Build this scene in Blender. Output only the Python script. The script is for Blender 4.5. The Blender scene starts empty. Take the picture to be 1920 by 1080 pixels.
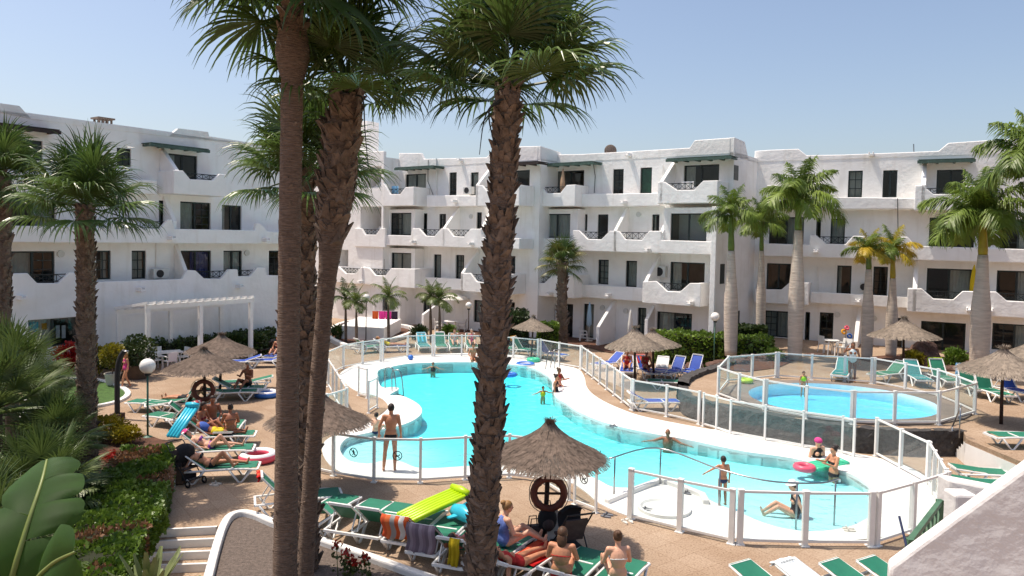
import bpy, bmesh, math, random
from mathutils import Vector, Matrix, noise
R = math.radians
rng = random.Random(7)
scene = bpy.context.scene
COL = scene.collection

# ---------------------------------------------------------------- camera
FPX, CX, CY = 1400.0, 960.0, 508.0          # focal length and principal point in photo pixels (1920 wide)
CAM_H, PITCH, ROLL = 6.3, R(2.5), 0.019
CAM = Vector((0, 0, CAM_H))
_f = Vector((0, math.cos(PITCH), -math.sin(PITCH)))
_r0 = Vector((1, 0, 0)); _u0 = Vector((0, math.sin(PITCH), math.cos(PITCH)))
_r = _r0*math.cos(ROLL)+_u0*math.sin(ROLL); _u = _u0*math.cos(ROLL)-_r0*math.sin(ROLL)
camd = bpy.data.cameras.new('camera'); cam = bpy.data.objects.new('camera', camd); COL.objects.link(cam)
camd.sensor_width = 36; camd.lens = 36*FPX/1920; camd.shift_y = -(540-CY)/1920
camd.clip_start = .05; camd.clip_end = 5000
M = Matrix.Identity(4)
for i in range(3):
    M[i][0] = _r[i]; M[i][1] = _u[i]; M[i][2] = -_f[i]; M[i][3] = CAM[i]
cam.matrix_world = M
scene.camera = cam

# ---------------------------------------------------------------- sky and sun
SUN_AZ = math.atan2(.25, -.97); SUN_EL = R(68)
w = bpy.data.worlds.new('World'); scene.world = w; w.use_nodes = True
nt = w.node_tree; bg = nt.nodes['Background']
sky = nt.nodes.new('ShaderNodeTexSky'); sky.sky_type = 'NISHITA'; sky.sun_disc = False
sky.sun_elevation = SUN_EL; sky.sun_rotation = math.pi/2-SUN_AZ
sky.altitude = 0; sky.air_density = 1.0; sky.dust_density = 2.4; sky.ozone_density = 2.4
nt.links.new(sky.outputs[0], bg.inputs[0]); bg.inputs[1].default_value = .13
sl = bpy.data.lights.new('sun', 'SUN'); sl.energy = 3.8; sl.angle = R(.55); sl.color = (1, .95, .87)
so = bpy.data.objects.new('sun', sl); COL.objects.link(so)
sdir = Vector((math.cos(SUN_AZ)*math.cos(SUN_EL), math.sin(SUN_AZ)*math.cos(SUN_EL), math.sin(SUN_EL)))
so.rotation_euler = sdir.to_track_quat('Z', 'Y').to_euler(); so.location = sdir*60
vs = scene.view_settings; vs.view_transform = 'Standard'; vs.look = 'None'; vs.exposure = 0.45; vs.gamma = 1; vs.use_curve_mapping = False
vs.use_white_balance = True; vs.white_balance_temperature = 7000; vs.white_balance_tint = 13   # the phone's warm balance
scene.render.film_transparent = False
try:
    scene.cycles.max_bounces = 12; scene.cycles.diffuse_bounces = 7; scene.cycles.transparent_max_bounces = 24; scene.cycles.use_denoising = True
    scene.cycles.caustics_reflective = False; scene.cycles.caustics_refractive = False; scene.cycles.sample_clamp_indirect = 6
except Exception: pass

# ---------------------------------------------------------------- pixels to places
def ray(x, y): return (_f + _r*((x-CX)/FPX) + _u*((CY-y)/FPX))
def G(x, y, z=0.0):                       # the point of the level z seen at photo pixel (x, y)
    d = ray(x, y); t = (z-CAM_H)/d.z
    return CAM + d*t
def AT(x, y, Y):                          # the point at forward distance Y seen at pixel (x, y)
    d = ray(x, y); return CAM + d*(Y/d.y)
def px_of(p):
    v = Vector(p)-CAM; k = FPX/v.dot(_f)
    return CX+v.dot(_r)*k, CY-v.dot(_u)*k

# ---------------------------------------------------------------- materials
def mat(name, col, rough=.7, var=0.0, vscale=4.0, bump=0.0, bscale=60.0, col2=None, spec=.4, detail=4, metal=0.0, trans=0.0, stops=None, coords='Object', sheen=0, stretch=None, bdist=.02):
    m = bpy.data.materials.new(name); m.use_nodes = True
    n = m.node_tree; P = n.nodes['Principled BSDF']; L = n.links.new
    P.inputs['Base Color'].default_value = (*col, 1); P.inputs['Roughness'].default_value = rough
    P.inputs['Specular IOR Level'].default_value = spec; P.inputs['Metallic'].default_value = metal
    if trans: P.inputs['Transmission Weight'].default_value = trans
    if sheen: P.inputs['Sheen Weight'].default_value = sheen
    tc = n.nodes.new('ShaderNodeTexCoord'); vec = tc.outputs[coords]
    if stretch:
        mp = n.nodes.new('ShaderNodeMapping'); mp.inputs['Scale'].default_value = stretch; L(vec, mp.inputs[0]); vec = mp.outputs[0]
    if var or col2:
        nz = n.nodes.new('ShaderNodeTexNoise'); nz.inputs['Scale'].default_value = vscale; nz.inputs['Detail'].default_value = detail; nz.inputs['Roughness'].default_value = .62
        L(vec, nz.inputs['Vector'])
        rp = n.nodes.new('ShaderNodeValToRGB'); L(nz.outputs[0], rp.inputs[0])
        c2 = col2 or tuple(min(1, c*(1+var)) for c in col); c1 = col if col2 else tuple(c*(1-var) for c in col)
        rp.color_ramp.elements[0].position, rp.color_ramp.elements[1].position = stops or (.3, .7)
        rp.color_ramp.elements[0].color = (*c1, 1); rp.color_ramp.elements[1].color = (*c2, 1)
        L(rp.outputs[0], P.inputs['Base Color'])
    if bump:
        bz = n.nodes.new('ShaderNodeTexNoise'); bz.inputs['Scale'].default_value = bscale; bz.inputs['Detail'].default_value = 5
        L(vec, bz.inputs['Vector']); b = n.nodes.new('ShaderNodeBump'); b.inputs['Strength'].default_value = bump; b.inputs['Distance'].default_value = bdist
        L(bz.outputs[0], b.inputs['Height']); L(b.outputs[0], P.inputs['Normal'])
    return m

def leafmat(name, c1, c2, scale=3.0, trans=.35, rough=.45):
    m = bpy.data.materials.new(name); m.use_nodes = True
    n = m.node_tree; L = n.links.new; P = n.nodes['Principled BSDF']; out = n.nodes['Material Output']
    tc = n.nodes.new('ShaderNodeTexCoord'); nz = n.nodes.new('ShaderNodeTexNoise'); nz.inputs['Scale'].default_value = scale; nz.inputs['Detail'].default_value = 3
    L(tc.outputs['Object'], nz.inputs['Vector'])
    oi = n.nodes.new('ShaderNodeObjectInfo'); ad = n.nodes.new('ShaderNodeMath'); ad.operation = 'MULTIPLY_ADD'
    L(oi.outputs['Random'], ad.inputs[0]); ad.inputs[1].default_value = .35; L(nz.outputs[0], ad.inputs[2])
    rp = n.nodes.new('ShaderNodeValToRGB'); rp.color_ramp.elements[0].position = .35; rp.color_ramp.elements[1].position = .95
    rp.color_ramp.elements[0].color = (*c1, 1); rp.color_ramp.elements[1].color = (*c2, 1)
    L(ad.outputs[0], rp.inputs[0]); L(rp.outputs[0], P.inputs['Base Color']); P.inputs['Roughness'].default_value = rough; P.inputs['Specular IOR Level'].default_value = .5
    tr = n.nodes.new('ShaderNodeBsdfTranslucent'); L(rp.outputs[0], tr.inputs[0]); mx = n.nodes.new('ShaderNodeMixShader'); mx.inputs[0].default_value = trans
    L(P.outputs[0], mx.inputs[1]); L(tr.outputs[0], mx.inputs[2]); L(mx.outputs[0], out.inputs[0])
    return m

def glassmat(name, tint, refl=.5, alpha=.5, rough=.02, bump=0, ior=1.45):
    m = bpy.data.materials.new(name); m.use_nodes = True
    n = m.node_tree; L = n.links.new; n.nodes.remove(n.nodes['Principled BSDF']); out = n.nodes['Material Output']
    t = n.nodes.new('ShaderNodeBsdfTransparent'); t.inputs[0].default_value = (*tint, 1)
    g = n.nodes.new('ShaderNodeBsdfGlossy'); g.inputs['Roughness'].default_value = rough; g.inputs[0].default_value = (1, 1, 1, 1)
    fr = n.nodes.new('ShaderNodeFresnel'); fr.inputs[0].default_value = ior
    mx = n.nodes.new('ShaderNodeMixShader'); mu = n.nodes.new('ShaderNodeMath'); mu.operation = 'MULTIPLY'; mu.inputs[1].default_value = refl
    ge = n.nodes.new('ShaderNodeNewGeometry'); bf = n.nodes.new('ShaderNodeMath'); bf.operation = 'SUBTRACT'; bf.inputs[0].default_value = 1; L(ge.outputs['Backfacing'], bf.inputs[1])
    m2 = n.nodes.new('ShaderNodeMath'); m2.operation = 'MULTIPLY'; L(fr.outputs[0], mu.inputs[0]); L(mu.outputs[0], m2.inputs[0]); L(bf.outputs[0], m2.inputs[1]); L(m2.outputs[0], mx.inputs[0]); L(t.outputs[0], mx.inputs[1]); L(g.outputs[0], mx.inputs[2]); L(mx.outputs[0], out.inputs[0])
    if bump:
        tc = n.nodes.new('ShaderNodeTexCoord'); nz = n.nodes.new('ShaderNodeTexNoise'); nz.inputs['Scale'].default_value = 2.4; nz.inputs['Detail'].default_value = 4
        L(tc.outputs['Object'], nz.inputs['Vector']); b = n.nodes.new('ShaderNodeBump'); b.inputs['Strength'].default_value = bump; b.inputs['Distance'].default_value = .14
        L(nz.outputs[0], b.inputs['Height']); L(b.outputs[0], g.inputs['Normal']); L(b.outputs[0], fr.inputs['Normal'])
    return m

def C(r, g, b):                            # sRGB 0-255 -> linear
    f = lambda c: c/12.92 if c <= .04045 else ((c+.055)/1.055)**2.4
    return tuple(f(v/255) for v in (r, g, b))

MT = {}
MT['stucco'] = mat('white_stucco', (.875, .865, .845), .9, var=.02, vscale=.8, bump=.45, bscale=4.5, spec=.15, bdist=.05)
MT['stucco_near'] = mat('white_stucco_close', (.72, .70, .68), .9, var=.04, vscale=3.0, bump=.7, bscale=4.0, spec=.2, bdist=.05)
MT['white'] = mat('white_paint', (.78, .77, .74), .45, var=.05, vscale=6)
MT['white_stone'] = mat('white_pool_coping', (.76, .75, .72), .7, var=.05, vscale=2, bump=.2, bscale=30, spec=.25)
MT['plastic'] = mat('white_plastic', (.78, .77, .74), .35, var=.04, vscale=7)
MT['frame'] = mat('dark_green_frame', (.012, .022, .022), .4, var=.3)
MT['beam'] = mat('green_painted_timber', (.055, .10, .08), .6, var=.25, vscale=5)
MT['timber'] = mat('dark_timber', (.03, .02, .017), .7, var=.3)
MT['iron'] = mat('black_iron', (.015, .02, .02), .5, var=.3)
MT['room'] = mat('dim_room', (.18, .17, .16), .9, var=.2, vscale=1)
MT['curtain'] = mat('pale_curtain', (.62, .60, .55), .9, var=.1, vscale=3)
MT['curtain_blue'] = mat('blue_curtain', (.08, .09, .28), .9, var=.2, vscale=3)
MT['pane'] = glassmat('window_glass', (.55, .6, .6), .9, rough=.015)
MT['fence_glass'] = glassmat('clear_fence_glass', (.86, .93, .93), .9, rough=.03)
def _milky(m, k):  # mixes a little pale diffuse evenly into the glass
    n = m.node_tree; L = n.links.new; out = n.nodes['Material Output']; src = out.inputs[0].links[0].from_socket; d = n.nodes.new('ShaderNodeBsdfDiffuse'); d.inputs[0].default_value = (.75,.8,.8,1); mx = n.nodes.new('ShaderNodeMixShader'); mx.inputs[0].default_value = k
    L(src, mx.inputs[1]); L(d.outputs[0], mx.inputs[2]); L(mx.outputs[0], out.inputs[0])
_milky(MT['fence_glass'], .07)
MT['green_door'] = mat('green_shutter', (.02, .12, .07), .5, var=.2)
MT['steel'] = mat('brushed_steel', (.30, .31, .32), .3, metal=1, var=.1)
MT['globe'] = mat('opal_globe', (.82, .80, .76), .25, var=.02)
MT['rubber'] = mat('dark_rubber', (.02, .02, .022), .6, var=.3)
MT['ac'] = mat('aircon_casing', (.6, .6, .57), .5, var=.08)

def _stains(m, amt=.90):                    # faint rain streaks and patches on the plaster
    n = m.node_tree; L = n.links.new; P = n.nodes['Principled BSDF']; s = P.inputs['Base Color'].links[0].from_socket; tc = n.nodes.new('ShaderNodeTexCoord')
    for sc, lo, hi, c in (((1.1,1.1,.16), .26, .46, (amt,amt*.985,amt*.96,1)), ((.35,.35,.5), .34, .6, (.93,.925,.915,1))):
        mp = n.nodes.new('ShaderNodeMapping'); mp.inputs['Scale'].default_value = sc; L(tc.outputs['Object'], mp.inputs[0]); nz = n.nodes.new('ShaderNodeTexNoise'); nz.inputs['Scale'].default_value = 2.2; nz.inputs['Detail'].default_value = 6; L(mp.outputs[0], nz.inputs['Vector'])
        rp = n.nodes.new('ShaderNodeValToRGB'); rp.color_ramp.elements[0].position = lo; rp.color_ramp.elements[1].position = hi; rp.color_ramp.elements[0].color = c; rp.color_ramp.elements[1].color = (1,1,1,1); L(nz.outputs[0], rp.inputs[0])
        mx = n.nodes.new('ShaderNodeMix'); mx.data_type = 'RGBA'; mx.blend_type = 'MULTIPLY'; mx.inputs[0].default_value = 1; L(s, mx.inputs[6]); L(rp.outputs[0], mx.inputs[7]); s = mx.outputs[2]
    L(s, P.inputs['Base Color'])
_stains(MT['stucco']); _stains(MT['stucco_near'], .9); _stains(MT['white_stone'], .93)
# ---------------------------------------------------------------- mesh collecting
ORG = {}                                    # world origin of each unrotated parent
class MB:
    def __init__(s): s.v = []; s.f = []
    def add(s, vs, fs):
        b = len(s.v); s.v += [tuple(v) for v in vs]; s.f += [tuple(i+b for i in f) for f in fs]; return s
    def box(s, c, d, rz=0.0, M=None):
        x, y, z = d[0]/2, d[1]/2, d[2]/2; cs, sn = math.cos(rz), math.sin(rz)
        vs = []
        for q in ((-x,-y,-z),(x,-y,-z),(x,y,-z),(-x,y,-z),(-x,-y,z),(x,-y,z),(x,y,z),(-x,y,z)):
            p = Vector((q[0]*cs-q[1]*sn+c[0], q[0]*sn+q[1]*cs+c[1], q[2]+c[2]))
            vs.append(M@p if M else p)
        return s.add(vs, [(0,3,2,1),(4,5,6,7),(0,1,5,4),(1,2,6,5),(2,3,7,6),(3,0,4,7)])
    def bar(s, a, b, wd, ht=None, up=Vector((0,0,1))):        # square bar between two points
        a, b = Vector(a), Vector(b); ht = ht or wd; t = (b-a).normalized()
        sd = t.cross(up)
        if sd.length < 1e-4: sd = t.cross(Vector((1,0,0)))
        sd.normalize(); u = sd.cross(t); sd = sd*wd/2; u = u*ht/2
        vs = [a-sd-u, a+sd-u, a+sd+u, a-sd+u, b-sd-u, b+sd-u, b+sd+u, b-sd+u]
        return s.add(vs, [(3,2,1,0),(4,5,6,7),(0,1,5,4),(1,2,6,5),(2,3,7,6),(3,0,4,7)])
    def tube(s, pts, rad, n=8, caps=True):
        pts = [Vector(p) for p in pts]; k = len(pts); rads = rad if isinstance(rad, (list, tuple)) else [rad]*k
        b = len(s.v); ref = None
        for i, p in enumerate(pts):
            t = (pts[min(i+1, k-1)]-pts[max(i-1, 0)]).normalized()
            if ref is None:
                ref = t.cross(Vector((0,0,1)))
                if ref.length < .05: ref = t.cross(Vector((0,1,0)))
            ref = (ref-t*ref.dot(t)).normalized(); w2 = t.cross(ref)
            for j in range(n):
                a = 2*math.pi*j/n; s.v.append(tuple(p+(ref*math.cos(a)+w2*math.sin(a))*rads[i]))
        for i in range(k-1):
            for j in range(n):
                j2 = (j+1)%n; s.f.append((b+i*n+j, b+i*n+j2, b+(i+1)*n+j2, b+(i+1)*n+j))
        if caps:
            s.f.append(tuple(b+j for j in reversed(range(n)))); s.f.append(tuple(b+(k-1)*n+j for j in range(n)))
        return s
    def lathe(s, prof, n=16, c=(0,0,0), jit=0.0):
        b = len(s.v)
        for (r, z) in prof:
            for j in range(n):
                a = 2*math.pi*j/n; rr = r*(1+(jit*(rng.random()-.5) if jit else 0))
                s.v.append((c[0]+rr*math.cos(a), c[1]+rr*math.sin(a), c[2]+z))
        for i in range(len(prof)-1):
            for j in range(n):
                j2 = (j+1)%n; s.f.append((b+i*n+j, b+i*n+j2, b+(i+1)*n+j2, b+(i+1)*n+j))
        s.f.append(tuple(b+j for j in reversed(range(n)))); s.f.append(tuple(b+(len(prof)-1)*n+j for j in range(n)))
        return s
    def ball(s, c, r, n=12, m=8, M=None):
        r = r if isinstance(r, (tuple, list)) else (r, r, r); b = len(s.v)
        for i in range(m+1):
            th = math.pi*i/m
            for j in range(n):
                a = 2*math.pi*j/n; q = Vector((r[0]*math.sin(th)*math.cos(a), r[1]*math.sin(th)*math.sin(a), r[2]*math.cos(th)))
                if M: q = M@q
                s.v.append(tuple(Vector(c)+q))
        for i in range(m):
            for j in range(n):
                j2 = (j+1)%n; s.f.append((b+i*n+j, b+(i+1)*n+j, b+(i+1)*n+j2, b+i*n+j2))
        return s
    def torus(s, c, R_, r_, n=24, m=10, M=None):
        b = len(s.v)
        for i in range(n):
            a = 2*math.pi*i/n
            for j in range(m):
                t = 2*math.pi*j/m; q = Vector(((R_+r_*math.cos(t))*math.cos(a), (R_+r_*math.cos(t))*math.sin(a), r_*math.sin(t)))
                if M: q = M@q
                s.v.append(tuple(Vector(c)+q))
        for i in range(n):
            for j in range(m):
                s.f.append((b+i*m+j, b+((i+1)%n)*m+j, b+((i+1)%n)*m+(j+1)%m, b+i*m+(j+1)%m))
        return s
    def prism(s, poly, z0, z1):                               # level outline, extruded upwards
        k = len(poly)
        vs = [(p[0], p[1], z0) for p in poly]+[(p[0], p[1], z1) for p in poly]
        ar = sum(poly[i][0]*poly[(i+1)%k][1]-poly[(i+1)%k][0]*poly[i][1] for i in range(k))
        o = list(range(k)) if ar > 0 else list(reversed(range(k)))
        fs = [tuple(reversed(o)), tuple(i+k for i in o)]
        for a in range(k):
            i, j = o[a], o[(a+1)%k]; fs.append((i, j, j+k, i+k))
        return s.add(vs, fs)
    def slab(s, pts, off):                                    # any flat outline, extruded by a vector
        k = len(pts); pts = [Vector(p) for p in pts]; off = Vector(off)
        nrm = Vector((0,0,0))
        for i in range(k): nrm += pts[i].cross(pts[(i+1)%k])
        o = list(range(k)) if nrm.dot(off) > 0 else list(reversed(range(k)))
        vs = pts+[p+off for p in pts]
        fs = [tuple(reversed(o)), tuple(i+k for i in o)]
        for a in range(k):
            i, j = o[a], o[(a+1)%k]; fs.append((i, j, j+k, i+k))
        return s.add(vs, fs)
    def mesh(s, name, m, smooth=False):
        me = bpy.data.meshes.new(name); me.from_pydata(s.v, [], s.f); me.materials.append(MT[m] if isinstance(m, str) else m)
        if smooth: me.shade_smooth()
        return me
    def build(s, name, m, parent=None, smooth=False, bevel=0.0, kind=None):
        if parent is not None and parent.name in ORG:
            o3 = ORG[parent.name]; s.v = [(v[0]-o3[0], v[1]-o3[1], v[2]-o3[2]) for v in s.v]
        ob = bpy.data.objects.new(name, s.mesh(name, m, smooth)); COL.objects.link(ob)
        if parent is not None:
            ob.parent = parent
            if parent.name in ORG: ORG[ob.name] = Vector(ORG[parent.name])   # children of a part share its thing's origin
        if bevel:
            b = ob.modifiers.new('bevel', 'BEVEL'); b.width = bevel; b.segments = 2; b.limit_method = 'ANGLE'; b.angle_limit = R(35)
        if kind: ob['kind'] = kind
        return ob
def tag(o, label, cat, group=None):
    o['label'] = label; o['category'] = cat
    if group: o['group'] = group
    return o
def thing(name, label, cat, loc=(0,0,0), rz=0.0, group=None, world=False):
    o = bpy.data.objects.new(name, None); COL.objects.link(o); o.location = loc; o.rotation_euler = (0, 0, rz); o.empty_display_size = .2
    if label: tag(o, label, cat, group)
    if world: ORG[o.name] = Vector(loc)
    return o
def struct(o): o['kind'] = 'structure'; return o
def inst(name, me, parent=None, loc=(0,0,0), rot=(0,0,0), sc=(1,1,1)):
    o = bpy.data.objects.new(name, me); COL.objects.link(o); o.parent = parent; o.location = loc; o.rotation_euler = rot; o.scale = sc; return o
def kids(o): return [c for c in COL.objects if c.parent == o]
KIDS = {}
def copy_tree(src, parent=None, loc=None, rz=None, sc=None, label=None, cat=None, group=None, swap=None):
    def rec(o, par):
        c = o.copy(); COL.objects.link(c); c.parent = par
        if swap and o.type == 'MESH' and o.name.split('.')[0] in swap:
            c.data = o.data.copy(); c.data.materials[0] = MT[swap[o.name.split('.')[0]]]
        for ch in list(o.children): rec(ch, c)
        return c
    c = rec(src, parent)
    if loc is not None: c.location = loc
    if rz is not None: c.rotation_euler = (0, 0, rz)
    if sc is not None: c.scale = (sc, sc, sc)
    if label: c['label'] = label
    if cat: c['category'] = cat
    if group: c['group'] = group
    return c
def smooth_closed(pts, n=4):                # Catmull-Rom through a closed outline
    out = []; k = len(pts); pts = [Vector((p[0], p[1], 0)) for p in pts]
    for i in range(k):
        a, b, c, d = pts[i-1], pts[i], pts[(i+1)%k], pts[(i+2)%k]
        for j in range(n):
            t = j/n; out.append(.5*((2*b)+(c-a)*t+(2*a-5*b+4*c-d)*t*t+(3*b-a-3*c+d)*t**3))
    return out
def smooth_open(pts, n=6):
    out = []; k = len(pts); pts = [Vector(p) for p in pts]
    for i in range(k-1):
        a, b, c, d = pts[max(i-1,0)], pts[i], pts[i+1], pts[min(i+2,k-1)]
        for j in range(n):
            t = j/n; out.append(.5*((2*b)+(c-a)*t+(2*a-5*b+4*c-d)*t*t+(3*b-a-3*c+d)*t**3))
    return out+[pts[-1]]
# ================================================================ ground, pools, terraces
from mathutils.geometry import delaunay_2d_cdt, tessellate_polygon
def inside(p, poly):
    x, y = p[0], p[1]; c = False; j = len(poly)-1
    for i in range(len(poly)):
        a, b = poly[i], poly[j]
        if (a[1] > y) != (b[1] > y) and x < (b[0]-a[0])*(y-a[1])/(b[1]-a[1])+a[0]: c = not c
        j = i
    return c
def sheet(outer, holes, zf):                # level or sloping sheet with holes
    loops = [[Vector((p[0], p[1], 0)) for p in outer]]+[[Vector((p[0], p[1], 0)) for p in h] for h in holes]
    tr = tessellate_polygon(loops); vs = [p for l in loops for p in l]
    z = zf if callable(zf) else (lambda p: zf)
    mb = MB(); vv = [(p.x, p.y, z(p)) for p in vs]; fs = []
    for t in tr:
        a, b, c = (vs[i] for i in t); cr = (b-a).cross(c-a).z
        if abs(cr) > 1e-9: fs.append(tuple(t) if cr > 0 else tuple(reversed(t)))
    return mb.add(vv, fs)
def skirt(mb, loop, z0, z1, inward=False):
    k = len(loop)
    for i in range(k):
        a, b = loop[i], loop[(i+1)%k]
        f = [(a[0],a[1],z0),(b[0],b[1],z0),(b[0],b[1],z1),(a[0],a[1],z1)]
        mb.add(f, [(0,1,2,3)] if not inward else [(3,2,1,0)])
    return mb
def ccw(l):
    ar = sum(l[i][0]*l[(i+1)%len(l)][1]-l[(i+1)%len(l)][0]*l[i][1] for i in range(len(l)))
    return l if ar > 0 else list(reversed(l))
def pxs(l, z=0.0): return [G(x, y, z) for x, y in l]
def kerb(pts, wd, z0, z1, closed=False):    # low wall along a line
    k = len(pts); mb = MB(); pts = [Vector((p[0], p[1], 0)) for p in pts]; L_ = []; R_ = []
    for i in range(k):
        a = pts[(i-1)%k] if closed or i else pts[i]; b = pts[(i+1)%k] if closed or i < k-1 else pts[i]
        t = (b-a).normalized(); nn = Vector((-t.y, t.x, 0))*wd/2; L_.append(pts[i]+nn); R_.append(pts[i]-nn)
    vs = []
    for i in range(k): vs += [(R_[i].x,R_[i].y,z0),(R_[i].x,R_[i].y,z1),(L_[i].x,L_[i].y,z1),(L_[i].x,L_[i].y,z0)]
    fs = []
    for i in range(k if closed else k-1):
        a, b = i*4, ((i+1)%k)*4
        for q in range(4): fs.append((a+q, b+q, b+(q+1)%4, a+(q+1)%4))
    if not closed: fs += [(0,1,2,3), ((k-1)*4+3,(k-1)*4+2,(k-1)*4+1,(k-1)*4)]
    return mb.add(vs, fs)

MT['deck'] = mat('tan_aggregate_deck', C(168,145,123), .85, var=0, vscale=1.1, bump=.25, bscale=70, col2=C(180,159,138), detail=12, spec=.2)
def _deckjoints(m):
    n = m.node_tree; L = n.links.new; P = n.nodes['Principled BSDF']; src = P.inputs['Base Color'].links[0].from_socket
    tc = n.nodes.new('ShaderNodeTexCoord'); mp = n.nodes.new('ShaderNodeMapping'); mp.inputs['Rotation'].default_value = (0,0,R(53)); L(tc.outputs['Object'], mp.inputs[0])
    sp = n.nodes.new('ShaderNodeTexNoise'); sp.inputs['Scale'].default_value = 26; sp.inputs['Detail'].default_value = 3; L(tc.outputs['Object'], sp.inputs['Vector'])
    rp = n.nodes.new('ShaderNodeValToRGB'); rp.color_ramp.elements[0].position = .36; rp.color_ramp.elements[1].position = .55; rp.color_ramp.elements[0].color = (.68,.64,.6,1); rp.color_ramp.elements[1].color = (1,1,1,1); L(sp.outputs[0], rp.inputs[0])
    st = n.nodes.new('ShaderNodeTexNoise'); st.inputs['Scale'].default_value = .35; st.inputs['Detail'].default_value = 7; L(tc.outputs['Object'], st.inputs['Vector'])
    rq = n.nodes.new('ShaderNodeValToRGB'); rq.color_ramp.elements[0].position = .35; rq.color_ramp.elements[1].position = .6; rq.color_ramp.elements[0].color = (.84,.8,.76,1); rq.color_ramp.elements[1].color = (1,1,1,1); L(st.outputs[0], rq.inputs[0])
    br = n.nodes.new('ShaderNodeTexBrick'); br.inputs['Scale'].default_value = 1; br.inputs['Color1'].default_value = (1,1,1,1); br.inputs['Color2'].default_value = (.9,.88,.86,1); br.inputs['Mortar'].default_value = (.8,.76,.72,1); br.inputs['Mortar Size'].default_value = .012; br.inputs['Brick Width'].default_value = .6; br.inputs['Row Height'].default_value = .6; br.offset = 0
    L(mp.outputs[0], br.inputs['Vector'])
    s = src
    for x in (rp, rq, br):
        mx = n.nodes.new('ShaderNodeMix'); mx.data_type = 'RGBA'; mx.blend_type = 'MULTIPLY'; mx.inputs[0].default_value = 1; L(s, mx.inputs[6]); L(x.outputs[0], mx.inputs[7]); s = mx.outputs[2]
    L(s, P.inputs['Base Color'])
_deckjoints(MT['deck'])
MT['earth'] = mat('dry_earth', C(150,118,92), .95, var=.2, vscale=.5, bump=.3, bscale=8)
MT['soil'] = mat('brown_soil', C(92,62,48), .95, var=.35, vscale=4, bump=.8, bscale=22, bdist=.05)
MT['lavagravel'] = mat('dark_lava_gravel', C(104,92,84), .95, var=.35, vscale=14, bump=.9, bscale=60, bdist=.03)
MT['basin'] = mat('pool_floor_tiles', (.80,.86,.88), .5, var=.04, vscale=3)
MT['grass'] = mat('lawn_green', (.05,.11,.022), .9, var=.35, vscale=5, bump=.6, bscale=120)
MT['lava'] = mat('black_lava_stone', (.060,.055,.052), .9, var=.5, vscale=7, bump=.9, bscale=16, bdist=.05)
MT['lava_brown'] = mat('brown_lava_rock', C(96,72,62), .95, var=.4, vscale=5, bump=.9, bscale=9, bdist=.08)
MT['greystone'] = mat('grey_stone_rim', C(122,112,104), .85, var=.15, vscale=3, bump=.3, bscale=25)

WATER = [(709,696),(728,690),(765,683),(808,681),(873,680),(942,683),(976,687),(1004,693),(1020,702),(1034,712),(1036,730),(1044,747),(1062,758),(1080,771),(1120,789),(1164,802),(1221,814),(1289,826),(1345,838),(1401,849),(1486,861),(1570,882),(1612,899),(1636,920),(1646,942),(1636,966),(1598,988),(1542,998),(1485,996),(1430,982),(1384,962),(1350,949),(1317,933),(1280,917),(1241,904),(1212,910),(1187,916),(1148,915),(1120,901),(1070,880),(985,869),(951,871),(872,876),(810,880),(779,878),(754,868),(728,864),(691,871),(654,865),(638,847),(641,832),(656,821),(695,812),(714,807),(748,800),(774,790),(789,778),(790,766),(777,754),(752,743),(730,742),(748,731),(740,727),(716,727),(709,712)]
COPE = [(636,704),(656,689),(680,682),(714,675),(765,668),(813,665),(873,663),(944,663),(1004,671),(1049,684),(1084,693),(1096,709),(1099,724),(1109,738),(1131,753),(1164,768),(1198,780),(1253,792),(1330,806),(1367,810),(1505,834),(1598,851),(1650,861),(1695,874),(1735,895),(1757,925),(1755,955),(1725,985),(1680,1004),(1600,1015),(1500,1018),(1400,1014),(1340,1004),(1250,985),(1180,970),(1125,946),(1095,922),(1060,903),(985,891),(873,893),(790,899),(702,898),(650,891),(618,873),(604,848),(610,828),(640,812),(690,795),(716,778),(728,764),(718,750),(700,742),(672,736),(650,722)]
pool_in = ccw(smooth_closed(pxs(WATER), 3)); pool_out = ccw(smooth_closed(pxs(COPE), 3))
DX0, DX1, DY0, DY1 = -46, 46, -6, 78
step_hole = ccw([G(270,993), G(409,986), G(377,1120), G(200,1120)])
rect = [Vector((DX0,DY0,0)), Vector((DX1,DY0,0)), Vector((DX1,DY1,0)), Vector((DX0,DY1,0))]
mb = sheet([(-3000,-3000),(3000,-3000),(3000,3000),(-3000,3000)], [rect], -.004)
struct(mb.build('ground', 'earth'))
mb = sheet(rect, [pool_out, step_hole], 0.0)
struct(mb.build('pool_deck', 'deck'))
# coping: an outer level and a slightly lower inner one
def shrink(loop, other, t):
    out = []
    for p in loop:
        q = min(other, key=lambda o: (o-p).length_squared); out.append(p.lerp(q, t))
    return out
mid = [p for p in shrink(pool_in, pool_out, .42)]
cp = sheet(pool_out, [pool_in], .03); skirt(cp, pool_out, -.1, .03); skirt(cp, pool_in, -1.6, .03, True)
struct(cp.build('pool_coping', 'white_stone'))
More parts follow.
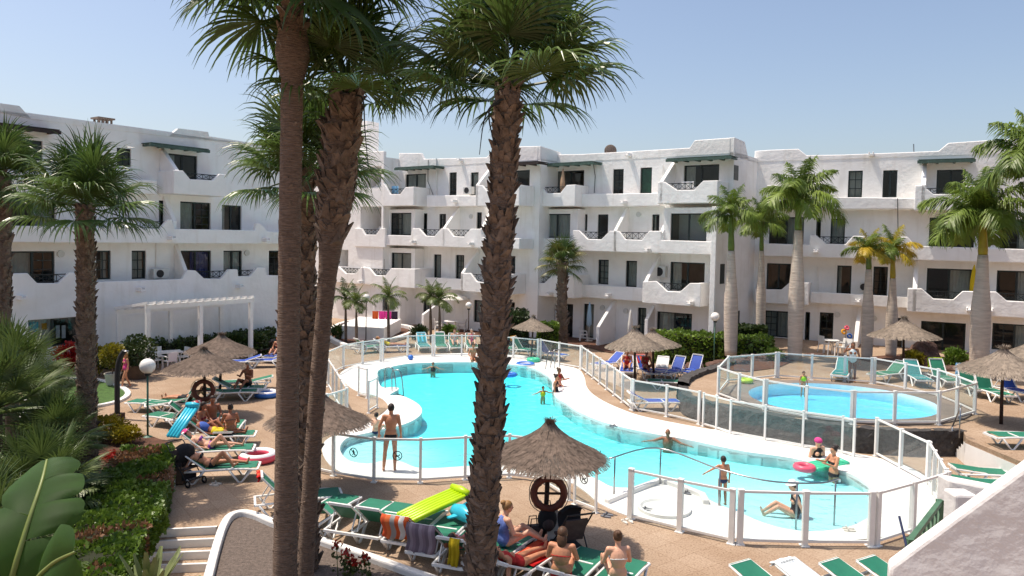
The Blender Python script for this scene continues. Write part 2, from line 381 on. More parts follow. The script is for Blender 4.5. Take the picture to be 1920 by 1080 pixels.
# basin floor: deep in the middle, shallow at the entry end and in the near left lobe
sh1, sh2 = G(1530,965), G(672,838)
def floor_z(p):
    d1 = (Vector((p[0],p[1],0))-sh1).length; d2 = (Vector((p[0],p[1],0))-sh2).length
    a = min(1, max(0, (d1-1.6)/6.5)); b = min(1, max(0, (d2-1.5)/2.0))
    return -.23-.28*min(a**1.2, b)   # seen through water the floor lies at about two fifths of its real depth
pin = [v.copy() for v in pool_in]; xs = [p.x for p in pin]; ys = [p.y for p in pin]
pts = [Vector((p.x,p.y)) for p in pin]; y = min(ys)
while y < max(ys):
    x = min(xs)
    while x < max(xs):
        if inside((x,y), pin) and min((q.x-x)**2+(q.y-y)**2 for q in pin) > .06: pts.append(Vector((x,y)))
        x += .55
    y += .55
nb = len(pin)
cv, ce, cf, *_ = delaunay_2d_cdt(pts, [(i,(i+1)%nb) for i in range(nb)], [], 0, 1e-5)
cf = [f for f in cf if inside(sum((cv[i] for i in f), Vector((0,0)))/len(f), pin)]
fl = MB().add([(v.x,v.y,floor_z(v)) for v in cv], [tuple(f) for f in cf])
struct(fl.build('pool_floor', 'basin', smooth=True))
def watermat(name, col, dens):
    m = glassmat(name, (1,1,1), .65, rough=.04, bump=1.0, ior=1.33); n = m.node_tree
    va = n.nodes.new('ShaderNodeVolumeAbsorption'); va.inputs[0].default_value = (*col, 1); va.inputs[1].default_value = dens
    n.links.new(va.outputs[0], n.nodes['Material Output'].inputs['Volume']); return m
MT['water'] = watermat('turquoise_pool_water', (.0,.955,.985), 1.15)
MT['water2'] = watermat('blue_pool_water', (.0,.84,1.0), 1.0)
WZ = -.06
top = [(v.x,v.y,WZ) for v in cv]; bot = [(v.x,v.y,floor_z(v)+.012) for v in cv]; k = len(cv)
wm = MB().add(top+bot, [tuple(f) for f in cf]+[tuple(i+k for i in reversed(f)) for f in cf])
em = {}
for f in cf:
    for i in range(len(f)): em[(f[i], f[(i+1)%len(f)])] = 1
wm.f += [(b, a, a+k, b+k) for (a, b) in em if (b, a) not in em]
struct(wm.build('pool_water', 'water', smooth=False))

# ---- raised terrace on the right with the round children's pool
TZ = .75
TF = [(1281,724),(1291,740),(1330,753),(1371,763),(1440,776),(1507,788),(1581,797),(1607,801),(1700,807),(1806,806),(1812,823),(1920,868),(2050,925)]
TB = [(1312,702),(1281,716)]
tfront = smooth_open([G(x,y,TZ) for x,y in TF[:8]], 3)+[G(x,y,TZ) for x,y in TF[8:]]
tpoly = tfront+[Vector((45,18,TZ)), Vector((45,70,TZ)), Vector((13.2,47,TZ)), G(1395,672,TZ)]+smooth_open([G(1350,690,TZ), G(1312,702,TZ), G(1286,714,TZ)], 4)
tpoly = ccw([Vector((p.x,p.y,0)) for p in tpoly])
KC = G(1576,751,TZ); ka = (G(1740,753,TZ)-G(1412,748,TZ)).length/2; kb = (G(1576,722,TZ)-G(1576,781,TZ)).length/2
def ell(a, b, n=48): return [Vector((KC.x+a*math.cos(2*math.pi*i/n)+0, KC.y+b*math.sin(2*math.pi*i/n), 0)) for i in range(n)]
kin, kout = ell(ka, kb), ell(ka+1.0, kb+.6)
tm = sheet(tpoly, [kout], TZ)
skirt(tm, [Vector((p.x,p.y,0)) for p in tpoly], 0, TZ-.002); struct(tm.build('raised_terrace', 'deck'))
rm = sheet(kout, [kin], TZ+.05); skirt(rm, kout, TZ-.1, TZ+.05); 
struct(rm.build('round_pool_rim', 'greystone')); struct(skirt(MB(), kin, TZ-.45, TZ+.049, True).build('round_pool_wall', 'basin'))
struct(MB().add([(p.x,p.y,TZ-.42) for p in kin], [tuple(range(48))]).build('round_pool_floor', 'basin'))
kw = MB(); kw.prism([(p.x,p.y) for p in ell(ka-.004,kb-.004)], TZ-.4, TZ-.05)
struct(kw.build('round_pool_water', 'water2'))
def stone_wall(name, line, z0, z1, wd, m, label, cat, bulge=.05):
    # rough wall: subdivided and knocked about so that the stones read
    mb = MB(); ln = [Vector((p[0],p[1],0)) for p in line]; seg = []
    for i in range(len(ln)-1):
        k = max(1, int((ln[i+1]-ln[i]).length/.14))
        for j in range(k): seg.append(ln[i].lerp(ln[i+1], j/k))
    seg.append(ln[-1]); nz = max(2, int((z1-z0)/.11)); rows = []
    prof = [(-wd/2, z0+(z1-z0)*i/nz) for i in range(nz+1)]+[(0, z1), (wd/2, z1)]+[(wd/2, z0+(z1-z0)*i/nz) for i in range(nz-1, -1, -1)]
    for i, p in enumerate(seg):
        a = seg[max(i-1,0)]; b = seg[min(i+1,len(seg)-1)]; t = (b-a).normalized(); nn = Vector((-t.y,t.x,0)); r = []
        for (o, z) in prof:
            q = p+nn*o+Vector((0,0,z)); d = noise.noise_vector(q*4.2)*bulge+noise.noise_vector(q*9)*bulge*.6
            r.append(q+d if z > z0+.01 else q)
        rows.append(r)
    kp = len(prof); mb.v = [tuple(v) for r in rows for v in r]
    for i in range(len(seg)-1):
        for j in range(kp-1): mb.f.append((i*kp+j, (i+1)*kp+j, (i+1)*kp+j+1, i*kp+j+1))
    o = mb.build(name, m); tag(o, label, cat); return o
front_line = [Vector((p.x,p.y,0)) for p in tfront[:-3]]
back_line = smooth_open([G(1400,671,TZ), G(1350,690,TZ), G(1312,702,TZ), G(1286,714,TZ), G(1281,724,TZ)], 4)
stone_wall('lava_stone_wall', front_line, -.02, TZ+.02, .34, 'lava', 'black lava stone retaining wall in front of the round pool', 'wall')
stone_wall('lava_stone_wall', back_line, -.02, TZ+.16, .45, 'lava', 'curved black lava stone wall beside the blue loungers', 'wall')
# wide white steps up to the terrace at the right
st = thing('stone_steps', 'wide white steps leading up to the terrace by the round pool', 'steps', G(1850,860), world=True)
a0, a1 = G(1811,823,TZ), G(1960,886,TZ); b0, b1 = G(1789,853,0), G(1945,917,0)
for i in range(5):
    t0, t1 = i/5, (i+1)/5; z = TZ-(i+1)*TZ/6; e = Vector((0,0,0))
    q = [a0.lerp(b0,t0-.0), a1.lerp(b1,t0), a1.lerp(b1,t1), a0.lerp(b0,t1)]
    so2 = MB().prism([(p.x,p.y) for p in q], -.05, z).build('step', 'white_stone', st); cq = sum(q, Vector((0,0,0)))/4; MB().prism([(p.x,p.y) for p in [a0.lerp(b0,t0+.005), a1.lerp(b1,t0+.005), a1.lerp(b1,t0+.13), a0.lerp(b0,t0+.13)]], z, z+.006).build('tread', 'deck', so2)

# ---- steps down at the lower left, planter and low walls
ls = thing('garden_steps', 'white edged steps going down beside the clipped hedge', 'steps', G(340,1000), world=True)
s0, s1 = G(272,994,0), G(407,987,0); back = (G(340,990)-G(345,1060)); back.z = 0
e0, e1 = G(230,1070,-.48), G(383,1066,-.48)
for i in range(4):
    t0, t1 = i/4, (i+1)/4; z = -.16*(i+1)+.0
    q = [s0.lerp(e0,t0), s1.lerp(e1,t0), s1.lerp(e1,t1+.02), s0.lerp(e0,t1+.02)]
    pr = MB().prism([(p.x,p.y) for p in q], -.9, z-.004).build('tread', 'deck', ls)
    q2 = [s0.lerp(e0,t0-.035), s1.lerp(e1,t0-.035), s1.lerp(e1,t0+.035), s0.lerp(e0,t0+.035)]
    MB().prism([(p.x,p.y) for p in q2], z-.02, z+.16+.004).build('nosing', 'white_stone', ls)
lp = [e0+(e0-e1)*.5, e1+(e1-e0)*.4, Vector((-2.5,-4,0)), Vector((-9,-4,0))]
struct(sheet([(p.x,p.y) for p in ccw(lp)], [], -.66).build('lower_path', 'deck'))
PK = [(380,1130),(392,1085),(405,1035),(418,995),(432,974),(455,967),(480,972),(508,984),(560,1004),(600,1019),(680,1046),(760,1075),(830,1100),(930,1140)]
pk = smooth_open(pxs(PK), 4)
pkin = [Vector((p.x,p.y,0)) for p in pk]
struct(sheet(ccw(pkin+[Vector((2.5,4,0)), Vector((-5,4,0))]), [], .006).build('gravel_bed', 'lavagravel'))
o = kerb(pkin, .17, -.7, .13).build('planter_kerb', 'white_stone', bevel=.04); tag(o, 'rounded white kerb around the dark gravel bed in front of the loungers', 'kerb')
# hedge wall left of the steps
hw = [G(326,868), G(322,900), G(300,960), G(270,1010), G(245,1085), G(210,1190)]
o = kerb([Vector((p.x,p.y,0)) for p in smooth_open(hw,4)], .25, -.7, .32).build('garden_wall', 'stucco', bevel=.03); tag(o, 'low white wall between the clipped hedge and the steps', 'wall')
gb = [G(326,868), G(322,900), G(300,960), G(270,1010), G(245,1085), Vector((-7.5,6,0)), Vector((-22,6,0)), G(-120,800), G(0,800), G(100,800), G(180,812), G(240,815), G(275,818), G(318,832)]
struct(sheet(ccw([Vector((p.x,p.y,0)) for p in gb]), [], .05).build('garden_bed', 'soil'))
# lawn with a white edge
lw = smooth_closed(pxs([(60,742),(110,712),(170,712),(214,722),(240,738),(222,754),(170,766),(110,778),(40,785)]), 4)
struct(sheet(ccw(lw), [], .03).build('lawn', 'grass'))
o = kerb(lw, .2, -.02, .09, True).build('lawn_edging', 'white_stone', bevel=.02); tag(o, 'white edging around the small lawn behind the palm trunk', 'edging')
l2 = smooth_closed(pxs([(236,694),(262,684),(330,676),(420,668),(470,664),(500,662),(505,655),(440,655),(330,663),(250,672),(225,684)]), 3)
struct(sheet(ccw(l2), [], .025).build('pergola_lawn', 'grass'))
# kidney-shaped bed in the far corner
kp_ = smooth_closed(pxs([(618,622),(612,632),(630,645),(660,655),(700,650),(740,640),(772,628),(770,618),(735,612),(690,606),(650,608)]), 3)
struct(sheet(ccw(kp_), [], .03).build('corner_bed', 'soil'))
o = kerb(kp_, .3, -.02, .25, True).build('corner_bed_kerb', 'white_stone', bevel=.04); tag(o, 'curved white kerb of the kidney shaped bed with small palms', 'kerb')
# planted strip along the middle building
b3 = pxs([(850,632),(905,632),(960,634),(1040,642),(1095,650),(1130,660),(1200,672),(1300,684),(1395,671)])+[Vector((13.2,46.5,0)), Vector((4,50,0)), Vector((-4,55,0))]
struct(sheet(ccw([Vector((p.x,p.y,0)) for p in b3]), [], .04).build('planted_strip', 'soil'))
b4 = [G(x,y,TZ) for x,y in [(1330,692),(1380,672),(1440,668),(1470,666),(1500,672),(1460,690),(1400,698)]]
struct(sheet(ccw([Vector((p.x,p.y,0)) for p in b4]), [], TZ+.03).build('lava_bed', 'soil'))
b5 = [G(x,y,TZ) for x,y in [(1600,672),(1690,665),(1800,672),(1920,690),(1920,712),(1830,700),(1760,694),(1680,690)]]
struct(sheet(ccw([Vector((p.x,p.y,0)) for p in b5]), [], TZ+.03).build('lava_bed', 'soil'))

bw = [G(1137,946), G(1187,925), G(1238,906), G(1280,919), G(1317,934), G(1324,948)]
o = kerb([Vector((p.x,p.y,0)) for p in bw], .16, -.3, .14).build('entry_wall', 'white_stone', bevel=.03); tag(o, 'low white wall around the foot bath at the pool entrance', 'wall')
# ================================================================ apartment buildings
class Fac:
    def __init__(s, x, y, deg): s.o = Vector((x,y,0)); a = R(deg); s.d = Vector((math.cos(a), math.sin(a), 0)); s.n = Vector((math.sin(a), -math.cos(a), 0))
    def uz(s, x, y, w=0.0):
        d = ray(x, y); p0 = s.o+s.n*w; t = (p0-CAM).dot(s.n)/d.dot(s.n); p = CAM+d*t
        return (p-s.o).dot(s.d), p.z
    def P(s, u, w, z): return s.o+s.d*u+s.n*w+Vector((0,0,z))
    def rect(s, x0, y0, x1, y1, w=0.0):
        xm, ym = (x0+x1)/2, (y0+y1)/2
        return s.uz(x0,ym,w)[0], s.uz(xm,y1,w)[1], s.uz(x1,ym,w)[0], s.uz(xm,y0,w)[1]
    def box(s, mb, u0, u1, w0, w1, z0, z1):
        q = [s.P(u0,w0,z0), s.P(u1,w0,z0), s.P(u1,w1,z0), s.P(u0,w1,z0)]
        return mb.slab(q, (0,0,z1-z0))
SEEN = []
def wall(f, root, u0, u1, z0, z1, w, wins, depth=.16, name='wall', top=None):
    # front sheet with real openings; each opening gets reveals, frame, glass and a room behind
    us = sorted({u0, u1, *[v for q in wins for v in (q[0], q[2])]}); zs = sorted({z0, z1, *[v for q in wins for v in (q[1], q[3])]})
    us = [u for u in us if u0-1e-6 <= u <= u1+1e-6]; zs = [z for z in zs if z0-1e-6 <= z <= z1+1e-6]
    mb = MB()
    for i in range(len(us)-1):
        for j in range(len(zs)-1):
            uc, zc = (us[i]+us[i+1])/2, (zs[j]+zs[j+1])/2
            if any(q[0] < uc < q[2] and q[1] < zc < q[3] for q in wins): continue
            mb.add([f.P(us[i],w,zs[j]), f.P(us[i+1],w,zs[j]), f.P(us[i+1],w,zs[j+1]), f.P(us[i],w,zs[j+1])], [(0,1,2,3)])
    for q in wins:
        a, b, c, d = q[:4]; k = depth
        for (p0, p1) in (((a,b),(a,d)), ((a,d),(c,d)), ((c,d),(c,b)), ((c,b),(a,b))):
            mb.add([f.P(p0[0],w,p0[1]), f.P(p1[0],w,p1[1]), f.P(p1[0],w-k,p1[1]), f.P(p0[0],w-k,p0[1])], [(0,1,2,3)])
    o = mb.build(name, 'stucco', root)
    for q in wins: window(f, root, q, w-depth)
    return o
def window(f, root, q, w):
    a, b, c, d, st = q[:5]; fw = .07; mb = MB(); W_, H_ = c-a, d-b
    for (u0,u1,z0,z1) in ((a,a+fw,b,d),(c-fw,c,b,d),(a+fw,c-fw,d-fw,d),(a+fw,c-fw,b,b+fw)): f.box(mb, u0,u1,w,w+.06,z0,z1)
    m = (a+c)/2; g = []
    if st[0] in 'slrSx': f.box(mb, m-.05,m+.05,w+.002,w+.058,b+fw,d-fw)
    def grid(u0,u1):
        f.box(mb,(u0+u1)/2-.018,(u0+u1)/2+.018,w+.01,w+.05,b+fw,d-fw)
        n = 4 if H_ > 1.5 else 3
        for i in range(1,n):
            z = b+H_*i/n; f.box(mb,u0,u1,w+.012,w+.048,z-.018,z+.018)
    if st[0] == 'l': grid(a+fw,m-.05)
    if st[0] == 'r': grid(m+.05,c-fw)
    if st[0] == 'g': grid(a+fw,c-fw)
    wo = mb.build('window', 'frame', root)
    pane = MB().add([f.P(a+.03,w+.025,b+.03), f.P(c-.03,w+.025,b+.03), f.P(c-.03,w+.025,d-.03), f.P(a+.03,w+.025,d-.03)], [(0,1,2,3)])
    pane.build('pane', 'pane', wo)
    if st[0] == 'G':
        gd = MB(); f.box(gd,a+fw,c-fw,w-.03,w+.005,b+fw,d-fw); gd.build('shutter', 'green_door', wo)
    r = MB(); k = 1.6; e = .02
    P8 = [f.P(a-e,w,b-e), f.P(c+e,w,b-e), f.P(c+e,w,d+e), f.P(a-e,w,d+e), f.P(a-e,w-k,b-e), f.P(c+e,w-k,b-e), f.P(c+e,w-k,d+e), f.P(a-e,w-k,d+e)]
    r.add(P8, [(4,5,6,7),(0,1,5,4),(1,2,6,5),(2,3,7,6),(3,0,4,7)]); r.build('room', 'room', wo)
    cur = st[1:] if len(st) > 1 else ''
    if cur:
        u0, u1 = {'c': (a+.05,c-.05), 'R': (m,c-.05), 'L': (a+.05,m), 'b': (m-.2,c-.05), 'e': (a+.05,a+W_*.3)}[cur[0]]
        cm = MB(); n = max(6, int((u1-u0)/.05)); vs = []
        for i in range(n+1):
            u = u0+(u1-u0)*i/n; dw = .035*math.sin(i*1.9)+.02*math.sin(i*.7)
            vs += [f.P(u,w-.12+dw,b+.05), f.P(u,w-.12+dw,d-.06)]
        cm.add(vs, [(2*i,2*i+2,2*i+3,2*i+1) for i in range(n)]); cm.build('curtain', 'curtain_blue' if cur[0]=='b' else 'curtain', wo, smooth=True)
def parapet(f, root, w, pts, ybot, back=0.0, th=.2, flankL=True, flankR=True, rail=True, slab=True):
    uz = [f.uz(x,y,w) for x,y in pts]; xm = sum(p[0] for p in pts)/len(pts); zb = f.uz(xm,ybot,w)[1]
    u0, u1 = uz[0][0], uz[-1][0]
    poly = [f.P(u,w,z) for u,z in uz]+[f.P(u1,w,zb), f.P(u0,w,zb)]
    mb = MB().slab(poly, -f.n*th); mb.build('parapet', 'stucco', root, bevel=.035)
    for ok, u, z, sg in ((flankL,u0,uz[0][1],1),(flankR,u1,uz[-1][1],-1)):
        if ok:
            fm = MB(); f.box(fm, min(u,u+sg*th), max(u,u+sg*th), back+.01, w-th-.002, zb, z-.003); fm.build('balcony_side', 'stucco', root, bevel=.03)
    if slab:
        s = MB(); f.box(s, u0+th*.5, u1-th*.5, back+.02, w-th*.5, zb+.01, zb+.17); s.build('balcony_floor', 'stucco', root)
    if rail:
        for i in range(1, len(uz)-2):
            (ua,za),(ub,zb_) = uz[i], uz[i+1]; zp = min(uz[i-1][1], uz[i+2][1])
            if abs(za-zb_) < .12 and zp > max(za,zb_)+.2 and .4 < ub-ua < 2.6:
                ua, ub = uz[i-1][0], uz[i+2][0]; z0 = max(za,zb_)+.03; z1 = zp-.08; rm = MB(); ww = w-th-.06
                rm.bar(f.P(ua,ww,z1), f.P(ub,ww,z1), .04); rm.bar(f.P(ua,ww,z0), f.P(ub,ww,z0), .035)
                n = max(2, int((ub-ua)/.35))
                for j in range(n):
                    a, b = ua+(ub-ua)*j/n, ua+(ub-ua)*(j+1)/n
                    rm.bar(f.P(a,ww,z0), f.P(b,ww,z1), .02); rm.bar(f.P(a,ww,z1), f.P(b,ww,z0), .02); rm.bar(f.P(b,ww,z0), f.P(b,ww,z1), .025)
                rm.build('railing', 'iron', root)
    return zb
def fin(f, root, x0, y0, w0, x1, y1, w1, zb, th=.22, name='side_wall'):
    # sloping wing wall: top runs from the house wall (w0) down and out to the parapet (w1)
    u, z0 = f.uz(x0,y0,w0); _, z1 = f.uz(x1,y1,w1); u2 = f.uz(x1,y1,w1)[0]; u = (u+u2)/2
    poly = [f.P(u,w0,z0), f.P(u,w1,z1), f.P(u,w1,zb), f.P(u,w0,zb)]
    MB().slab(poly, f.d*th).build(name, 'stucco', root, bevel=.03)
def spout(f, root, x, y, w):
    u, z = f.uz(x,y,w); m = MB(); f.box(m, u-.13, u+.13, w-.05, w+.45, z, z+.1); f.box(m, u-.13, u-.07, w, w+.45, z+.1, z+.2); f.box(m, u+.07, u+.13, w, w+.45, z+.1, z+.2)
    m.build('roof_spout', 'stucco', root, bevel=.02)
def lampdisc(f, root, x, y, w):
    u, z = f.uz(x,y,w); mm = MB(); mm.tube([f.P(u,w,z), f.P(u,w+.09,z)], .16, 14); mm.build('wall_lamp', 'ac', root, smooth=False)
def beam(f, root, x0, y0, x1, y1, w, out, m='beam'):
    u0, z0 = f.uz(x0,y0,w); u1, z1 = f.uz(x1,y1,w); mb = MB(); z = (z0+z1)/2
    f.box(mb, u0, u1, w-.14, w, z-.10, z+.05); mb.build('canopy_beam', m, root)
    k = max(3, int((u1-u0)/.6)); 
    for i in range(k):
        u = u0+.15+(u1-u0-.3)*i/(k-1); b = MB(); f.box(b, u-.05, u+.05, w-out, w-.145, z-.06, z+.03); b.build('rafter', m, root)
    s = MB(); f.box(s, u0+.05, u1-.05, w-out, w-.02, z+.065, z+.1); s.build('canopy_roof', m, root)
def core(f, root, u0, u1, w0, w1, z0, z1, flip=False, notch=None, name='wall'):
    # the other sides and the flat roof of a block, front left open for the window wall
    q = lambda u,w_,z: f.P(u,w_,z)
    mb = MB(); t = .3
    mb.add([q(u0,w0,z0),q(u0,w1,z0),q(u0,w1,z1),q(u0,w0,z1)], [(0,1,2,3)]); mb.add([q(u1,w0,z0),q(u1,w0,z1),q(u1,w1,z1),q(u1,w1,z0)], [(0,1,2,3)])
    mb.add([q(u0,w1,z0),q(u1,w1,z0),q(u1,w1,z1),q(u0,w1,z1)], [(3,2,1,0)]); mb.build(name, 'stucco', root)
    MB().add([q(u0,w0-.01,z1-.55),q(u1,w0-.01,z1-.55),q(u1,w1,z1-.55),q(u0,w1,z1-.55)], [(3,2,1,0)]).build('roof', 'stucco', root)
def roofline(f, root, w, pts, zbase, th=.25, name='roof_parapet'):
    uz = [f.uz(x,y,w) for x,y in pts]
    MB().slab([f.P(u,w,z) for u,z in uz]+[f.P(uz[-1][0],w,zbase), f.P(uz[0][0],w,zbase)], -f.n*th).build(name, 'stucco', root, bevel=.04)
    return uz
def wn(f, w, *l):
    out = []
    for (x0,y0,x1,y1,st) in l:
        a, b, c, d = f.rect(x0,y0,x1,y1,w); q = random.Random(x0*7+y0)
        if len(st) == 1 and st != 'G' and q.random() < .42: st += q.choice('ccRLe')
        out.append((a,b,c,d,st))
    return out
def aircon(f, root, x0, y0, x1, y1, w):
    a, b, c, d = f.rect(x0,y0,x1,y1,w); m = MB(); f.box(m, a, c, w-.32, w, b, d); o = m.build('air_conditioner', 'ac', root, bevel=.02)
    g = MB(); u, z, r_ = a+(c-a)*.42, (b+d)/2, min(c-a,d-b)*.4
    g.tube([f.P(u,w,z), f.P(u,w+.02,z)], r_, 18); g.build('fan_grille', 'rubber', o)

# ---------------- left block
FL = Fac(-17.9, 37.35, 55)
ob = thing('apartment_building', 'shaded white apartment building at the left with the shop and pergola before it', 'building', FL.o, world=True)
LB = 1.1                                   # plane of the balcony fronts and of the ground floor
uA, uB = -14.0, FL.uz(560,300,0)[0]
zr = 11.35
wl = wn(FL, 0, (219,278,246,312,'g'), (316,290,370,345,'s'), (30,262,80,300,'s'), (18,372,104,432,'sR'), (338,379,395,434,'rL'), (416,385,453,434,'s'), (298,376,309,432,'d'),
        (20,471,103,540,'rL'), (180,470,208,524,'g'), (247,470,274,523,'gc'), (339,470,396,527,'sb'), (419,470,454,525,'sc'), (504,470,528,520,'g'))
wall(FL, ob, uA, uB, 2.75, zr, 0, wl)
core(FL, ob, uA, uB, 0, -9, 0, zr)
roofline(FL, ob, .02, [(-60,186),(0,194),(36,199),(58,223),(190,241),(317,256),(335,241),(390,248),(392,256),(470,268),(560,282)], zr-.05)
u4 = FL.uz(600,560,LB)[0]
wall(FL, ob, uA, u4, 0, 2.85, LB, wn(FL, LB, (53,582,146,650,'s')), name='shop_wall')
zb1 = parapet(FL, ob, LB+.004, [(-40,512),(18,513),(52,512),(70,531),(110,531),(130,511),(160,511),(172,529),(342,523),(351,506),(367,507),(383,522),(414,523),(429,505),(446,505),(447,518),(469,518),(482,502),(498,502),(500,516),(560,517)], 583, flankL=False, flankR=False)
zb2 = parapet(FL, ob, LB, [(-40,420),(18,423),(176,425),(182,427),(207,427),(221,411),(252,411),(264,428),(300,429),(315,412),(322,411),(328,429),(478,432),(481,418),(490,420),(502,434),(560,435)], 456, flankL=False, flankR=False)
zb3 = parapet(FL, ob, LB*.55, [(205,335),(295,338)], 362)
zb4 = parapet(FL, ob, LB+.35, [(326,319),(344,320),(357,336),(400,338),(412,326),(425,327)], 366)
zb5 = parapet(FL, ob, LB+.35, [(-40,318),(20,320),(70,325),(84,338),(120,340)], 366)
fin(FL, ob, 300,275,0, 328,319,LB+.3, zb4); fin(FL, ob, 323,457,0, 348,507,LB-.2, 2.9); fin(FL, ob, 311,366,0, 318,414,LB-.2, zb2)
beam(FL, ob, 282,268, 394,285, .9, .9); beam(FL, ob, -20,228, 115,251, .9, .9, 'timber')
for x, y in ((318,450),(494,453),(260,546),(445,540),(37,562)): spout(FL, ob, x, y, LB)
for x, y in ((113,476),(462,474)): lampdisc(FL, ob, x, y, .002)
aircon(FL, ob, 288,504,317,522, .45)
u, z = FL.uz(193,240,-3); 
cm = MB(); FL.box(cm, u-.35,u+.35,-3.3,-2.7,z-.5,z+.1); co = cm.build('chimney', 'stucco', ob)
c2 = MB(); FL.box(c2,u-.42,u+.42,-3.4,-2.6,z+.42,z+.5)
for a in (-.3,-.1,.1,.3):
    for b in (-3.25,-2.75): FL.box(c2,u+a-.04,u+a+.04,b-.04,b+.04,z+.1,z+.42)
c2.build('chimney_cap', 'lavagravel', co)
pm = MB(); pm.tube([FL.P(FL.uz(293,470,.05)[0],.05,FL.uz(293,457,.05)[1]), FL.P(FL.uz(293,470,.05)[0],.05,FL.uz(293,505,.05)[1])], .03, 6); pm.build('drain_pipe', 'white', ob)

# ---------------- middle block: left house, corner stair house and right house
F1 = Fac(1.65, 47.0, -37); F3 = Fac(12.15, 41.5, -37)
mbld = thing('apartment_building', 'white terraced apartment building behind the middle of the pool', 'building', F1.P(-6,0,0), world=True)
sb = thing('stair_block', 'white stair block with open landings in the corner between the buildings', 'building', F1.P(-16,0,0), world=True)
uL = F1.uz(748,300,0)[0]
w1 = wn(F1, 0, (760,326,799,362,'sc'), (842,323,856,366,'g'), (882,323,897,366,'d'), (958,319,993,360,'d'), (790,400,801,444,'d'), (823,401,836,444,'g'), (893,398,903,444,'d'), (952,398,966,446,'g'),
   (731,474,770,512,'sc'), (813,477,827,521,'d'), (854,478,870,523,'g'), (945,480,966,524,'d'), (702,556,740,594,'lR'), (759,552,773,609,'d'), (793,558,808,606,'g'), (888,563,915,605,'sc'), (940,566,965,606,'s'))
w1 = [q for q in w1 if q[0] > uL+.05]
wall(F1, mbld, uL, 0, 0, 11.3, 0, w1)
core(F1, mbld, uL-8, 0, -.01, -10, 0, 11.3)
roofline(F1, mbld, .02, [(748,287),(789,287),(794,298),(912,295),(930,275),(1009,274)], 11.2)
fl = MB(); fl.slab([F1.P(0,0,11.2), F1.P(0,0,F1.uz(1009,274,0)[1]), F1.P(0,-2.2,F1.uz(1009,274,0)[1]-.15), F1.P(0,-3.2,11.3), F1.P(0,-3.2,11.2)], F1.d*-.25); fl.build('roof_parapet', 'stucco', mbld, bevel=.03)
parapet(F1, mbld, 1.6, [(718,343),(723,350),(731,364),(750,364),(760,351),(776,350)], 386)
parapet(F1, mbld, .8, [(800,366),(894,367)], 387, flankL=False, flankR=False)
zq = parapet(F1, mbld, 1.6, [(892,347),(903,347),(916,362),(938,362),(950,347),(974,346)], 386)
fin(F1, mbld, 921,308,0, 893,347,1.6, zq); beam(F1, mbld, 739,316,812,313, 1.2,1.2); beam(F1, mbld, 940,307,1009,306, 1.2,1.2,'timber')
zq = parapet(F1, mbld, 1.5, [(706,440),(770,442),(773,428),(785,428),(797,442),(814,443),(827,428),(838,428),(850,443),(870,444),(882,429),(902,429),(904,445),(974,447)], 463)
fin(F1, mbld, 858,387,0, 830,428,1.5, zq); fin(F1, mbld, 912,387,0, 905,440,1.4, zq)
zq = parapet(F1, mbld, 1.8, [(676,501),(691,502),(703,516),(722,517),(733,503),(778,504)], 536)
parapet(F1, mbld, .8, [(780,519),(864,523)], 541, flankL=False, flankR=False)
zq = parapet(F1, mbld, 1.6, [(864,512),(881,512),(893,528),(915,530),(930,514),(958,514)], 549)
fin(F1, mbld, 892,467,0, 866,512,1.6, zq)
fin(F1, mbld, 819,560,0, 800,590,2.0, 0)
F1.box(MB(),0,1,0,1,0,1)
for x, y, ww in ((866,303,0),(855,380,.8),(778,456,1.5),(886,460,1.5),(680,531,1.8)): spout(F1, mbld, x, y, ww)
for x, y in ((884,406),): lampdisc(F1, mbld, x, y, .002)
# living rooms pushed forward under the balconies
def livingroom(f, root, x0, x1, z0, z1, w, wins):
    u0 = f.uz(x0,420,w)[0]; u1 = f.uz(x1,420,w)[0]
    wall(f, root, u0, u1, z0, z1, w, wins, name='living_room_wall')
    m = MB()
    for u in (u0, u1): m.add([f.P(u,w,z0), f.P(u,0,z0), f.P(u,0,z1), f.P(u,w,z1)], [(0,1,2,3) if u == u0 else (3,2,1,0)])
    m.add([f.P(u0,w,z1), f.P(u1,w,z1), f.P(u1,0,z1), f.P(u0,0,z1)], [(0,1,2,3)]); m.build('living_room_side', 'stucco', root)
livingroom(F1, mbld, 716, 778, 5.65, 8.2, .9, wn(F1, .9, (732,399,771,441,'lR')))
livingroom(F1, mbld, 722, 779, 2.85, 5.45, .9, wn(F1, .9, (733,474,771,512,'s')))
livingroom(F1, mbld, 690, 752, 0, 2.75, 1.56, wn(F1, 1.56, (702,556,740,596,'lR')))
# stair house
uS0, uS1 = F1.uz(585,300,1.5)[0], F1.uz(720,300,1.5)[0]
def opening(f, root, q, w, k=2.2):
    a, b, c, d = q; r = MB()
    P8 = [f.P(a,w,b), f.P(c,w,b), f.P(c,w,d), f.P(a,w,d), f.P(a,w-k,b), f.P(c,w-k,b), f.P(c,w-k,d), f.P(a,w-k,d)]
    r.add(P8, [(4,5,6,7),(0,1,5,4),(1,2,6,5),(2,3,7,6),(3,0,4,7)]); r.build('landing', 'stucco', root)
    s = MB()
    for i in range(7): f.box(s, a+.05+(c-a-.1)*i/7, a+.05+(c-a-.1)*(i+1)/7, w-k+.05, w-k+1.0, b+.02, b+.1+(d-b)*.6*(i+1)/7)
    s.build('stair_flight', 'stucco', root)
so_ = [F1.rect(676,312,715,352,1.5), F1.rect(676,387,715,440,1.5), F1.rect(628,468,653,500,1.5), F1.rect(628,392,652,430,1.5)]
us = uS0
mbw = MB(); ops = [q for q in so_]
uu = sorted({uS0,uS1,*[v for q in ops for v in (q[0],q[2])]}); zz = sorted({0,11.9,*[v for q in ops for v in (q[1],q[3])]})
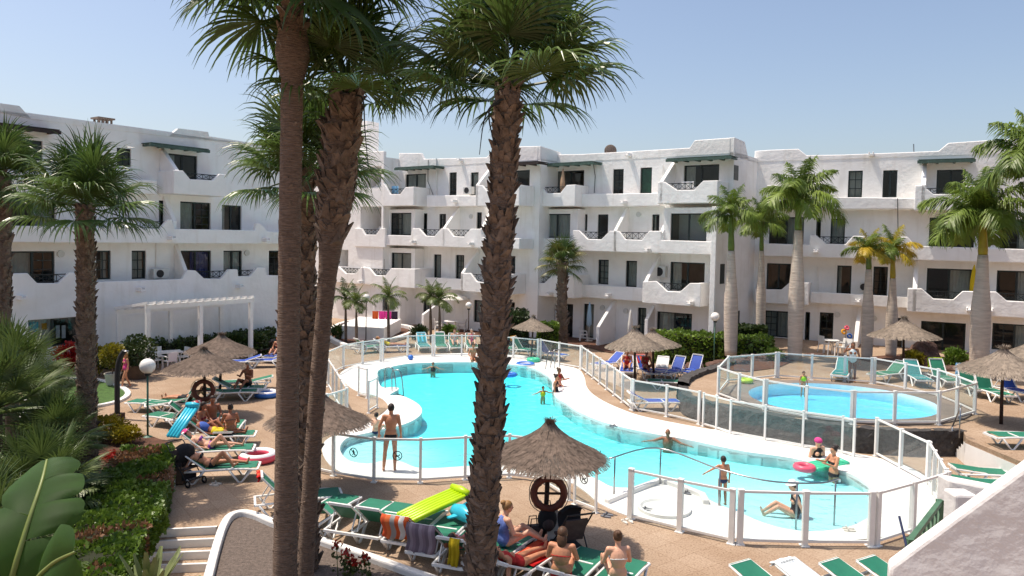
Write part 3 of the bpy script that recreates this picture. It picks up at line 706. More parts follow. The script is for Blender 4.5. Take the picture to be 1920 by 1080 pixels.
for i in range(len(uu)-1):
    for j in range(len(zz)-1):
        uc, zc = (uu[i]+uu[i+1])/2, (zz[j]+zz[j+1])/2
        if any(q[0]<uc<q[2] and q[1]<zc<q[3] for q in ops): continue
        mbw.add([F1.P(uu[i],1.5,zz[j]), F1.P(uu[i+1],1.5,zz[j]), F1.P(uu[i+1],1.5,zz[j+1]), F1.P(uu[i],1.5,zz[j+1])], [(0,1,2,3)])
mbw.build('wall', 'stucco', sb)
for q in ops: opening(F1, sb, q, 1.5)
core(F1, sb, uS0-2, uS1, 1.49, -9, 0, 11.9)
roofline(F1, sb, 1.51, [(585,287),(660,285),(720,283)], 11.6)
a, b, c, d = F1.rect(590,232,688,292,-3); t = MB(); F1.box(t, a, c, -4.3, -3, 11.3, d); t.build('lift_tower', 'stucco', sb, bevel=.03)
parapet(F1, sb, 1.9, [(612,499),(634,500),(648,513),(666,513),(677,501),(679,501)], 531, back=1.5, flankR=False)
parapet(F1, sb, 1.65, [(664,428),(677,428),(684,440),(705,440),(713,428),(722,428)], 463, back=1.5)
# right house of the middle block
uR = F3.uz(1000,300,0)[0]
w3 = wn(F3, 0, (1043,320,1095,360,'s'), (1149,317,1169,364,'g'), (1200,314,1222,363,'G'), (1282,309,1348,350,'s'), (1089,402,1101,448,'d'), (1120,402,1140,450,'d'), (1222,402,1236,450,'d'),
   (1016,484,1066,526,'s'), (1121,487,1141,533,'gc'), (1173,489,1194,538,'d'), (1256,492,1321,545,'se'), (990,567,1041,612,'sc'), (1062,570,1074,633,'d'), (1094,570,1113,633,'d'), (1195,577,1211,640,'gc'), (1231,586,1297,640,'rL'))
wall(F3, mbld, uR, 0, 0, 11.3, 0, w3)
core(F3, mbld, uR, 0, -.01, -11, 0, 11.3)
zt = F3.uz(1370,258,0)[1]
roofline(F3, mbld, .02, [(1000,290),(1090,289),(1293,277),(1302,263),(1370,258)], 11.2)
ff = MB(); ff.slab([F3.P(0,.0,11.0), F3.P(0,.0,zt), F3.P(0,-1.6,zt-.05), F3.P(0,-2.3,zt-.95), F3.P(0,-6,zt-.95), F3.P(0,-11,11.25), F3.P(0,-11,11.0)], F3.d*-.3); ff.build('roof_parapet', 'stucco', mbld, bevel=.03)
# gable end wall that reaches forward on the lower floors
ge = MB(); ge.slab([F3.P(.004,2.2,0), F3.P(.004,2.2,8.2), F3.P(.004,-.5,8.2), F3.P(.004,-.5,0)], F3.d*-.3); ge.build('end_wall', 'stucco', mbld, bevel=.03)
for (x0,y0,x1,y1) in ((1400,392,1409,440),(1376,310,1384,338),(1350,495,1358,532),(1379,583,1386,610)):
    p0 = Fac(F3.o.x+F3.d.x*.006, F3.o.y+F3.d.y*.006, 53); a, b, c, d = p0.rect(x0,y0,x1,y1,0); m = MB(); p0.box(m, a, c, 0, .02, b, d); m.build('slit_window', 'frame', mbld)
parapet(F3, mbld, 1.6, [(1000,347),(1013,347),(1025,362),(1050,362),(1062,347),(1079,346)], 387)
parapet(F3, mbld, .8, [(1090,364),(1237,362)], 387, flankL=False, flankR=False)
zq = parapet(F3, mbld, 1.6, [(1233,341),(1246,341),(1268,356),(1301,356),(1318,339),(1346,338)], 381)
fin(F3, mbld, 1261,303,0, 1236,341,1.6, zq); beam(F3, mbld, 1024,309,1112,305, 1.2,1.2); beam(F3, mbld, 1248,301,1371,293, 1.2,1.2)
zq = parapet(F3, mbld, 1.5, [(1074,432),(1085,432),(1101,448),(1127,449),(1143,433),(1160,433),(1172,449),(1203,450),(1217,433),(1239,433),(1240,450),(1337,453)], 473)
fin(F3, mbld, 1175,386,0, 1150,432,1.5, zq); fin(F3, mbld, 1253,390,0, 1241,436,1.4, zq)
livingroom(F3, mbld, 1244, 1341, 5.7, 8.2, 1.2, wn(F3, 1.2, (1257,400,1325,452,'s')))
livingroom(F3, mbld, 1000, 1083, 5.7, 8.2, .9, wn(F3, .9, (1018,401,1069,446,'s')))
parapet(F3, mbld, 1.3, [(1000,446),(1080,449)], 470, flankL=True, rail=False)
zq = parapet(F3, mbld, 1.8, [(972,514),(985,515),(997,530),(1020,531),(1035,517),(1076,516)], 555)
parapet(F3, mbld, .8, [(1078,533),(1206,540)], 561, flankL=False, flankR=False)
zq = parapet(F3, mbld, 1.8, [(1205,528),(1230,527),(1250,546),(1275,547),(1293,531),(1314,531)], 572)
fin(F3, mbld, 1234,475,0, 1207,527,1.7, zq); fin(F3, mbld, 1147,560,0, 1121,613,2.0, 0); fin(F3, mbld, 1212,572,0, 1219,600,.9, 0)
for x, y, ww in ((1181,294,0),(1172,383,.8),(1144,556,.8),(1217,472,1.5),(1297,571,1.8),(1034,553,1.8)): spout(F3, mbld, x, y, ww)
for x, y in ((1198,402),(1174,583),(1130,577)): lampdisc(F3, mbld, x, y, .002)
aircon(F3, mbld, 1227,499,1247,520, .45)
u, z = F3.uz(1146,283,-4); dm = MB(); dm.tube([F3.P(u,-4,z-.6), F3.P(u,-4,z)], .04, 6); dsh = dm.build('dish_post', 'steel', mbld)
dd = MB(); dd.ball(F3.P(u,-3.9,z), (.42,.14,.42), 18, 10); dd.build('satellite_dish', 'lavagravel', mbld, smooth=True)

# ---------------- right block
FC = Fac(20.1, 41.4, -29)
rb = thing('apartment_building', 'white apartment building at the right behind the royal palms', 'building', FC.o, world=True)
u0, u1 = FC.uz(1415,400,0)[0], 12.0
wc = wn(FC, 0, (1590,320,1617,370,'g'), (1655,319,1682,370,'s'), (1756,318,1810,362,'s'), (1442,407,1507,460,'lR'), (1530,408,1539,455,'d'), (1557,410,1584,462,'d'), (1742,408,1827,465,'s'), (1875,411,1945,470,'lR'),
   (1437,494,1482,556,'s'), (1569,498,1596,552,'d'), (1637,500,1664,556,'g'), (1737,504,1822,568,'s'), (1868,508,1945,572,'sR'),
   (1433,583,1480,632,'lc'), (1509,585,1518,650,'d'), (1536,586,1562,650,'g'), (1680,596,1692,655,'d'), (1726,604,1810,662,'s'), (1860,608,1945,658,'lR'))
wall(FC, rb, u0, u1, 0, 11.3, 0, wc)
core(FC, rb, u0, u1, -.01, -11, 0, 11.3)
roofline(FC, rb, .02, [(1415,283),(1443,281),(1497,279),(1512,291),(1580,290),(1760,283),(1778,268),(1850,263),(1950,258)], 11.1)
parapet(FC, rb, .8, [(1540,369),(1722,372)], 392, flankL=False, flankR=False)
zq = parapet(FC, rb, 1.6, [(1716,348),(1730,348),(1750,364),(1790,364),(1806,349),(1838,348)], 394)
fin(FC, rb, 1738,304,0, 1719,347,1.6, zq); beam(FC, rb, 1720,302,1830,300, 1.2,1.2)
parapet(FC, rb, 1.4, [(1438,347),(1456,347),(1470,362),(1500,362),(1512,348),(1540,348)], 389)
zq = parapet(FC, rb, 1.0, [(1425,456),(1517,459),(1519,441),(1530,441),(1549,457),(1585,458),(1600,442),(1622,443),(1640,459),(1668,460),(1684,444),(1702,444),(1716,461),(1945,468)], 485)
zq = parapet(FC, rb, 1.0, [(1415,542),(1465,543),(1480,530),(1517,530)], 570, rail=False)
parapet(FC, rb, .8, [(1520,547),(1704,557)], 573, flankL=False, flankR=False)
zq = parapet(FC, rb, 1.5, [(1702,541),(1728,541),(1750,560),(1787,562),(1805,546),(1868,547),(1888,564),(1925,566),(1945,550)], 591)
fin(FC, rb, 1722,487,0, 1703,541,1.5, zq); fin(FC, rb, 1610,575,0, 1598,640,1.8, 0)
for x, y, ww in ((1634,293,0),(1531,474,1.0),(1702,479,1.0),(1609,567,.8),(1817,583,1.5),(1856,584,1.5)): spout(FC, rb, x, y, ww)
for x, y in ((1639,597),(1570,590)): lampdisc(FC, rb, x, y, .002)

def FP(x, w, f=FL): return f.P(f.uz(x,640,w)[0], w, 0)     # foot point before the left building at picture column x

def cable(f, root, pts, w, r_=.02, m='iron', nm='cable'):
    MB().tube([f.P(f.uz(x,y,w)[0], w, f.uz(x,y,w)[1]) for x,y in pts], r_, 5).build(nm, m, root)
cable(F1, mbld, [(803,300),(802,340),(807,352),(812,366)], .05, .018); cable(F1, mbld, [(818,297),(818,366)], .06, .045, 'white', 'drain_pipe')
cable(F3, mbld, [(1112,306),(1116,330),(1114,362)], .06, .02); cable(F3, mbld, [(1243,310),(1243,361)], .06, .04, 'white', 'drain_pipe'); cable(FC, rb, [(1683,372),(1684,440)], .86, .022); cable(FC, rb, [(1533,500),(1533,545)], .05, .04, 'white', 'drain_pipe'); cable(FC, rb, [(1713,270),(1714,300)], -.5, .03, 'steel', 'aerial'); cable(FL, ob, [(293,455),(293,505)], .05, .03, 'white', 'drain_pipe')
aircon(FC, rb, 1612,530,1630,546, .5); aircon(F1, mbld, 868,350,884,364, .5)
# ================================================================ pool fences
FH = 1.15
def fence(name, label, runs, z=0.0, h=FH, pw=.085, signs=None, cat='fence'):
    # runs: lists of ground points; each pair of posts carries one framed glass panel
    root = thing(name, label, cat, runs[0][0], world=True); no = 0
    for pts in runs:
        pts = [Vector((p.x,p.y,z)) for p in pts]; k = len(pts)
        for i, p in enumerate(pts):
            a = pts[max(i-1,0)]; b = pts[min(i+1,k-1)]; t = (b-a); rz = math.atan2(t.y,t.x)
            m = MB().box((p.x,p.y,z+h/2), (pw,pw,h), rz); m.box((p.x,p.y,z+h+.012), (pw+.012,pw+.012,.024), rz); m.box((p.x,p.y,z+.01), (pw+.07,pw+.07,.02), rz)
            m.build('post', 'white', root)
        for i in range(k-1):
            a, b = pts[i], pts[i+1]; t = (b-a).normalized(); a2, b2 = a+t*pw*.55, b-t*pw*.55; U = Vector((0,0,1))
            MB().bar(a2+U*(h-.03), b2+U*(h-.03), .045, .05).build('rail', 'white', root); MB().bar(a2+U*.10, b2+U*.10, .045, .05).build('rail', 'white', root)
            g = MB().add([a2+U*.125, b2+U*.125, b2+U*(h-.055), a2+U*(h-.055)], [(0,1,2,3)])
            nn = t.cross(U)
            if nn.dot(CAM-a2) < 0: g.f = [(3,2,1,0)]
            fr = g.build('glass', 'fence_glass', root)
            if signs and no in signs:
                c, fig = signs[no]; cc = a2.lerp(b2, c)+U*.70; nn = nn if nn.dot(CAM-a2) > 0 else -nn; sign(fr, cc+nn*.006, t if t.x > 0 else -t, nn, fig)
            no += 1
    return root
MT['signred'] = mat('sign_black', (.02,.02,.025), .5, var=.1)
def sign(parent, c, t, nn, fig):
    U = Vector((0,0,1)); Mx = Matrix(((t.x,0,nn.x),(t.y,0,nn.y),(0,1,0)))
    m = MB().torus(c, .115, .012, 24, 6, M=Mx)
    d1 = (t*.08+U*-.08); m.bar(c+d1, c-d1, .016, .012, up=nn)
    if fig == 'run':
        m.ball(c+U*.06, (.018,.018,.018), 8, 6); m.bar(c+U*.045, c-U*.01, .03, .012, up=nn)
        for s in (-1,1): m.bar(c-U*.005, c-U*.075+t*.03*s, .014, .012, up=nn); m.bar(c+U*.035, c+t*.045*s-U*.0, .012, .012, up=nn)
    else:
        m.bar(c-t*.05-U*.01, c+t*.035-U*.01, .035, .012, up=nn); m.ball(c+t*.05+U*.02, (.02,.012,.02), 8, 6)
        for s in (-.045,.03): m.bar(c+t*s-U*.02, c+t*s-U*.07, .014, .012, up=nn)
    m.build('prohibition_sign', 'signred', parent)
def T(l, h=FH): return [G(x,y,h) for x,y in l]
fence('pool_fence', 'white glass fence nearest the camera before the shallow pool end', [T([(1184,880),(1277,899.5),(1374.5,918)]), T([(1390,919),(1512,922),(1636,923)]), T([(1647,922),(1714,904),(1777,885)])], pw=.11)
n1 = T([(560,798),(625.6,811),(702,821),(789,822.5),(873,818),(956,815)])+[G(1012,904), G(1066,938)]
fence('pool_fence', 'curved glass fence with round prohibition signs behind the green loungers', [n1], pw=.07, signs={1:(.5,'run'), 2:(.5,'dog')})
fence('pool_gate', 'open glass gate with a no dogs sign beside the near thatched umbrella', [[G(1077,946), G(1117,962)]], pw=.05, signs={0:(.42,'dog')}, cat='gate')
fence('pool_fence', 'short glass fence by the steps behind the leaning palm trunks', [T([(560,756),(613,739),(650,728)]), T([(649,725),(640,711),(631,697),(624,686),(616,674),(608,664)])])
fence('pool_gate', 'pair of open glass gate leaves left of the pool ladder', [[G(672,742), G(688,747)], [G(691,775), G(707,765)]], pw=.05, cat='gate')
fence('pool_fence', 'far glass fence along the back edge of the large pool', [T([(607,662),(644,646),(680,640),(714,636)]), T([(718,635),(764.6,629),(811,628)]), T([(815,628),(866,628),(915,629),(963,632),(1009,636)]), T([(1014,636),(1049,642),(1089,648)])])
def lerpl(a, b, n): return [a.lerp(b,i/n) for i in range(n+1)]
e0, e1 = G(1091,649,FH), G(1185,711,FH)
fence('pool_fence', 'glass fence slanting down to the right beside the blue loungers', [lerpl(e0,e1,7), T([(1188,712),(1251,722),(1312,734)])])
fence('pool_fence', 'low glass fence before the black lava stone wall', [T([(1320,737),(1345,743),(1371,750),(1436,760),(1507,771),(1581,781),(1603,786)])], pw=.06)
fence('pool_fence', 'white glass fence at the right end of the large pool', [T([(1645,784),(1691,805),(1742,828)]), lerpl(G(1744,830,FH),G(1775,880,FH),3)])
KT = 1.8
kf = [G(x,y,KT) for x,y in [(1348,688),(1387,700.5),(1434,712)]], [G(x,y,KT) for x,y in [(1438,712),(1513,724),(1598,733)]], [G(x,y,KT) for x,y in [(1603,733),(1679,734),(1762,734),(1796,726),(1829.5,718)]]
kb_ = [G(x,y,KT) for x,y in [(1348,687),(1366,668),(1411,665),(1456,661)]], [G(x,y,KT) for x,y in [(1461,661),(1523,665),(1585,668),(1635,671)]], [G(x,y,KT) for x,y in [(1641,671),(1699,681),(1760,692),(1796,704),(1829.5,717)]]
fence('pool_fence', 'front half of the glass fence around the round pool', list(kf), z=TZ, h=1.05)
fence('pool_fence', 'back half of the glass fence around the round pool', list(kb_), z=TZ, h=1.05)
# hand rails and ladders
def rail(name, label, tubes, cat, r=.022, m='steel'):
    root = thing(name, label, cat, tubes[0][1][-1], world=True)
    for nm, pts in tubes: MB().tube(pts, r, 8).build(nm, m, root, smooth=True)
    return root
U = Vector((0,0,1))
a, b, c, d, e = G(1153,926), G(1240,906), G(1460,1010,.9), G(1495,985,-.3), G(1570,955,-.25)
hp = smooth_open([G(1143,860,.95), G(1232,840,.95), G(1350,880,.9), G(1430,900,.86), G(1495,906,.84), G(1545,905,.84), G(1572,898,.84), G(1574,903,.7)], 5)
rail('pool_handrail', 'long bent steel handrail leading into the shallow end', [('rail', hp), ('upright', [G(1153,858,.95), Vector((G(1153,858,.95).x, G(1153,858,.95).y, -.02))]), ('upright', [G(1239,841,.95), Vector((G(1239,841,.95).x, G(1239,841,.95).y, -.2))]), ('upright', [G(1350,880,.9), Vector((G(1350,880,.9).x, G(1350,880,.9).y, -.45))]), ('upright', [G(1495,906,.84), Vector((G(1495,906,.84).x, G(1495,906,.84).y, -.45))]), ('upright', [G(1567,900,.84), Vector((G(1567,900,.84).x, G(1567,900,.84).y, -.45))])], 'handrail')
def ladder(label, p, q, back):
    root = thing('pool_ladder', label, 'ladder', p, world=True); bk = Vector(back)
    for s in (p, q): MB().tube(smooth_open([s, s+U*.75, s+U*.88-bk*.12, s+U*.8-bk*.45, s-U*.1-bk*.62, s-U*.7-bk*.62], 5), .024, 8).build('hand_rail', 'steel', root, smooth=True)
    for i in range(3): z = -.15-.22*i; MB().box(((p+q)/2-bk*.62+U*z)[:], ((p-q).length,.09,.03), math.atan2((q-p).y,(q-p).x)).build('rung', 'steel', root)
ladder('curved steel pool ladder on the left rim', G(722,729), G(735,734), (-.8,.3,0))
ladder('steel pool ladder at the far rim of the pool', G(1040,692), G(1049,689), (.75,.5,0))
rr = thing('step_handrail', 'thin steel handrail beside the wide white steps', 'handrail', G(1779,856), world=True)
r0, r1 = G(1789,853,0)+Vector((-.15,-.1,0)), G(1812,823,TZ)+Vector((-.15,.1,0))
for p in (r0, r1): MB().tube([p, p+U*.9], .02, 8).build('upright', 'steel', rr, smooth=True)
MB().tube([r0+U*.9-(r1-r0)*.1, r1+U*.9+(r1-r0)*.1], .022, 8).build('rail', 'steel', rr, smooth=True)
# ================================================================ palms and plants
MT['fan'] = leafmat('fan_palm_leaf', (.034,.072,.015), (.13,.21,.05), 1.2, .34, .33)
MT['fan_yellow'] = leafmat('fan_palm_leaf_yellowing', (.05,.075,.014), (.20,.19,.04), 1.5, .3)
MT['royal'] = leafmat('royal_palm_leaf', (.055,.11,.018), (.23,.32,.05), 1.0, .35)
MT['royal_yellow'] = leafmat('royal_palm_leaf_yellow', (.22,.23,.02), (.60,.44,.04), 1.0, .35)
MT['adonidia'] = leafmat('small_palm_leaf', (.03,.07,.02), (.16,.20,.04), 1.0, .3)
MT['dead'] = mat('dry_leaf_base', C(120,88,66), .95, var=.4, vscale=5, bump=.6, bscale=30)
MT['boots'] = mat('brown_leaf_stubs', C(112,96,83), .95, var=.55, vscale=6, bump=.6, bscale=24)
MT['bark_red'] = mat('ringed_palm_bark', C(120,101,87), .95, var=.5, vscale=3.2, bump=1.0, bscale=3, stretch=(3,3,26), bdist=.05)
MT['bark_grey'] = mat('grey_ringed_palm_bark', C(190,176,162), .9, var=.18, vscale=1.6, bump=.6, bscale=2.5, stretch=(1.2,1.2,9), bdist=.05)
MT['fibre'] = mat('red_brown_fibre', C(108,62,46), .95, var=.35, vscale=6, bump=.8, bscale=26)
MT['shaft'] = mat('green_crownshaft', (.10,.16,.025), .4, var=.3, vscale=2)
MT['shaft_y'] = mat('yellow_crownshaft', (.32,.25,.02), .4, var=.3, vscale=2)
MT['petiole'] = mat('leaf_stalk', (.10,.13,.035), .5, var=.3)

def fan_mesh(name, pitch, seed, m, seg=30, Lp=.75, Ls=1.0, spread=135, droop=.55):
    # a fan leaf: stalk, webbed folded inner fan, split drooping tips; pitch in degrees above the level
    r = random.Random(seed); mb = MB(); cp, sp = math.cos(R(pitch)), math.sin(R(pitch))
    X = Vector((cp,0,sp)); Y = Vector((0,1,0)); Z = Vector((-sp,0,cp))
    stalk = [Vector((0,0,0))+X*Lp*t-Vector((0,0,1))*.12*t*t*Lp for t in (0,.33,.66,1)]
    mb.tube(stalk, [.028,.02,.016,.012], 5); o = stalk[-1]
    da = 2*R(spread)/seg; D_ = Vector((0,0,-1)); NS = 6
    for i in range(seg):
        a = -R(spread)+da*(i+.5); L_ = Ls*(1-.25*(abs(a)/R(spread))**2)*r.uniform(.88,1.1); rows = []
        g = droop*r.uniform(.55,1.3); tw = r.uniform(-.05,.05); d = (X*math.cos(a+tw)+Y*math.sin(a+tw)+Z*.16*math.cos(a)).normalized(); c = o.copy()
        sdv = (X*-math.sin(a)+Y*math.cos(a))
        for k in range(NS+1):
            t = k/NS; w = L_*min(t+.03,.42)*da*.47*(1 if t < .5 else max(.03,1-(t-.5)*1.9)); wd = sdv*w; nz_ = sdv.cross(d).normalized(); fold = nz_*w*.75
            rows.append((c-wd+fold*.5, c-fold*.5, c+wd+fold*.5))
            if t > .3: d = (d+D_*g*(.18+.75*(t-.3))).normalized()
            c = c+d*L_/NS
        b = len(mb.v)
        for q in rows: mb.v += [tuple(v) for v in q]
        for k in range(len(rows)-1):
            for j in (0,1): mb.f.append((b+3*k+j, b+3*k+3+j, b+3*k+4+j, b+3*k+1+j))
    return mb.mesh(name, m)
PITCH = (76,58,42,25,8,-12,-38)
def fan_set(m, seed, **k): return [[fan_mesh('frond', p, seed+i*10+j, m, droop=k.get('dr',(.55,.8,.95,1.05,1.1,1.0,.8)[i]), seg=k.get('seg',36), Lp=k.get('Lp',.8), Ls=k.get('Ls',1.0)) for j in range(2)] for i, p in enumerate(PITCH)]
FAN = fan_set('fan', 1); FANY = fan_set('fan_yellow', 3)
def boots(path, rads, z0, z1, step, size, n0=9, seed=0, flare=1.0):
    r = random.Random(seed); mb = MB(); z = z0; k = 0
    def at(z):
        for i in range(len(path)-1):
            if path[i].z <= z <= path[i+1].z:
                t = (z-path[i].z)/(path[i+1].z-path[i].z+1e-6); return path[i].lerp(path[i+1],t), rads[i]+(rads[i+1]-rads[i])*t
        return path[-1], rads[-1]
    while z < z1:
        c, rad = at(z); n = max(6, int(n0)); 
        for j in range(n):
            if r.random() < .16: continue
            a = 2*math.pi*(j+.5*(k%2)+r.uniform(-.45,.45))/n; d = Vector((math.cos(a),math.sin(a),0)); s = Vector((-d.y,d.x,0)); q = size*r.uniform(.45,1.45)
            p = c+d*(rad*.93)+Vector((0,0,r.uniform(-.06,.06))); tip = p+d*q*.45*flare*r.uniform(.2,1.7)+Vector((0,0,q*r.uniform(.8,1.4)))+s*q*r.uniform(-.7,.7)
            w_ = q*.55; tw = s*w_*.42
            mb.add([p-s*w_, p+s*w_, p+d*q*.35*flare+Vector((0,0,q*.35)), tip-tw, tip+tw, p+Vector((0,0,q*.8))-d*.02], [(0,1,2),(1,4,3,2),(0,2,3),(0,3,5),(3,4,5),(4,1,5)])
        z += step*r.uniform(.8,1.2); k += 1
    return mb
def path_z(path, z):
    for i in range(len(path)-1):
        if path[i].z <= z <= path[i+1].z: return path[i].lerp(path[i+1], (z-path[i].z)/(path[i+1].z-path[i].z))
    return path[-1]
def fan_palm(label, base, top, rads, nf=42, scale=1.7, sets=(FAN,), smooth_to=None, bulge=None, seed=1, bootsize=.16, step=.12, lean=None, down=.5, name='fan_palm', group='fan palms around the pool', nb=9, mid=None, ymix=0.0, lo=7):
    r = random.Random(seed); root = thing(name, label, 'palm tree', base, group=group, world=True)
    k = 14; path = []; rr = []
    for i in range(k+1):
        t = i/k
        p = base.lerp(top, t) if mid is None else (base*(1-t)**2+mid*2*t*(1-t)+top*t*t)
        path.append(p); j = t*(len(rads)-1); q = min(int(j), len(rads)-2); rr.append(rads[q]+(rads[q+1]-rads[q])*(j-q))
    # rings
    pts2 = []; r2 = []
    for i in range(k):
        for j in range(6):
            t = j/6; pts2.append(path[i].lerp(path[i+1],t)); r2.append((rr[i]+(rr[i+1]-rr[i])*t)*(1+.03*((i*6+j)%2)+r.uniform(-.025,.03)))
    pts2.append(path[-1]); r2.append(rr[-1])
    if bulge:
        for i, p in enumerate(pts2):
            z = p.z-bulge[0]
            if abs(z) < bulge[1]: r2[i] *= 1+bulge[2]*math.cos(z/bulge[1]*math.pi/2)
    MB().tube(pts2, r2, 16).build('trunk', 'bark_red', root, smooth=True)
    if smooth_to is None or smooth_to < top.z:
        z0 = base.z+.1 if smooth_to is None else smooth_to
        boots(path, [x*1.0 for x in rr], z0, top.z+.1, step, bootsize, nb, seed).build('leaf_bases', 'boots', root, kind='stuff')
    if smooth_to is not None: boots(path, [x*1.0 for x in rr], base.z+.2, smooth_to, .16, .055, 7, seed+40, .8).build('bark_scars', 'boots', root, kind='stuff')
    for i in range(nf):
        t = (i+.5)/nf; pi = min(lo-1, int((t**(1.35-.5*down))*lo))
        st = sets[0] if r.random() > ymix or len(sets) == 1 else sets[1]
        me = st[pi][r.randrange(2)]; a = i*2.39996+r.uniform(-.25,.25); z = .28*scale*(1-t)
        s = scale*r.uniform(.86,1.12)
        o = inst('frond', me, root, Vector(top-base)+Vector((math.cos(a)*.06,math.sin(a)*.06,z)), (r.uniform(-.12,.12), r.uniform(-.1,.1), a), (s,s,s))
    return root
def TOP(x, y, d): return AT(x, y, d)
def BASE(x, d, z=0.0):
    lo = AT(x, 700, d); return Vector((lo.x, lo.y, z))
# the three large trunks in the foreground
pA0 = Vector((AT(533,1080,11).x, 11, 0)); pA1 = AT(551,-70,11)
fan_palm('tall smooth trunked palm left of centre with a red brown swelling under its crown', pA0, pA1, [.18,.168,.158,.155,.15], nf=36, scale=1.2, smooth_to=AT(548,70,11).z, bulge=(AT(548,95,11).z,.45,.55), seed=3, bootsize=.13, down=.75)
pB0 = Vector((AT(568,1080,12).x, 12, 0)); pB1 = AT(652,178,12)
fan_palm('leaning palm with a shaggy thick upper trunk just right of the tall smooth one', pB0, pB1, [.145,.14,.135,.13,.13,.13,.13,.13,.13,.135,.15,.22,.27,.27,.26,.22], nf=25, scale=1.0, lo=5, smooth_to=AT(610,452,12).z, seed=4, bootsize=.15, step=.09, nb=13, down=.55, mid=(pB0*.45+pB1*.55)+Vector((-.16,0,0)))
pD0 = Vector((AT(893,1080,10.5).x, 10.5, 0)); pD1 = AT(953,172,10.5)
fan_palm('palm with rough scaly trunk standing in the middle before the pool', pD0, pD1, [.24,.205,.185,.178,.17,.165,.155], nf=28, scale=1.12, lo=5, seed=5, bootsize=.12, step=.075, nb=12, down=.6)
fan_palm('palm whose crown shows behind the two tall trunks left of centre', Vector((AT(577,900,13.8).x,13.8,0)), AT(573,335,13.8), [.2,.17,.15,.15], nf=26, scale=.97, lo=6, sets=(FAN,FANY), ymix=.1, seed=6, bootsize=.15, step=.12, nb=10, down=.45)
fan_palm('palm with dark scaly trunk in the garden bed at the left', BASE(163,18,.05), AT(160,392,18), [.25,.215,.2,.195,.19,.18], nf=27, scale=1.0, lo=6, seed=7, bootsize=.10, step=.07, nb=13, down=.55)
fan_palm('palm at the far left edge, cut by the picture border', BASE(0,23,0), AT(6,335,23), [.27,.24,.23,.22], nf=36, scale=.95, seed=8, bootsize=.15, step=.13, nb=10)
fan_palm('short stout palm in front of the middle building', BASE(1053,43.5,0), AT(1054,492,43.5), [.34,.29,.27,.26], nf=28, scale=.95, seed=9, bootsize=.2, step=.2, nb=9, down=.35, sets=(FAN,FANY), ymix=.4)

def stalks(label, lines):
    t = next(o for o in COL.objects if o.get('label') == label)
    for l in lines: MB().tube(smooth_open(l,5), [.018-.013*i/(5*(len(l)-1)) for i in range(5*(len(l)-1)+1)], 5).build('dry_stalk', 'iron', t)
stalks('palm with rough scaly trunk standing in the middle before the pool', [[AT(948,185,10.3),AT(925,195,10.2),AT(908,225,10.2),AT(899,290,10.2)], [AT(945,190,10.3),AT(918,205,10.3),AT(922,250,10.3),AT(936,275,10.3)]])
stalks('leaning palm with a shaggy thick upper trunk just right of the tall smooth one', [[AT(662,180,11.8),AT(680,185,11.7),AT(684,240,11.7),AT(690,312,11.7)]])
def pinnate_mesh(name, pitch, seed, m, L_=2.2, n=34, leaf=.74, bend=1.2, plume=True):
    r = random.Random(seed); mb = MB(); pts = []; p = Vector((0,0,0)); a = R(pitch); k = 14
    for i in range(k+1):
        pts.append(p.copy()); p = p+Vector((math.cos(a),0,math.sin(a)))*L_/k; a -= R(bend*9)*(.4+1.2*i/k)
        a = max(a, R(-88))
    mb.tube(pts, [.035*(1-.85*i/k) for i in range(k+1)], 5)
    for i in range(n):
        t = .12+.88*(i+.5)/n; j = min(k-1, int(t*k)); f = t*k-j; c = pts[j].lerp(pts[j+1],f); T_ = (pts[j+1]-pts[j]).normalized(); N_ = Vector((-T_.z,0,T_.x))
        ln = leaf*(math.sin(math.pi*min(1,.18+t*.86))**.6)*r.uniform(.85,1.1)
        for s in (-1,1):
            for q in range(2 if plume else 1):
                el = r.uniform(-.35,.75) if plume else r.uniform(.1,.4)
                d = (T_*.62+Vector((0,s,0))*.85+N_*el).normalized(); sd = d.cross(N_).normalized(); w_ = .026*r.uniform(.8,1.2); rows = []
                for u, ww in ((0,.5),(.4,1),(.75,.7),(1,.05)):
                    e = c+d*ln*u-Vector((0,0,1))*ln*.75*u*u*r.uniform(.8,1.2); rows.append((e-sd*w_*ww, e+sd*w_*ww))
                b = len(mb.v)
                for v0, v1 in rows: mb.v += [tuple(v0), tuple(v1)]
                for x in range(3): mb.f.append((b+2*x, b+2*x+2, b+2*x+3, b+2*x+1))
    return mb.mesh(name, m)
def pin_set(m, seed, **k): return [[pinnate_mesh('frond', p, seed+i*7+j, m, bend=b, **k) for j in range(2)] for i, (p, b) in enumerate(((84,.35),(68,.75),(50,.9),(30,.95),(8,.85)))]
ROY = pin_set('royal', 50, n=42); ROYY = pin_set('royal_yellow', 70, n=40); ADO = pin_set('adonidia', 90, L_=1.3, n=18, leaf=.42, plume=False)
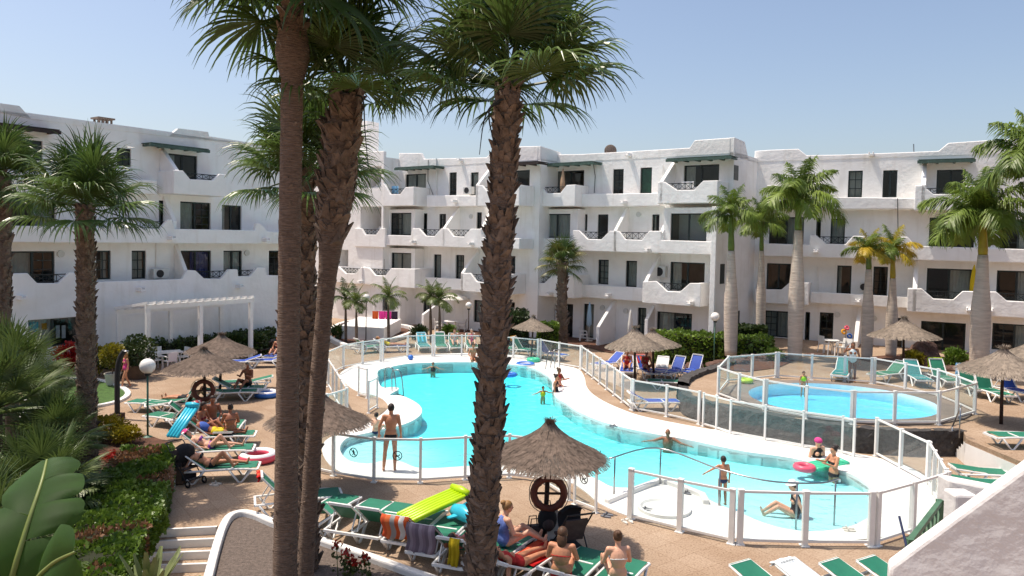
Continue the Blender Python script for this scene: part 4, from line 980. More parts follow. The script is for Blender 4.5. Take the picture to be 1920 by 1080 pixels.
def royal_palm(label, base, ytrunk, yshaft, x0, x1, d, r0, nf=15, scale=1.0, sets=(ROY,), ymix=0.0, shaft='shaft', seed=0, name='royal_palm', group='royal palms along the right building', bark='bark_grey'):
    r = random.Random(seed); root = thing(name, label, 'palm tree', base, group=group, world=True)
    a = AT(x1, ytrunk, d); b = AT(x1, yshaft, d); prof = []
    k = 18
    for i in range(k+1):
        t = i/k; prof.append((base.lerp(a,t), r0*(1.0+.16*math.sin(math.pi*min(1,t*1.25)))*(1-.42*max(0,t-.55)/.45)*(1+.012*(i%2))))
    MB().tube([p for p,_ in prof], [q for _,q in prof], 16).build('trunk', bark, root, smooth=True)
    rt = prof[-1][1]
    MB().tube([a.lerp(b,t) for t in (0,.12,.5,.85,1)], [rt*.9,rt*.98,rt*.8,rt*.6,rt*.42], 12).build('crownshaft', shaft, root, smooth=True)
    for i in range(nf):
        t = (i+.5)/nf; pi = min(4, int(t*5)); st = sets[0] if r.random() > ymix or len(sets) == 1 else sets[1]
        s = scale*r.uniform(.85,1.1); an = i*2.39996+r.uniform(-.2,.2)
        inst('frond', st[pi][r.randrange(2)], root, b-base+Vector((0,0,-.1)), (0,0,an), (s,s,s))
    return root
def RB(x, d): return BASE(x, d, TZ)
royal_palm('royal palm nearest the end wall of the middle building', RB(1369,36.5), 470, 402, 0, 1371, 36.5, .29, 14, .78, seed=1)
royal_palm('slender royal palm half hidden behind the crown of its left neighbour', RB(1424,39), 470, 415, 0, 1428, 39, .21, 13, .8, seed=2)
royal_palm('tall royal palm with the brightest green crown', RB(1489,35.5), 432, 372, 0, 1497, 35.5, .31, 16, 1.12, sets=(ROY,ROYY), ymix=.22, seed=3)
royal_palm('shorter royal palm with yellowing crown, left one of the close pair', RB(1624,36), 505, 468, 0, 1629, 36, .24, 12, .68, sets=(ROY,ROYY), ymix=.6, seed=4)
royal_palm('royal palm with orange yellow crown and yellow shaft, right one of the close pair', RB(1669,37), 522, 470, 0, 1674, 37, .24, 12, .7, sets=(ROY,ROYY), ymix=.75, seed=5, shaft='shaft_y')
royal_palm('big royal palm with bulging trunk and yellow crownshaft at the right', RB(1835,32), 478, 408, 0, 1843, 32, .34, 20, 1.28, seed=6, shaft='shaft_y')
royal_palm('royal palm cut by the right edge of the picture with fronds against the sky', RB(1945,29), 380, 300, 0, 1946, 29, .28, 18, 1.25, seed=7)
def small_palm(label, x, y, ytop, d, seed, sc=1.0):
    return royal_palm(label, BASE(x,d,.03), ytop+8, ytop, 0, x, d, .075, 12, sc, sets=(ADO,), seed=seed, name='small_palm', group='small palms in the far bed', bark='boots')
small_palm('small slim palm furthest left in the kidney shaped bed', 648, 640, 558, 43.5, 11, 1.05)
small_palm('small slim palm second from the left in the kidney shaped bed', 668, 645, 566, 42, 12, .95)
small_palm('small slim palm before the pink towels in the far bed', 728, 640, 555, 43, 13, 1.05)
small_palm('small slim palm left of the white parasol', 807, 640, 552, 44, 14, .95)
small_palm('small slim palm just left of the white parasol, right one of its pair', 824, 640, 560, 43.5, 15, 1.1)

# ---------------- leafy masses
def leaf_quads(pts, size, seed, asp=.5):
    r = random.Random(seed); mb = MB()
    for p, nrm in pts:
        d = (nrm+Vector((r.uniform(-1,1),r.uniform(-1,1),r.uniform(-.6,1)))*.9).normalized(); s = d.cross(Vector((r.uniform(-1,1),r.uniform(-1,1),r.uniform(-1,1)))).normalized(); q = size*r.uniform(.6,1.3); u = d.cross(s)
        t = d*.6+s*.8; t.normalize(); w_ = t.cross(u if abs(t.dot(u)) < .9 else d).normalized()*q*asp
        mb.add([p, p+t*q*.5+w_, p+t*q, p+t*q*.5-w_], [(0,1,2,3)])
    return mb
def hedge_pts(poly, z0, z1, n, seed, rough=.12):
    r = random.Random(seed); xs = [p.x for p in poly]; ys = [p.y for p in poly]; out = []; k = len(poly); per = [(poly[(i+1)%k]-poly[i]).length for i in range(k)]; tot = sum(per)
    cen = sum(poly, Vector((0,0,0)))/k
    area = abs(sum(poly[i].x*poly[(i+1)%k].y-poly[(i+1)%k].x*poly[i].y for i in range(k)))/2; side = tot*(z1-z0)
    while len(out) < n:
        if r.random() < area/(area+side):
            p = Vector((r.uniform(min(xs),max(xs)), r.uniform(min(ys),max(ys)), 0))
            if not inside(p, poly): continue
            p.z = z1+noise.noise(p*1.3)*rough*1.5+noise.noise(p*4)*rough-abs(r.gauss(0,.05)); out.append((p, Vector((0,0,1))))
        else:
            t = r.uniform(0,tot); i = 0
            while t > per[i]: t -= per[i]; i += 1
            p = poly[i].lerp(poly[(i+1)%k], t/per[i]); nn = (p-cen); nn.z = 0; nn.normalize(); p.z = r.uniform(z0,z1); p = p+nn*(noise.noise(p*1.7)*rough-abs(r.gauss(0,.04))); out.append((p, nn))
    return out
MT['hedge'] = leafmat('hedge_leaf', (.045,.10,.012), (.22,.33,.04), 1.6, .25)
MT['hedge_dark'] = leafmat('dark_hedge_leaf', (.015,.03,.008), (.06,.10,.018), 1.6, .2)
MT['croton'] = leafmat('yellow_green_leaf', (.10,.11,.01), (.42,.32,.02), 1.6, .35)
MT['redleaf'] = leafmat('red_flower', (.25,.01,.008), (.55,.03,.02), 4, .3)
MT['dryleaf'] = leafmat('dry_brown_leaf', (.12,.05,.025), (.26,.13,.06), 4, .2)
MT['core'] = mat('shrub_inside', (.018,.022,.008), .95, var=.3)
def hedge(name, label, poly, z0, z1, n, size, m, seed, cat='hedge', rough=.12, group=None, dry=0):
    poly = ccw([Vector((p.x,p.y,0)) for p in poly]); cen = sum(poly, Vector((0,0,0)))/len(poly); cen.z = z0
    root = thing(name, label, cat, cen, group=group, world=True)
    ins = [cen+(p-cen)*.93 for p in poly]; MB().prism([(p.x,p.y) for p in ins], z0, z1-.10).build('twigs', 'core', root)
    pts = hedge_pts(poly, z0, z1, n, seed, rough)
    if dry:
        a = [q for q in pts if noise.noise(q[0]*.9+Vector((3,1,0))) < dry]; b = [q for q in pts if noise.noise(q[0]*.9+Vector((3,1,0))) >= dry]
        leaf_quads(b, size, seed).build('foliage', m, root, kind='stuff'); leaf_quads(a[::2], size*1.2, seed+1, .3).build('dry_foliage', 'dryleaf', root, kind='stuff')
    else: leaf_quads(pts, size, seed).build('foliage', m, root, kind='stuff')
    return root
def bush(name, label, c, rx, rz_, n, size, m, seed, cat='shrub', group=None, trunk=0, asp=.5):
    r = random.Random(seed); root = thing(name, label, cat, (c.x,c.y,c.z), group=group, world=True); pts = []
    for i in range(n):
        d = Vector((r.gauss(0,1),r.gauss(0,1),r.gauss(0,1))).normalized(); k = (.72+.38*noise.noise(d*1.9+Vector((seed,0,0))))*(r.random()**.28)
        p = c+Vector((d.x*rx*k, d.y*rx*k, trunk+rz_+d.z*rz_*k))
        if p.z > c.z: pts.append((p, d))
    leaf_quads(pts, size, seed, asp).build('foliage', m, root, kind='stuff')
    st = MB(); 
    for i in range(5):
        a = i*1.26; st.tube([c, c+Vector((math.cos(a)*rx*.15,math.sin(a)*rx*.15,trunk+rz_*.5)), c+Vector((math.cos(a)*rx*.5,math.sin(a)*rx*.5,trunk+rz_*1.2))], [.02,.015,.006], 5)
    st.build('stems', 'boots', root); return root
g = lambda x,y,z=.4: G(x,y,z)
hp1 = [G(324,832,.75), G(320,880,.7), G(302,950,.65), G(264,1010,.6), G(225,1100,.55), G(20,1110,.55), G(60,1020,.6), G(118,950,.65), G(185,895,.7), G(232,832,.75)]
hedge('clipped_hedge', 'long clipped hedge with brown patches beside the white garden steps', hp1, .05, .68, 32000, .085, 'hedge', 21, rough=.11, dry=-.30)
hp2 = [g(1222,652,.9), g(1300,658,.9), g(1385,664,.9), G(1420,650,1.2), G(1330,640,1.2), G(1230,636,1.2)]
hedge('green_hedge', 'long green hedge below the ground floor windows right of centre', [Vector((7.4,38.3,0)),Vector((12.6,36.2,0)),Vector((13.2,37.4,0)),Vector((8.0,39.6,0))], 0, 1.6, 5200, .16, 'hedge', 22)
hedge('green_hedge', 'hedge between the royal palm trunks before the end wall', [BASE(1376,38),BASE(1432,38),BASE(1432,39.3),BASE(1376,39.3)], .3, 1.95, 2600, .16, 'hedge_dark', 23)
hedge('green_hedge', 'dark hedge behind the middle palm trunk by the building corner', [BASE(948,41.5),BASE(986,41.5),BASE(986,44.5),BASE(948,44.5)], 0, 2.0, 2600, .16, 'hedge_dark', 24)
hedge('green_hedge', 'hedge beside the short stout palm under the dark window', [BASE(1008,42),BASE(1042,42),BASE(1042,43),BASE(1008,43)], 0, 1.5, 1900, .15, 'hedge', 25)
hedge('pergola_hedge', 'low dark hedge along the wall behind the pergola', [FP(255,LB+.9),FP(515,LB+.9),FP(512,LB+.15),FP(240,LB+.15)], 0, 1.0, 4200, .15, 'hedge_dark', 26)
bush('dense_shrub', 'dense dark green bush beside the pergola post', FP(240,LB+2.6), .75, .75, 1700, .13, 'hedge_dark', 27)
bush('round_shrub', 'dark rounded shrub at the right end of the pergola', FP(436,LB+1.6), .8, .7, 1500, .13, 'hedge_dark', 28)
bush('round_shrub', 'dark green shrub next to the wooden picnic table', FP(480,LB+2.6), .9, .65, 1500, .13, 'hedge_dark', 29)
bush('yellow_shrub', 'bright yellow green shrub by the pergola left end', FP(186,LB+2.0), .55, .75, 1100, .11, 'croton', 30)
bush('red_flower_shrub', 'shrub with red flowers left of the scaly palm trunk', FP(128,LB+1.2), .65, .85, 1400, .11, 'redleaf', 31)
for i, (x, y, lab) in enumerate(((128,822,'yellow leaved croton at the left before the lawn'), (196,826,'yellow leaved croton right of the scaly palm trunk'), (236,832,'small yellow leaved croton beside the globe lamp post'))):
    bush('croton_shrub', lab, G(x,y,.05), (.75,.8,.5)[i], (.42,.42,.3)[i], (1500,1700,900)[i], .12, 'croton', 40+i, group='yellow crotons in the left bed', asp=.25)
bush('red_flower_shrub', 'low red flowering plant at the edge of the soil bed', G(214,872,.05), .35, .2, 420, .07, 'redleaf', 44)
bush('agave_shrub', 'small dark spiky shrub at the left end of the kidney shaped bed', G(634,634,.03), .5, .4, 500, .25, 'hedge_dark', 45, asp=.2)
bush('agave_shrub', 'small dark spiky shrub below the white parasol', G(786,636,.03), .6, .45, 600, .25, 'hedge_dark', 46, asp=.2)
bush('agave_shrub', 'small spiky shrub right of the twin small palms', G(842,634,.03), .45, .45, 500, .25, 'hedge', 47, asp=.2)
bush('terrace_shrub', 'green shrub behind the round pool fence, left of the big thatched umbrella', G(1790,690,TZ), .6, .5, 700, .2, 'hedge', 48, asp=.25)
bush('terrace_shrub', 'grassy shrub beside the lava boulders', G(1712,684,TZ), .55, .35, 700, .22, 'croton', 49, asp=.15)
bush('terrace_shrub', 'low green shrub below the tallest royal palm', G(1450,676,TZ), .6, .3, 600, .18, 'hedge', 50, asp=.25)
# low fan palms and big leaves in the left foreground
SFAN = [[fan_mesh('frond', p, 200+i*3+j, 'fan', seg=30, Lp=.9, Ls=.75, droop=.22, spread=115) for j in range(2)] for i, p in enumerate((80,62,45,28,12,-5,-15))]
MT['fan_bright'] = leafmat('bright_fan_leaf', (.05,.09,.02), (.16,.22,.06), 1.4, .3)  # lighter leaf green shared by all the low fan palms
for me in [m for l in SFAN for m in l]: me.materials[0] = MT['fan_bright']
def clump(label, base, n, scale, seed, h=.3, name='low_fan_palm'):
    r = random.Random(seed); root = thing(name, label, 'palm', base, group='low fan palms in the left garden', world=True)
    MB().tube([base, base+Vector((0,0,h))], [.16,.14], 10).build('trunk', 'boots', root)
    for i in range(n):
        t = (i+.5)/n; s = scale*r.uniform(.8,1.1); inst('frond', SFAN[min(6,int(t*7))][r.randrange(2)], root, (0,0,h), (r.uniform(-.1,.1),0,i*2.39996+r.uniform(-.3,.3)), (s,s,s))
clump('low bushy fan palm in sunlight left of the scaly trunk', BASE(75,15.5,.05), 40, .95, 1, .9)
clump('bushy fan palm at the left edge below the building', BASE(-10,17,.05), 38, 1.05, 2, 2.1)
clump('dark fan palm behind the sunlit one before the lawn', BASE(60,21,.05), 34, 1.1, 3, 1.2)
clump('tall fan palm at the left edge beside the shop window', BASE(22,19,.05), 36, 1.0, 7, 2.5)
clump('fan palm half in shade left of the scaly trunk', BASE(98,17,.05), 32, .85, 8, 1.5)
clump('fan palm in the lower left corner behind the big leaf', BASE(-25,12.5,.05), 34, .9, 4, 1.0)
MT['banana'] = mat('big_leaf', (.024,.07,.010), .55, var=.3, vscale=3, spec=.25)
def _veins(m):
    n = m.node_tree; L = n.links.new; P = n.nodes['Principled BSDF']; tc = n.nodes.new('ShaderNodeTexCoord'); wv = n.nodes.new('ShaderNodeTexWave'); wv.bands_direction = 'X'; wv.inputs['Scale'].default_value = 22; wv.inputs['Distortion'].default_value = .6
    L(tc.outputs['UV'], wv.inputs['Vector']); b = n.nodes.new('ShaderNodeBump'); b.inputs['Strength'].default_value = .35; b.inputs['Distance'].default_value = .01; L(wv.outputs[0], b.inputs['Height']); L(b.outputs[0], P.inputs['Normal'])
_veins(MT['banana'])
_n = MT['banana'].node_tree; _t = _n.nodes.new('ShaderNodeBsdfTranslucent'); _t.inputs[0].default_value = (.10,.22,.02,1); _m = _n.nodes.new('ShaderNodeMixShader'); _m.inputs[0].default_value = .22
_n.links.new(_n.nodes['Principled BSDF'].outputs[0], _m.inputs[1]); _n.links.new(_t.outputs[0], _m.inputs[2]); _n.links.new(_m.outputs[0], _n.nodes['Material Output'].inputs[0])
MT['midrib'] = mat('leaf_midrib', (.16,.20,.05), .45, var=.2)
def big_leaf(parent, pts, width, splits, side, seed):
    # long leaf: midrib through pts; blade halves torn into lobes at splits
    r = random.Random(seed); P = smooth_open(pts, 8); k = len(P)-1; side = Vector(side).normalized()
    lf = MB(); lf.tube(P, [.022*(1-.8*i/k)+.003 for i in range(k+1)], 6); lo = lf.build('leaf', 'midrib', parent, smooth=True)
    for sg in (-1,1):
        cuts = [0]+sorted(splits[0 if sg < 0 else 1])+[1]
        for a, b in zip(cuts, cuts[1:]):
            mb = MB(); n = 9; m_ = 6; dr = r.uniform(.05,.22); sw = r.uniform(-.05,.12); vs = []; uv = []
            for i in range(n+1):
                t = a+(b-a)*i/n*.985; j = min(k-1,int(t*k)); f = t*k-j; c = P[j].lerp(P[j+1],f); T_ = (P[j+1]-P[j]).normalized(); S = (side-T_*side.dot(T_)).normalized(); N_ = S.cross(T_)
                if N_.z < 0: N_ = -N_
                w_ = width*(math.sin(math.pi*min(1,(t*.93+.05)))**.55)
                e = abs(2*i/n-1); w_ *= 1-.30*e**4*(1 if len(cuts) > 2 else .2)
                for q in range(m_+1):
                    s = q/m_; vs.append(c+S*sg*w_*s+T_*w_*(.28+sw)*s+N_*(w_*(.30*s-(.34+dr)*s*s)+.004*math.sin(t*90)*s)); uv.append((t*3,s))
            mb.add(vs, [(i*(m_+1)+q, (i+1)*(m_+1)+q, (i+1)*(m_+1)+q+1, i*(m_+1)+q+1) for i in range(n) for q in range(m_)])
            ob2 = mb.build('blade', 'banana', lo, smooth=True); ul = ob2.data.uv_layers.new()
            for lp in ob2.data.loops: ul.data[lp.index].uv = uv[lp.vertex_index]
bp = thing('banana_plant', 'big leaved plant with torn glossy leaves in the lower left corner', 'plant', (-3.9,4.6,0), world=True)
MB().tube([Vector((-3.9,4.6,0)), Vector((-3.7,4.7,2.0)), Vector((-3.55,4.75,3.6))], [.13,.11,.07], 10).build('stem', 'petiole', bp, smooth=True)
big_leaf(bp, [AT(-20,1230,4.6), AT(22,1085,4.6), AT(52,985,4.7), AT(78,905,4.9), AT(88,862,5.1)], .29, ([.55],[.42,.6,.76]), (1,.25,.25), 1)
big_leaf(bp, [AT(30,1250,4.4), AT(60,1110,4.3), AT(95,1060,4.2), AT(140,1035,4.1)], .22, ([],[.5]), (.5,-.2,.8), 2)
big_leaf(bp, [AT(-80,1100,5.4), AT(-40,1010,5.6), AT(10,965,5.9), AT(60,945,6.1)], .25, ([.5],[.6]), (.3,.6,.4), 3)
yp = thing('yucca_plant', 'strap leaved yucca tips rising at the bottom left', 'plant', Vector((AT(280,1080,5.5).x,5.5,0)), world=True)
yb = Vector((AT(280,1080,5.5).x,5.5,0)); yt = AT(280,1135,5.5)
MB().tube([yb, yt], [.09,.07], 10).build('trunk', 'boots', yp, smooth=True)
MT['yucca'] = mat('yucca_leaf', (.16,.19,.07), .5, var=.35, vscale=6)
for i in range(26):
    r = random.Random(900+i); a = i*2.4; el = r.uniform(.35,1.45); d = Vector((math.cos(a)*math.cos(el),math.sin(a)*math.cos(el),math.sin(el))); ln = r.uniform(.36,.5); s = d.cross(Vector((0,0,1))).normalized(); N_ = s.cross(d); rows = []
    m = MB(); vs = []
    for t, w_ in ((0,.02),(.35,.034),(.75,.03),(1,.012)): c = yt+d*ln*t-Vector((0,0,1))*.1*t*t*math.cos(el); vs += [c-s*w_, c-N_*w_*.3, c+s*w_]
    m.add(vs, [(3*i_+j,3*i_+3+j,3*i_+4+j,3*i_+1+j) for i_ in range(3) for j in (0,1)]); m.build('leaf', 'yucca', yp)
# sago-like fronds in the left bed, and undergrowth
def feather(label, base, n, sc, seed):
    r = random.Random(seed); root = thing('feather_palm', label, 'palm', base, group='feather palms in the left garden', world=True)
    MB().tube([base, base+Vector((0,0,.35))], [.14,.12], 10).build('trunk', 'boots', root)
    for i in range(n): s = sc*r.uniform(.8,1.1); inst('frond', ADO[1+int(3.99*i/n)][i%2], root, (0,0,.3), (0,0,i*2.39996), (s,s,s))
feather('low feather leaved palm behind the big torn leaf', BASE(45,11,.05), 18, 1.1, 1)
feather('feather leaved palm in shade at the foot of the scaly trunk', BASE(100,15,.05), 16, .9, 2)
for i, (x,y,lab) in enumerate(((100,835,'leafy undergrowth below the sunlit fan palm'),(30,850,'leafy undergrowth at the left edge above the big leaf'),(60,905,'leafy undergrowth before the feather palm'),(120,985,'dark undergrowth beside the clipped hedge'))):
    bush('undergrowth_shrub', lab, G(x,y,.05), 1.0, .45, 2000, .15, 'hedge' if i != 3 else 'hedge_dark', 60+i, group='undergrowth in the left garden')
fb = thing('red_geranium', 'red flowering plant standing in the dark gravel bed', 'plant', G(665,1075), world=True)
for i in range(7):
    r = random.Random(70+i); b0 = G(665,1078)+Vector((r.uniform(-.35,.35),r.uniform(-.3,.1),0)); hh = r.uniform(.25,.6); t = b0+Vector((r.uniform(-.1,.1),0,hh)); MB().tube([b0,t], .008, 5).build('stem', 'petiole', fb)
    leaf_quads([(t+Vector((r.gauss(0,.04),r.gauss(0,.04),r.gauss(0,.03))), Vector((0,0,1))) for _ in range(26)], .06, i).build('flower_head', 'redleaf', fb)
    leaf_quads([(b0.lerp(t,r.random())+Vector((r.gauss(0,.06),r.gauss(0,.06),0)), Vector((0,0,1))) for _ in range(30)], .07, i+20).build('foliage', 'hedge_dark', fb, kind='stuff')
# lava boulders
def boulder(label, c, rx, ry, rz_, seed, m='lava_brown'):
    mb = MB().ball((0,0,0), (rx,ry,rz_), 18, 12); sv = Vector((seed*3.7,seed,0))
    mb.v = [tuple(Vector(c)+Vector(v)*(1+.45*noise.noise(Vector(v)*1.3/max(rx,rz_)+sv)+.22*noise.noise(Vector(v)*3.4/max(rx,rz_)+sv))) for v in mb.v]
    tag(mb.build('lava_boulder', m), label, 'rock', 'lava boulders in the beds')
BL = [(1735,668,1.3,.7,1.15,'big dark lava boulder right of the far thatched umbrella'),(1688,682,1.5,.6,.45,'flat wide lava boulder below the thatched umbrella'),(1420,676,.9,.5,.35,'lava rock left of the tallest royal palm'),(1392,682,.8,.5,.35,'lava rock at the foot of the first royal palm'),
      (1300,690,.8,.5,.5,'lava rock by the globe lamp right of the blue loungers'),(1255,668,.9,.6,.9,'lava rock behind the blue loungers'),(1460,672,.7,.4,.25,'small lava rock under the tallest royal palm'),(1530,668,.8,.4,.25,'small lava rock by the patio chairs'),(1780,694,.9,.4,.3,'low lava rock beside the yellow towel'),(1350,684,.9,.5,.3,'low lava rock left of the first royal palm')]
for i, (x,y,a,b,c,lab) in enumerate(BL): boulder(lab, G(x,y,TZ if x > 1330 else 0), a*.62, b*.8, c*.7, i)
# ================================================================ thatched umbrellas, loungers, furniture
MT['thatch'] = mat('grey_brown_thatch', C(92,82,74), .95, var=.4, vscale=7, bump=.5, bscale=40)
MT['straw'] = mat('straw_strands', C(112,97,86), .95, var=.45, vscale=9)
MT['straw_light'] = mat('pale_straw_strands', C(140,127,113), .95, var=.35, vscale=9)
MT['pole'] = mat('dark_wood_pole', C(62,44,36), .85, var=.3, vscale=5)
def umb_meshes():
    # unit umbrella: rim radius 1, rim height 0, apex .85
    prof = [(1.0,0),(.93,.06),(.72,.22),(.5,.40),(.3,.60),(.17,.78),(.10,.92),(.06,1.0)]
    cone = MB(); n = 40; b = 0
    for (r_, z) in prof:
        for j in range(n):
            a = 2*math.pi*j/n; k = 1+.05*noise.noise(Vector((math.cos(a)*3,math.sin(a)*3,z*2)))*(1 if r_ > .2 else .2); cone.v.append((r_*k*math.cos(a), r_*k*math.sin(a), z+.03*noise.noise(Vector((a*4,z*3,1)))))
    for i in range(len(prof)-1):
        for j in range(n): cone.f.append((i*n+j, i*n+(j+1)%n, (i+1)*n+(j+1)%n, (i+1)*n+j))
    r = random.Random(5); st = MB()
    def zr(q):
        for i in range(len(prof)-1):
            if prof[i][0] >= q >= prof[i+1][0]:
                t = (prof[i][0]-q)/(prof[i][0]-prof[i+1][0]); return prof[i][1]+(prof[i+1][1]-prof[i][1])*t
        return 1.0 if q < .06 else -(q-1)*.9
    for i in range(2600):
        a = r.uniform(0,2*math.pi); q0 = r.uniform(.08,.85)**.75; q1 = min(1.10, q0+r.uniform(.18,.4)); da = r.gauss(0,.05)/max(.25,q0); w_ = .007*r.uniform(.6,1.4); lift = r.uniform(.0,.035); vs = []
        for t in (0,.5,1):
            q = q0+(q1-q0)*t; an = a+da*t; p = Vector((q*math.cos(an), q*math.sin(an), zr(q)+.008+lift*t*(1 if q < 1 else .3))); s = Vector((-math.sin(an),math.cos(an),0))*w_; vs += [p-s, p+s]
        st.add(vs, [(0,2,3,1),(2,4,5,3)])
    for i in range(220):                                       # tuft
        a = r.uniform(0,2*math.pi); d = Vector((math.cos(a),math.sin(a),0)); p = d*r.uniform(0,.09)+Vector((0,0,.93)); e = p+d*r.uniform(-.02,.10)+Vector((r.gauss(0,.03),r.gauss(0,.03),r.uniform(.06,.2))); s = Vector((-d.y,d.x,0))*.008
        st.add([p-s,p+s,e+s*.3,e-s*.3], [(0,1,2,3)])
    fr = MB()
    for i in range(520):                                       # hanging fringe
        a = r.uniform(0,2*math.pi); q = r.uniform(.94,1.05); p = Vector((q*math.cos(a),q*math.sin(a),.03)); e = Vector((p.x*1.02,p.y*1.02,-r.uniform(.02,.07))); s = Vector((-math.sin(a),math.cos(a),0))*.008
        fr.add([p-s,p+s,e+s*.3,e-s*.3], [(0,1,2,3)])
    return cone.mesh('canopy','thatch',True), st.mesh('straw','straw'), fr.mesh('fringe','straw_light')
UC, US, UF = umb_meshes(); US2 = US.copy(); US2.materials[0] = MT['straw_light']
def umbrella(label, p, rad, rim=1.5, top=2.5, rz=0.0, light=False, group='thatched umbrellas'):
    root = thing('thatched_umbrella', label, 'umbrella', p, rz, group); k = (top-rim)
    c = inst('canopy', UC, root, (0,0,rim), (0,0,0), (rad,rad,k)); s = inst('straw', US2 if light else US, root, (0,0,rim), (0,0,0), (rad,rad,k)); s['kind'] = 'stuff'; f = inst('fringe', UF, root, (0,0,rim), (0,0,0), (rad,rad,max(k,1))); f['kind'] = 'stuff'
    inst('pole', MB().tube([Vector((0,0,-.02)), Vector((.01,0,rim*.6)), Vector((0,0,rim+.8*k))], [.055,.05,.045], 10).mesh('pole','pole',True), root)
    for i in range(6):
        a = i*math.pi/3+.3; inst('strut', MB().bar((0,0,rim+.12*k), (math.cos(a)*rad*.86, math.sin(a)*rad*.86, rim+.10*k), .035).mesh('strut','pole'), root)
    rr_ = random.Random(label); root.rotation_euler = (R(rr_.uniform(-2.5,2.5)), R(rr_.uniform(-2.5,2.5)), rz); c.scale = s.scale = f.scale = (rad*rr_.uniform(.95,1.05), rad*rr_.uniform(.95,1.05), k*rr_.uniform(.95,1.06))
    return root
U1 = umbrella('near thatched umbrella with a lifebuoy on its pole, right of the middle trunk', G(1020,1021), 1.16, 1.86, 2.55)
U2 = umbrella('thatched umbrella half hidden behind the leaning palm trunks', G(597,922), 1.22, 1.75, 2.5, 1.0)
U3 = umbrella('thatched umbrella with a lifebuoy over the crowded green loungers at the left', G(385,782), 1.28, 1.72, 2.38, 2.0)
U4 = umbrella('thatched umbrella directly behind the one with the lifebuoy at the left', G(412,742), 1.2, 1.75, 2.4, .5)
umbrella('small far thatched umbrella beside the short stout palm', G(996,671), .98, 1.6, 2.25, .3, True)
umbrella('pale thatched umbrella in front of the blue loungers', G(1190,722), 1.22, 1.7, 2.55, 1.2, True)
umbrella('thatched umbrella just behind the pale one by the blue loungers', G(1226,712), 1.15, 1.6, 2.3, 2.2, True)
umbrella('thatched umbrella before the big dark ground floor window', G(1693,703,TZ), 1.27, 1.7, 2.45, .8, True)
umbrella('pale thatched umbrella over the chairs at the right edge', G(1877,795,TZ), 1.28, 1.72, 2.4, 1.7, True)
umbrella('thatched umbrella cut by the right picture edge', G(1932,752,TZ), 1.2, 1.55, 2.3, 2.7, True)

# ---- sun lounger: head at -x, feet at +x
MT['sling'] = mat('green_sling', (.012,.16,.095), .6, var=.12, vscale=3, bump=.15, bscale=200)
MT['sling_dark'] = mat('blue_sling', (.02,.07,.36), .6, var=.12, vscale=3, bump=.15, bscale=200)
MT['sling_teal'] = mat('teal_sling', (.02,.20,.20), .6, var=.12, vscale=3, bump=.15, bscale=200)
LM = {}
def lounger_meshes(back):
    if back in LM: return LM[back]
    a = R(back); hx, hz = -.28, .34; out = {}; wd = .31
    B = lambda t, y, o=0: Vector((hx-math.cos(a)*t-math.sin(a)*o, y, hz+math.sin(a)*t+math.cos(a)*o)) if True else None
    m = MB()
    for s in (-1,1):
        m.tube(smooth_open([Vector((.98,s*wd,.30)), Vector((.5,s*wd,.335)), Vector((-.3,s*wd,.32)), Vector((-.92,s*wd*.98,.30))],4), .028, 8)
    for x, z in ((.98,.30),(-.92,.30),(.35,.32)): m.bar((x,-wd,z), (x,wd,z), .05)
    out['frame'] = m.mesh('frame','plastic',False)
    m = MB()
    for s in (-1,1): m.tube([B(0,s*(wd-.035)), B(.4,s*(wd-.035)), B(.74,s*(wd-.05))], .022, 8)
    m.bar(B(.74,-wd+.05), B(.74,wd-.05), .05); out['back_frame'] = m.mesh('back_frame','plastic')
    lg = []
    for s in (-1,1):
        f = MB().tube([Vector((.30,s*wd,.31)), Vector((.52,s*wd,.0)), Vector((.60,s*wd,.0)), Vector((.84,s*wd,.31))], [.03,.026,.026,.03], 8)
        g_ = MB().tube([Vector((-.84,s*wd,.30)), Vector((-.62,s*wd,.0)), Vector((-.54,s*wd,.0)), Vector((-.30,s*wd,.31))], [.03,.026,.026,.03], 8)
        lg += [f.mesh('leg','plastic',True), g_.mesh('leg','plastic',True)]
    out['leg'] = lg
    if back > 8:
        m = MB()
        for s in (-1,1): m.bar(B(.42,s*(wd-.06)), (-.78,s*(wd-.06),.30), .025)
        out['prop'] = [MB().bar(B(.42,s*(wd-.06)), (-.78,s*(wd-.06),.30), .025).mesh('prop','plastic') for s in (-1,1)]
    m = MB(); n = 8; vs = []
    for i in range(n+1):
        x = hx+(.94-hx)*i/n; 
        for j in range(5): y = (-1+j/2)*(wd-.02); vs.append((x, y, .355-.03*(1-(j/2-1)**2)*math.sin(math.pi*i/n)))
    m.add(vs, [(i*5+j,(i+1)*5+j,(i+1)*5+j+1,i*5+j+1) for i in range(n) for j in range(4)]); out['sling'] = m.mesh('seat_sling','sling',True)
    m = MB(); vs = []
    for i in range(6):
        for j in range(5): y = (-1+j/2)*(wd-.055); vs.append(B(.74*i/5, y, .03-.03*(1-(j/2-1)**2)*math.sin(math.pi*i/5)))
    m.add(vs, [(i*5+j,i*5+j+1,(i+1)*5+j+1,(i+1)*5+j) for i in range(5) for j in range(4)]); out['backs'] = m.mesh('back_sling','sling',True)
    LM[back] = out; return out
TINT = {}
def tinted(me, m):
    k = (me.name, m)
    if k not in TINT: c = me.copy(); c.materials[0] = MT[m]; TINT[k] = c
    return TINT[k]
def lounger(label, p, rz, back=35, m='sling', group='sun loungers', cat='sun lounger'):
    root = thing('sun_lounger', label, cat, p, rz, group); L_ = lounger_meshes(back)
    inst('frame', L_['frame'], root); inst('back_frame', L_['back_frame'], root)
    for l in L_['leg']: inst('leg', l, root)
    for l in L_.get('prop', []): inst('back_prop', l, root)
    inst('seat_sling', tinted(L_['sling'], m), root); inst('back_sling', tinted(L_['backs'], m), root)
    return root
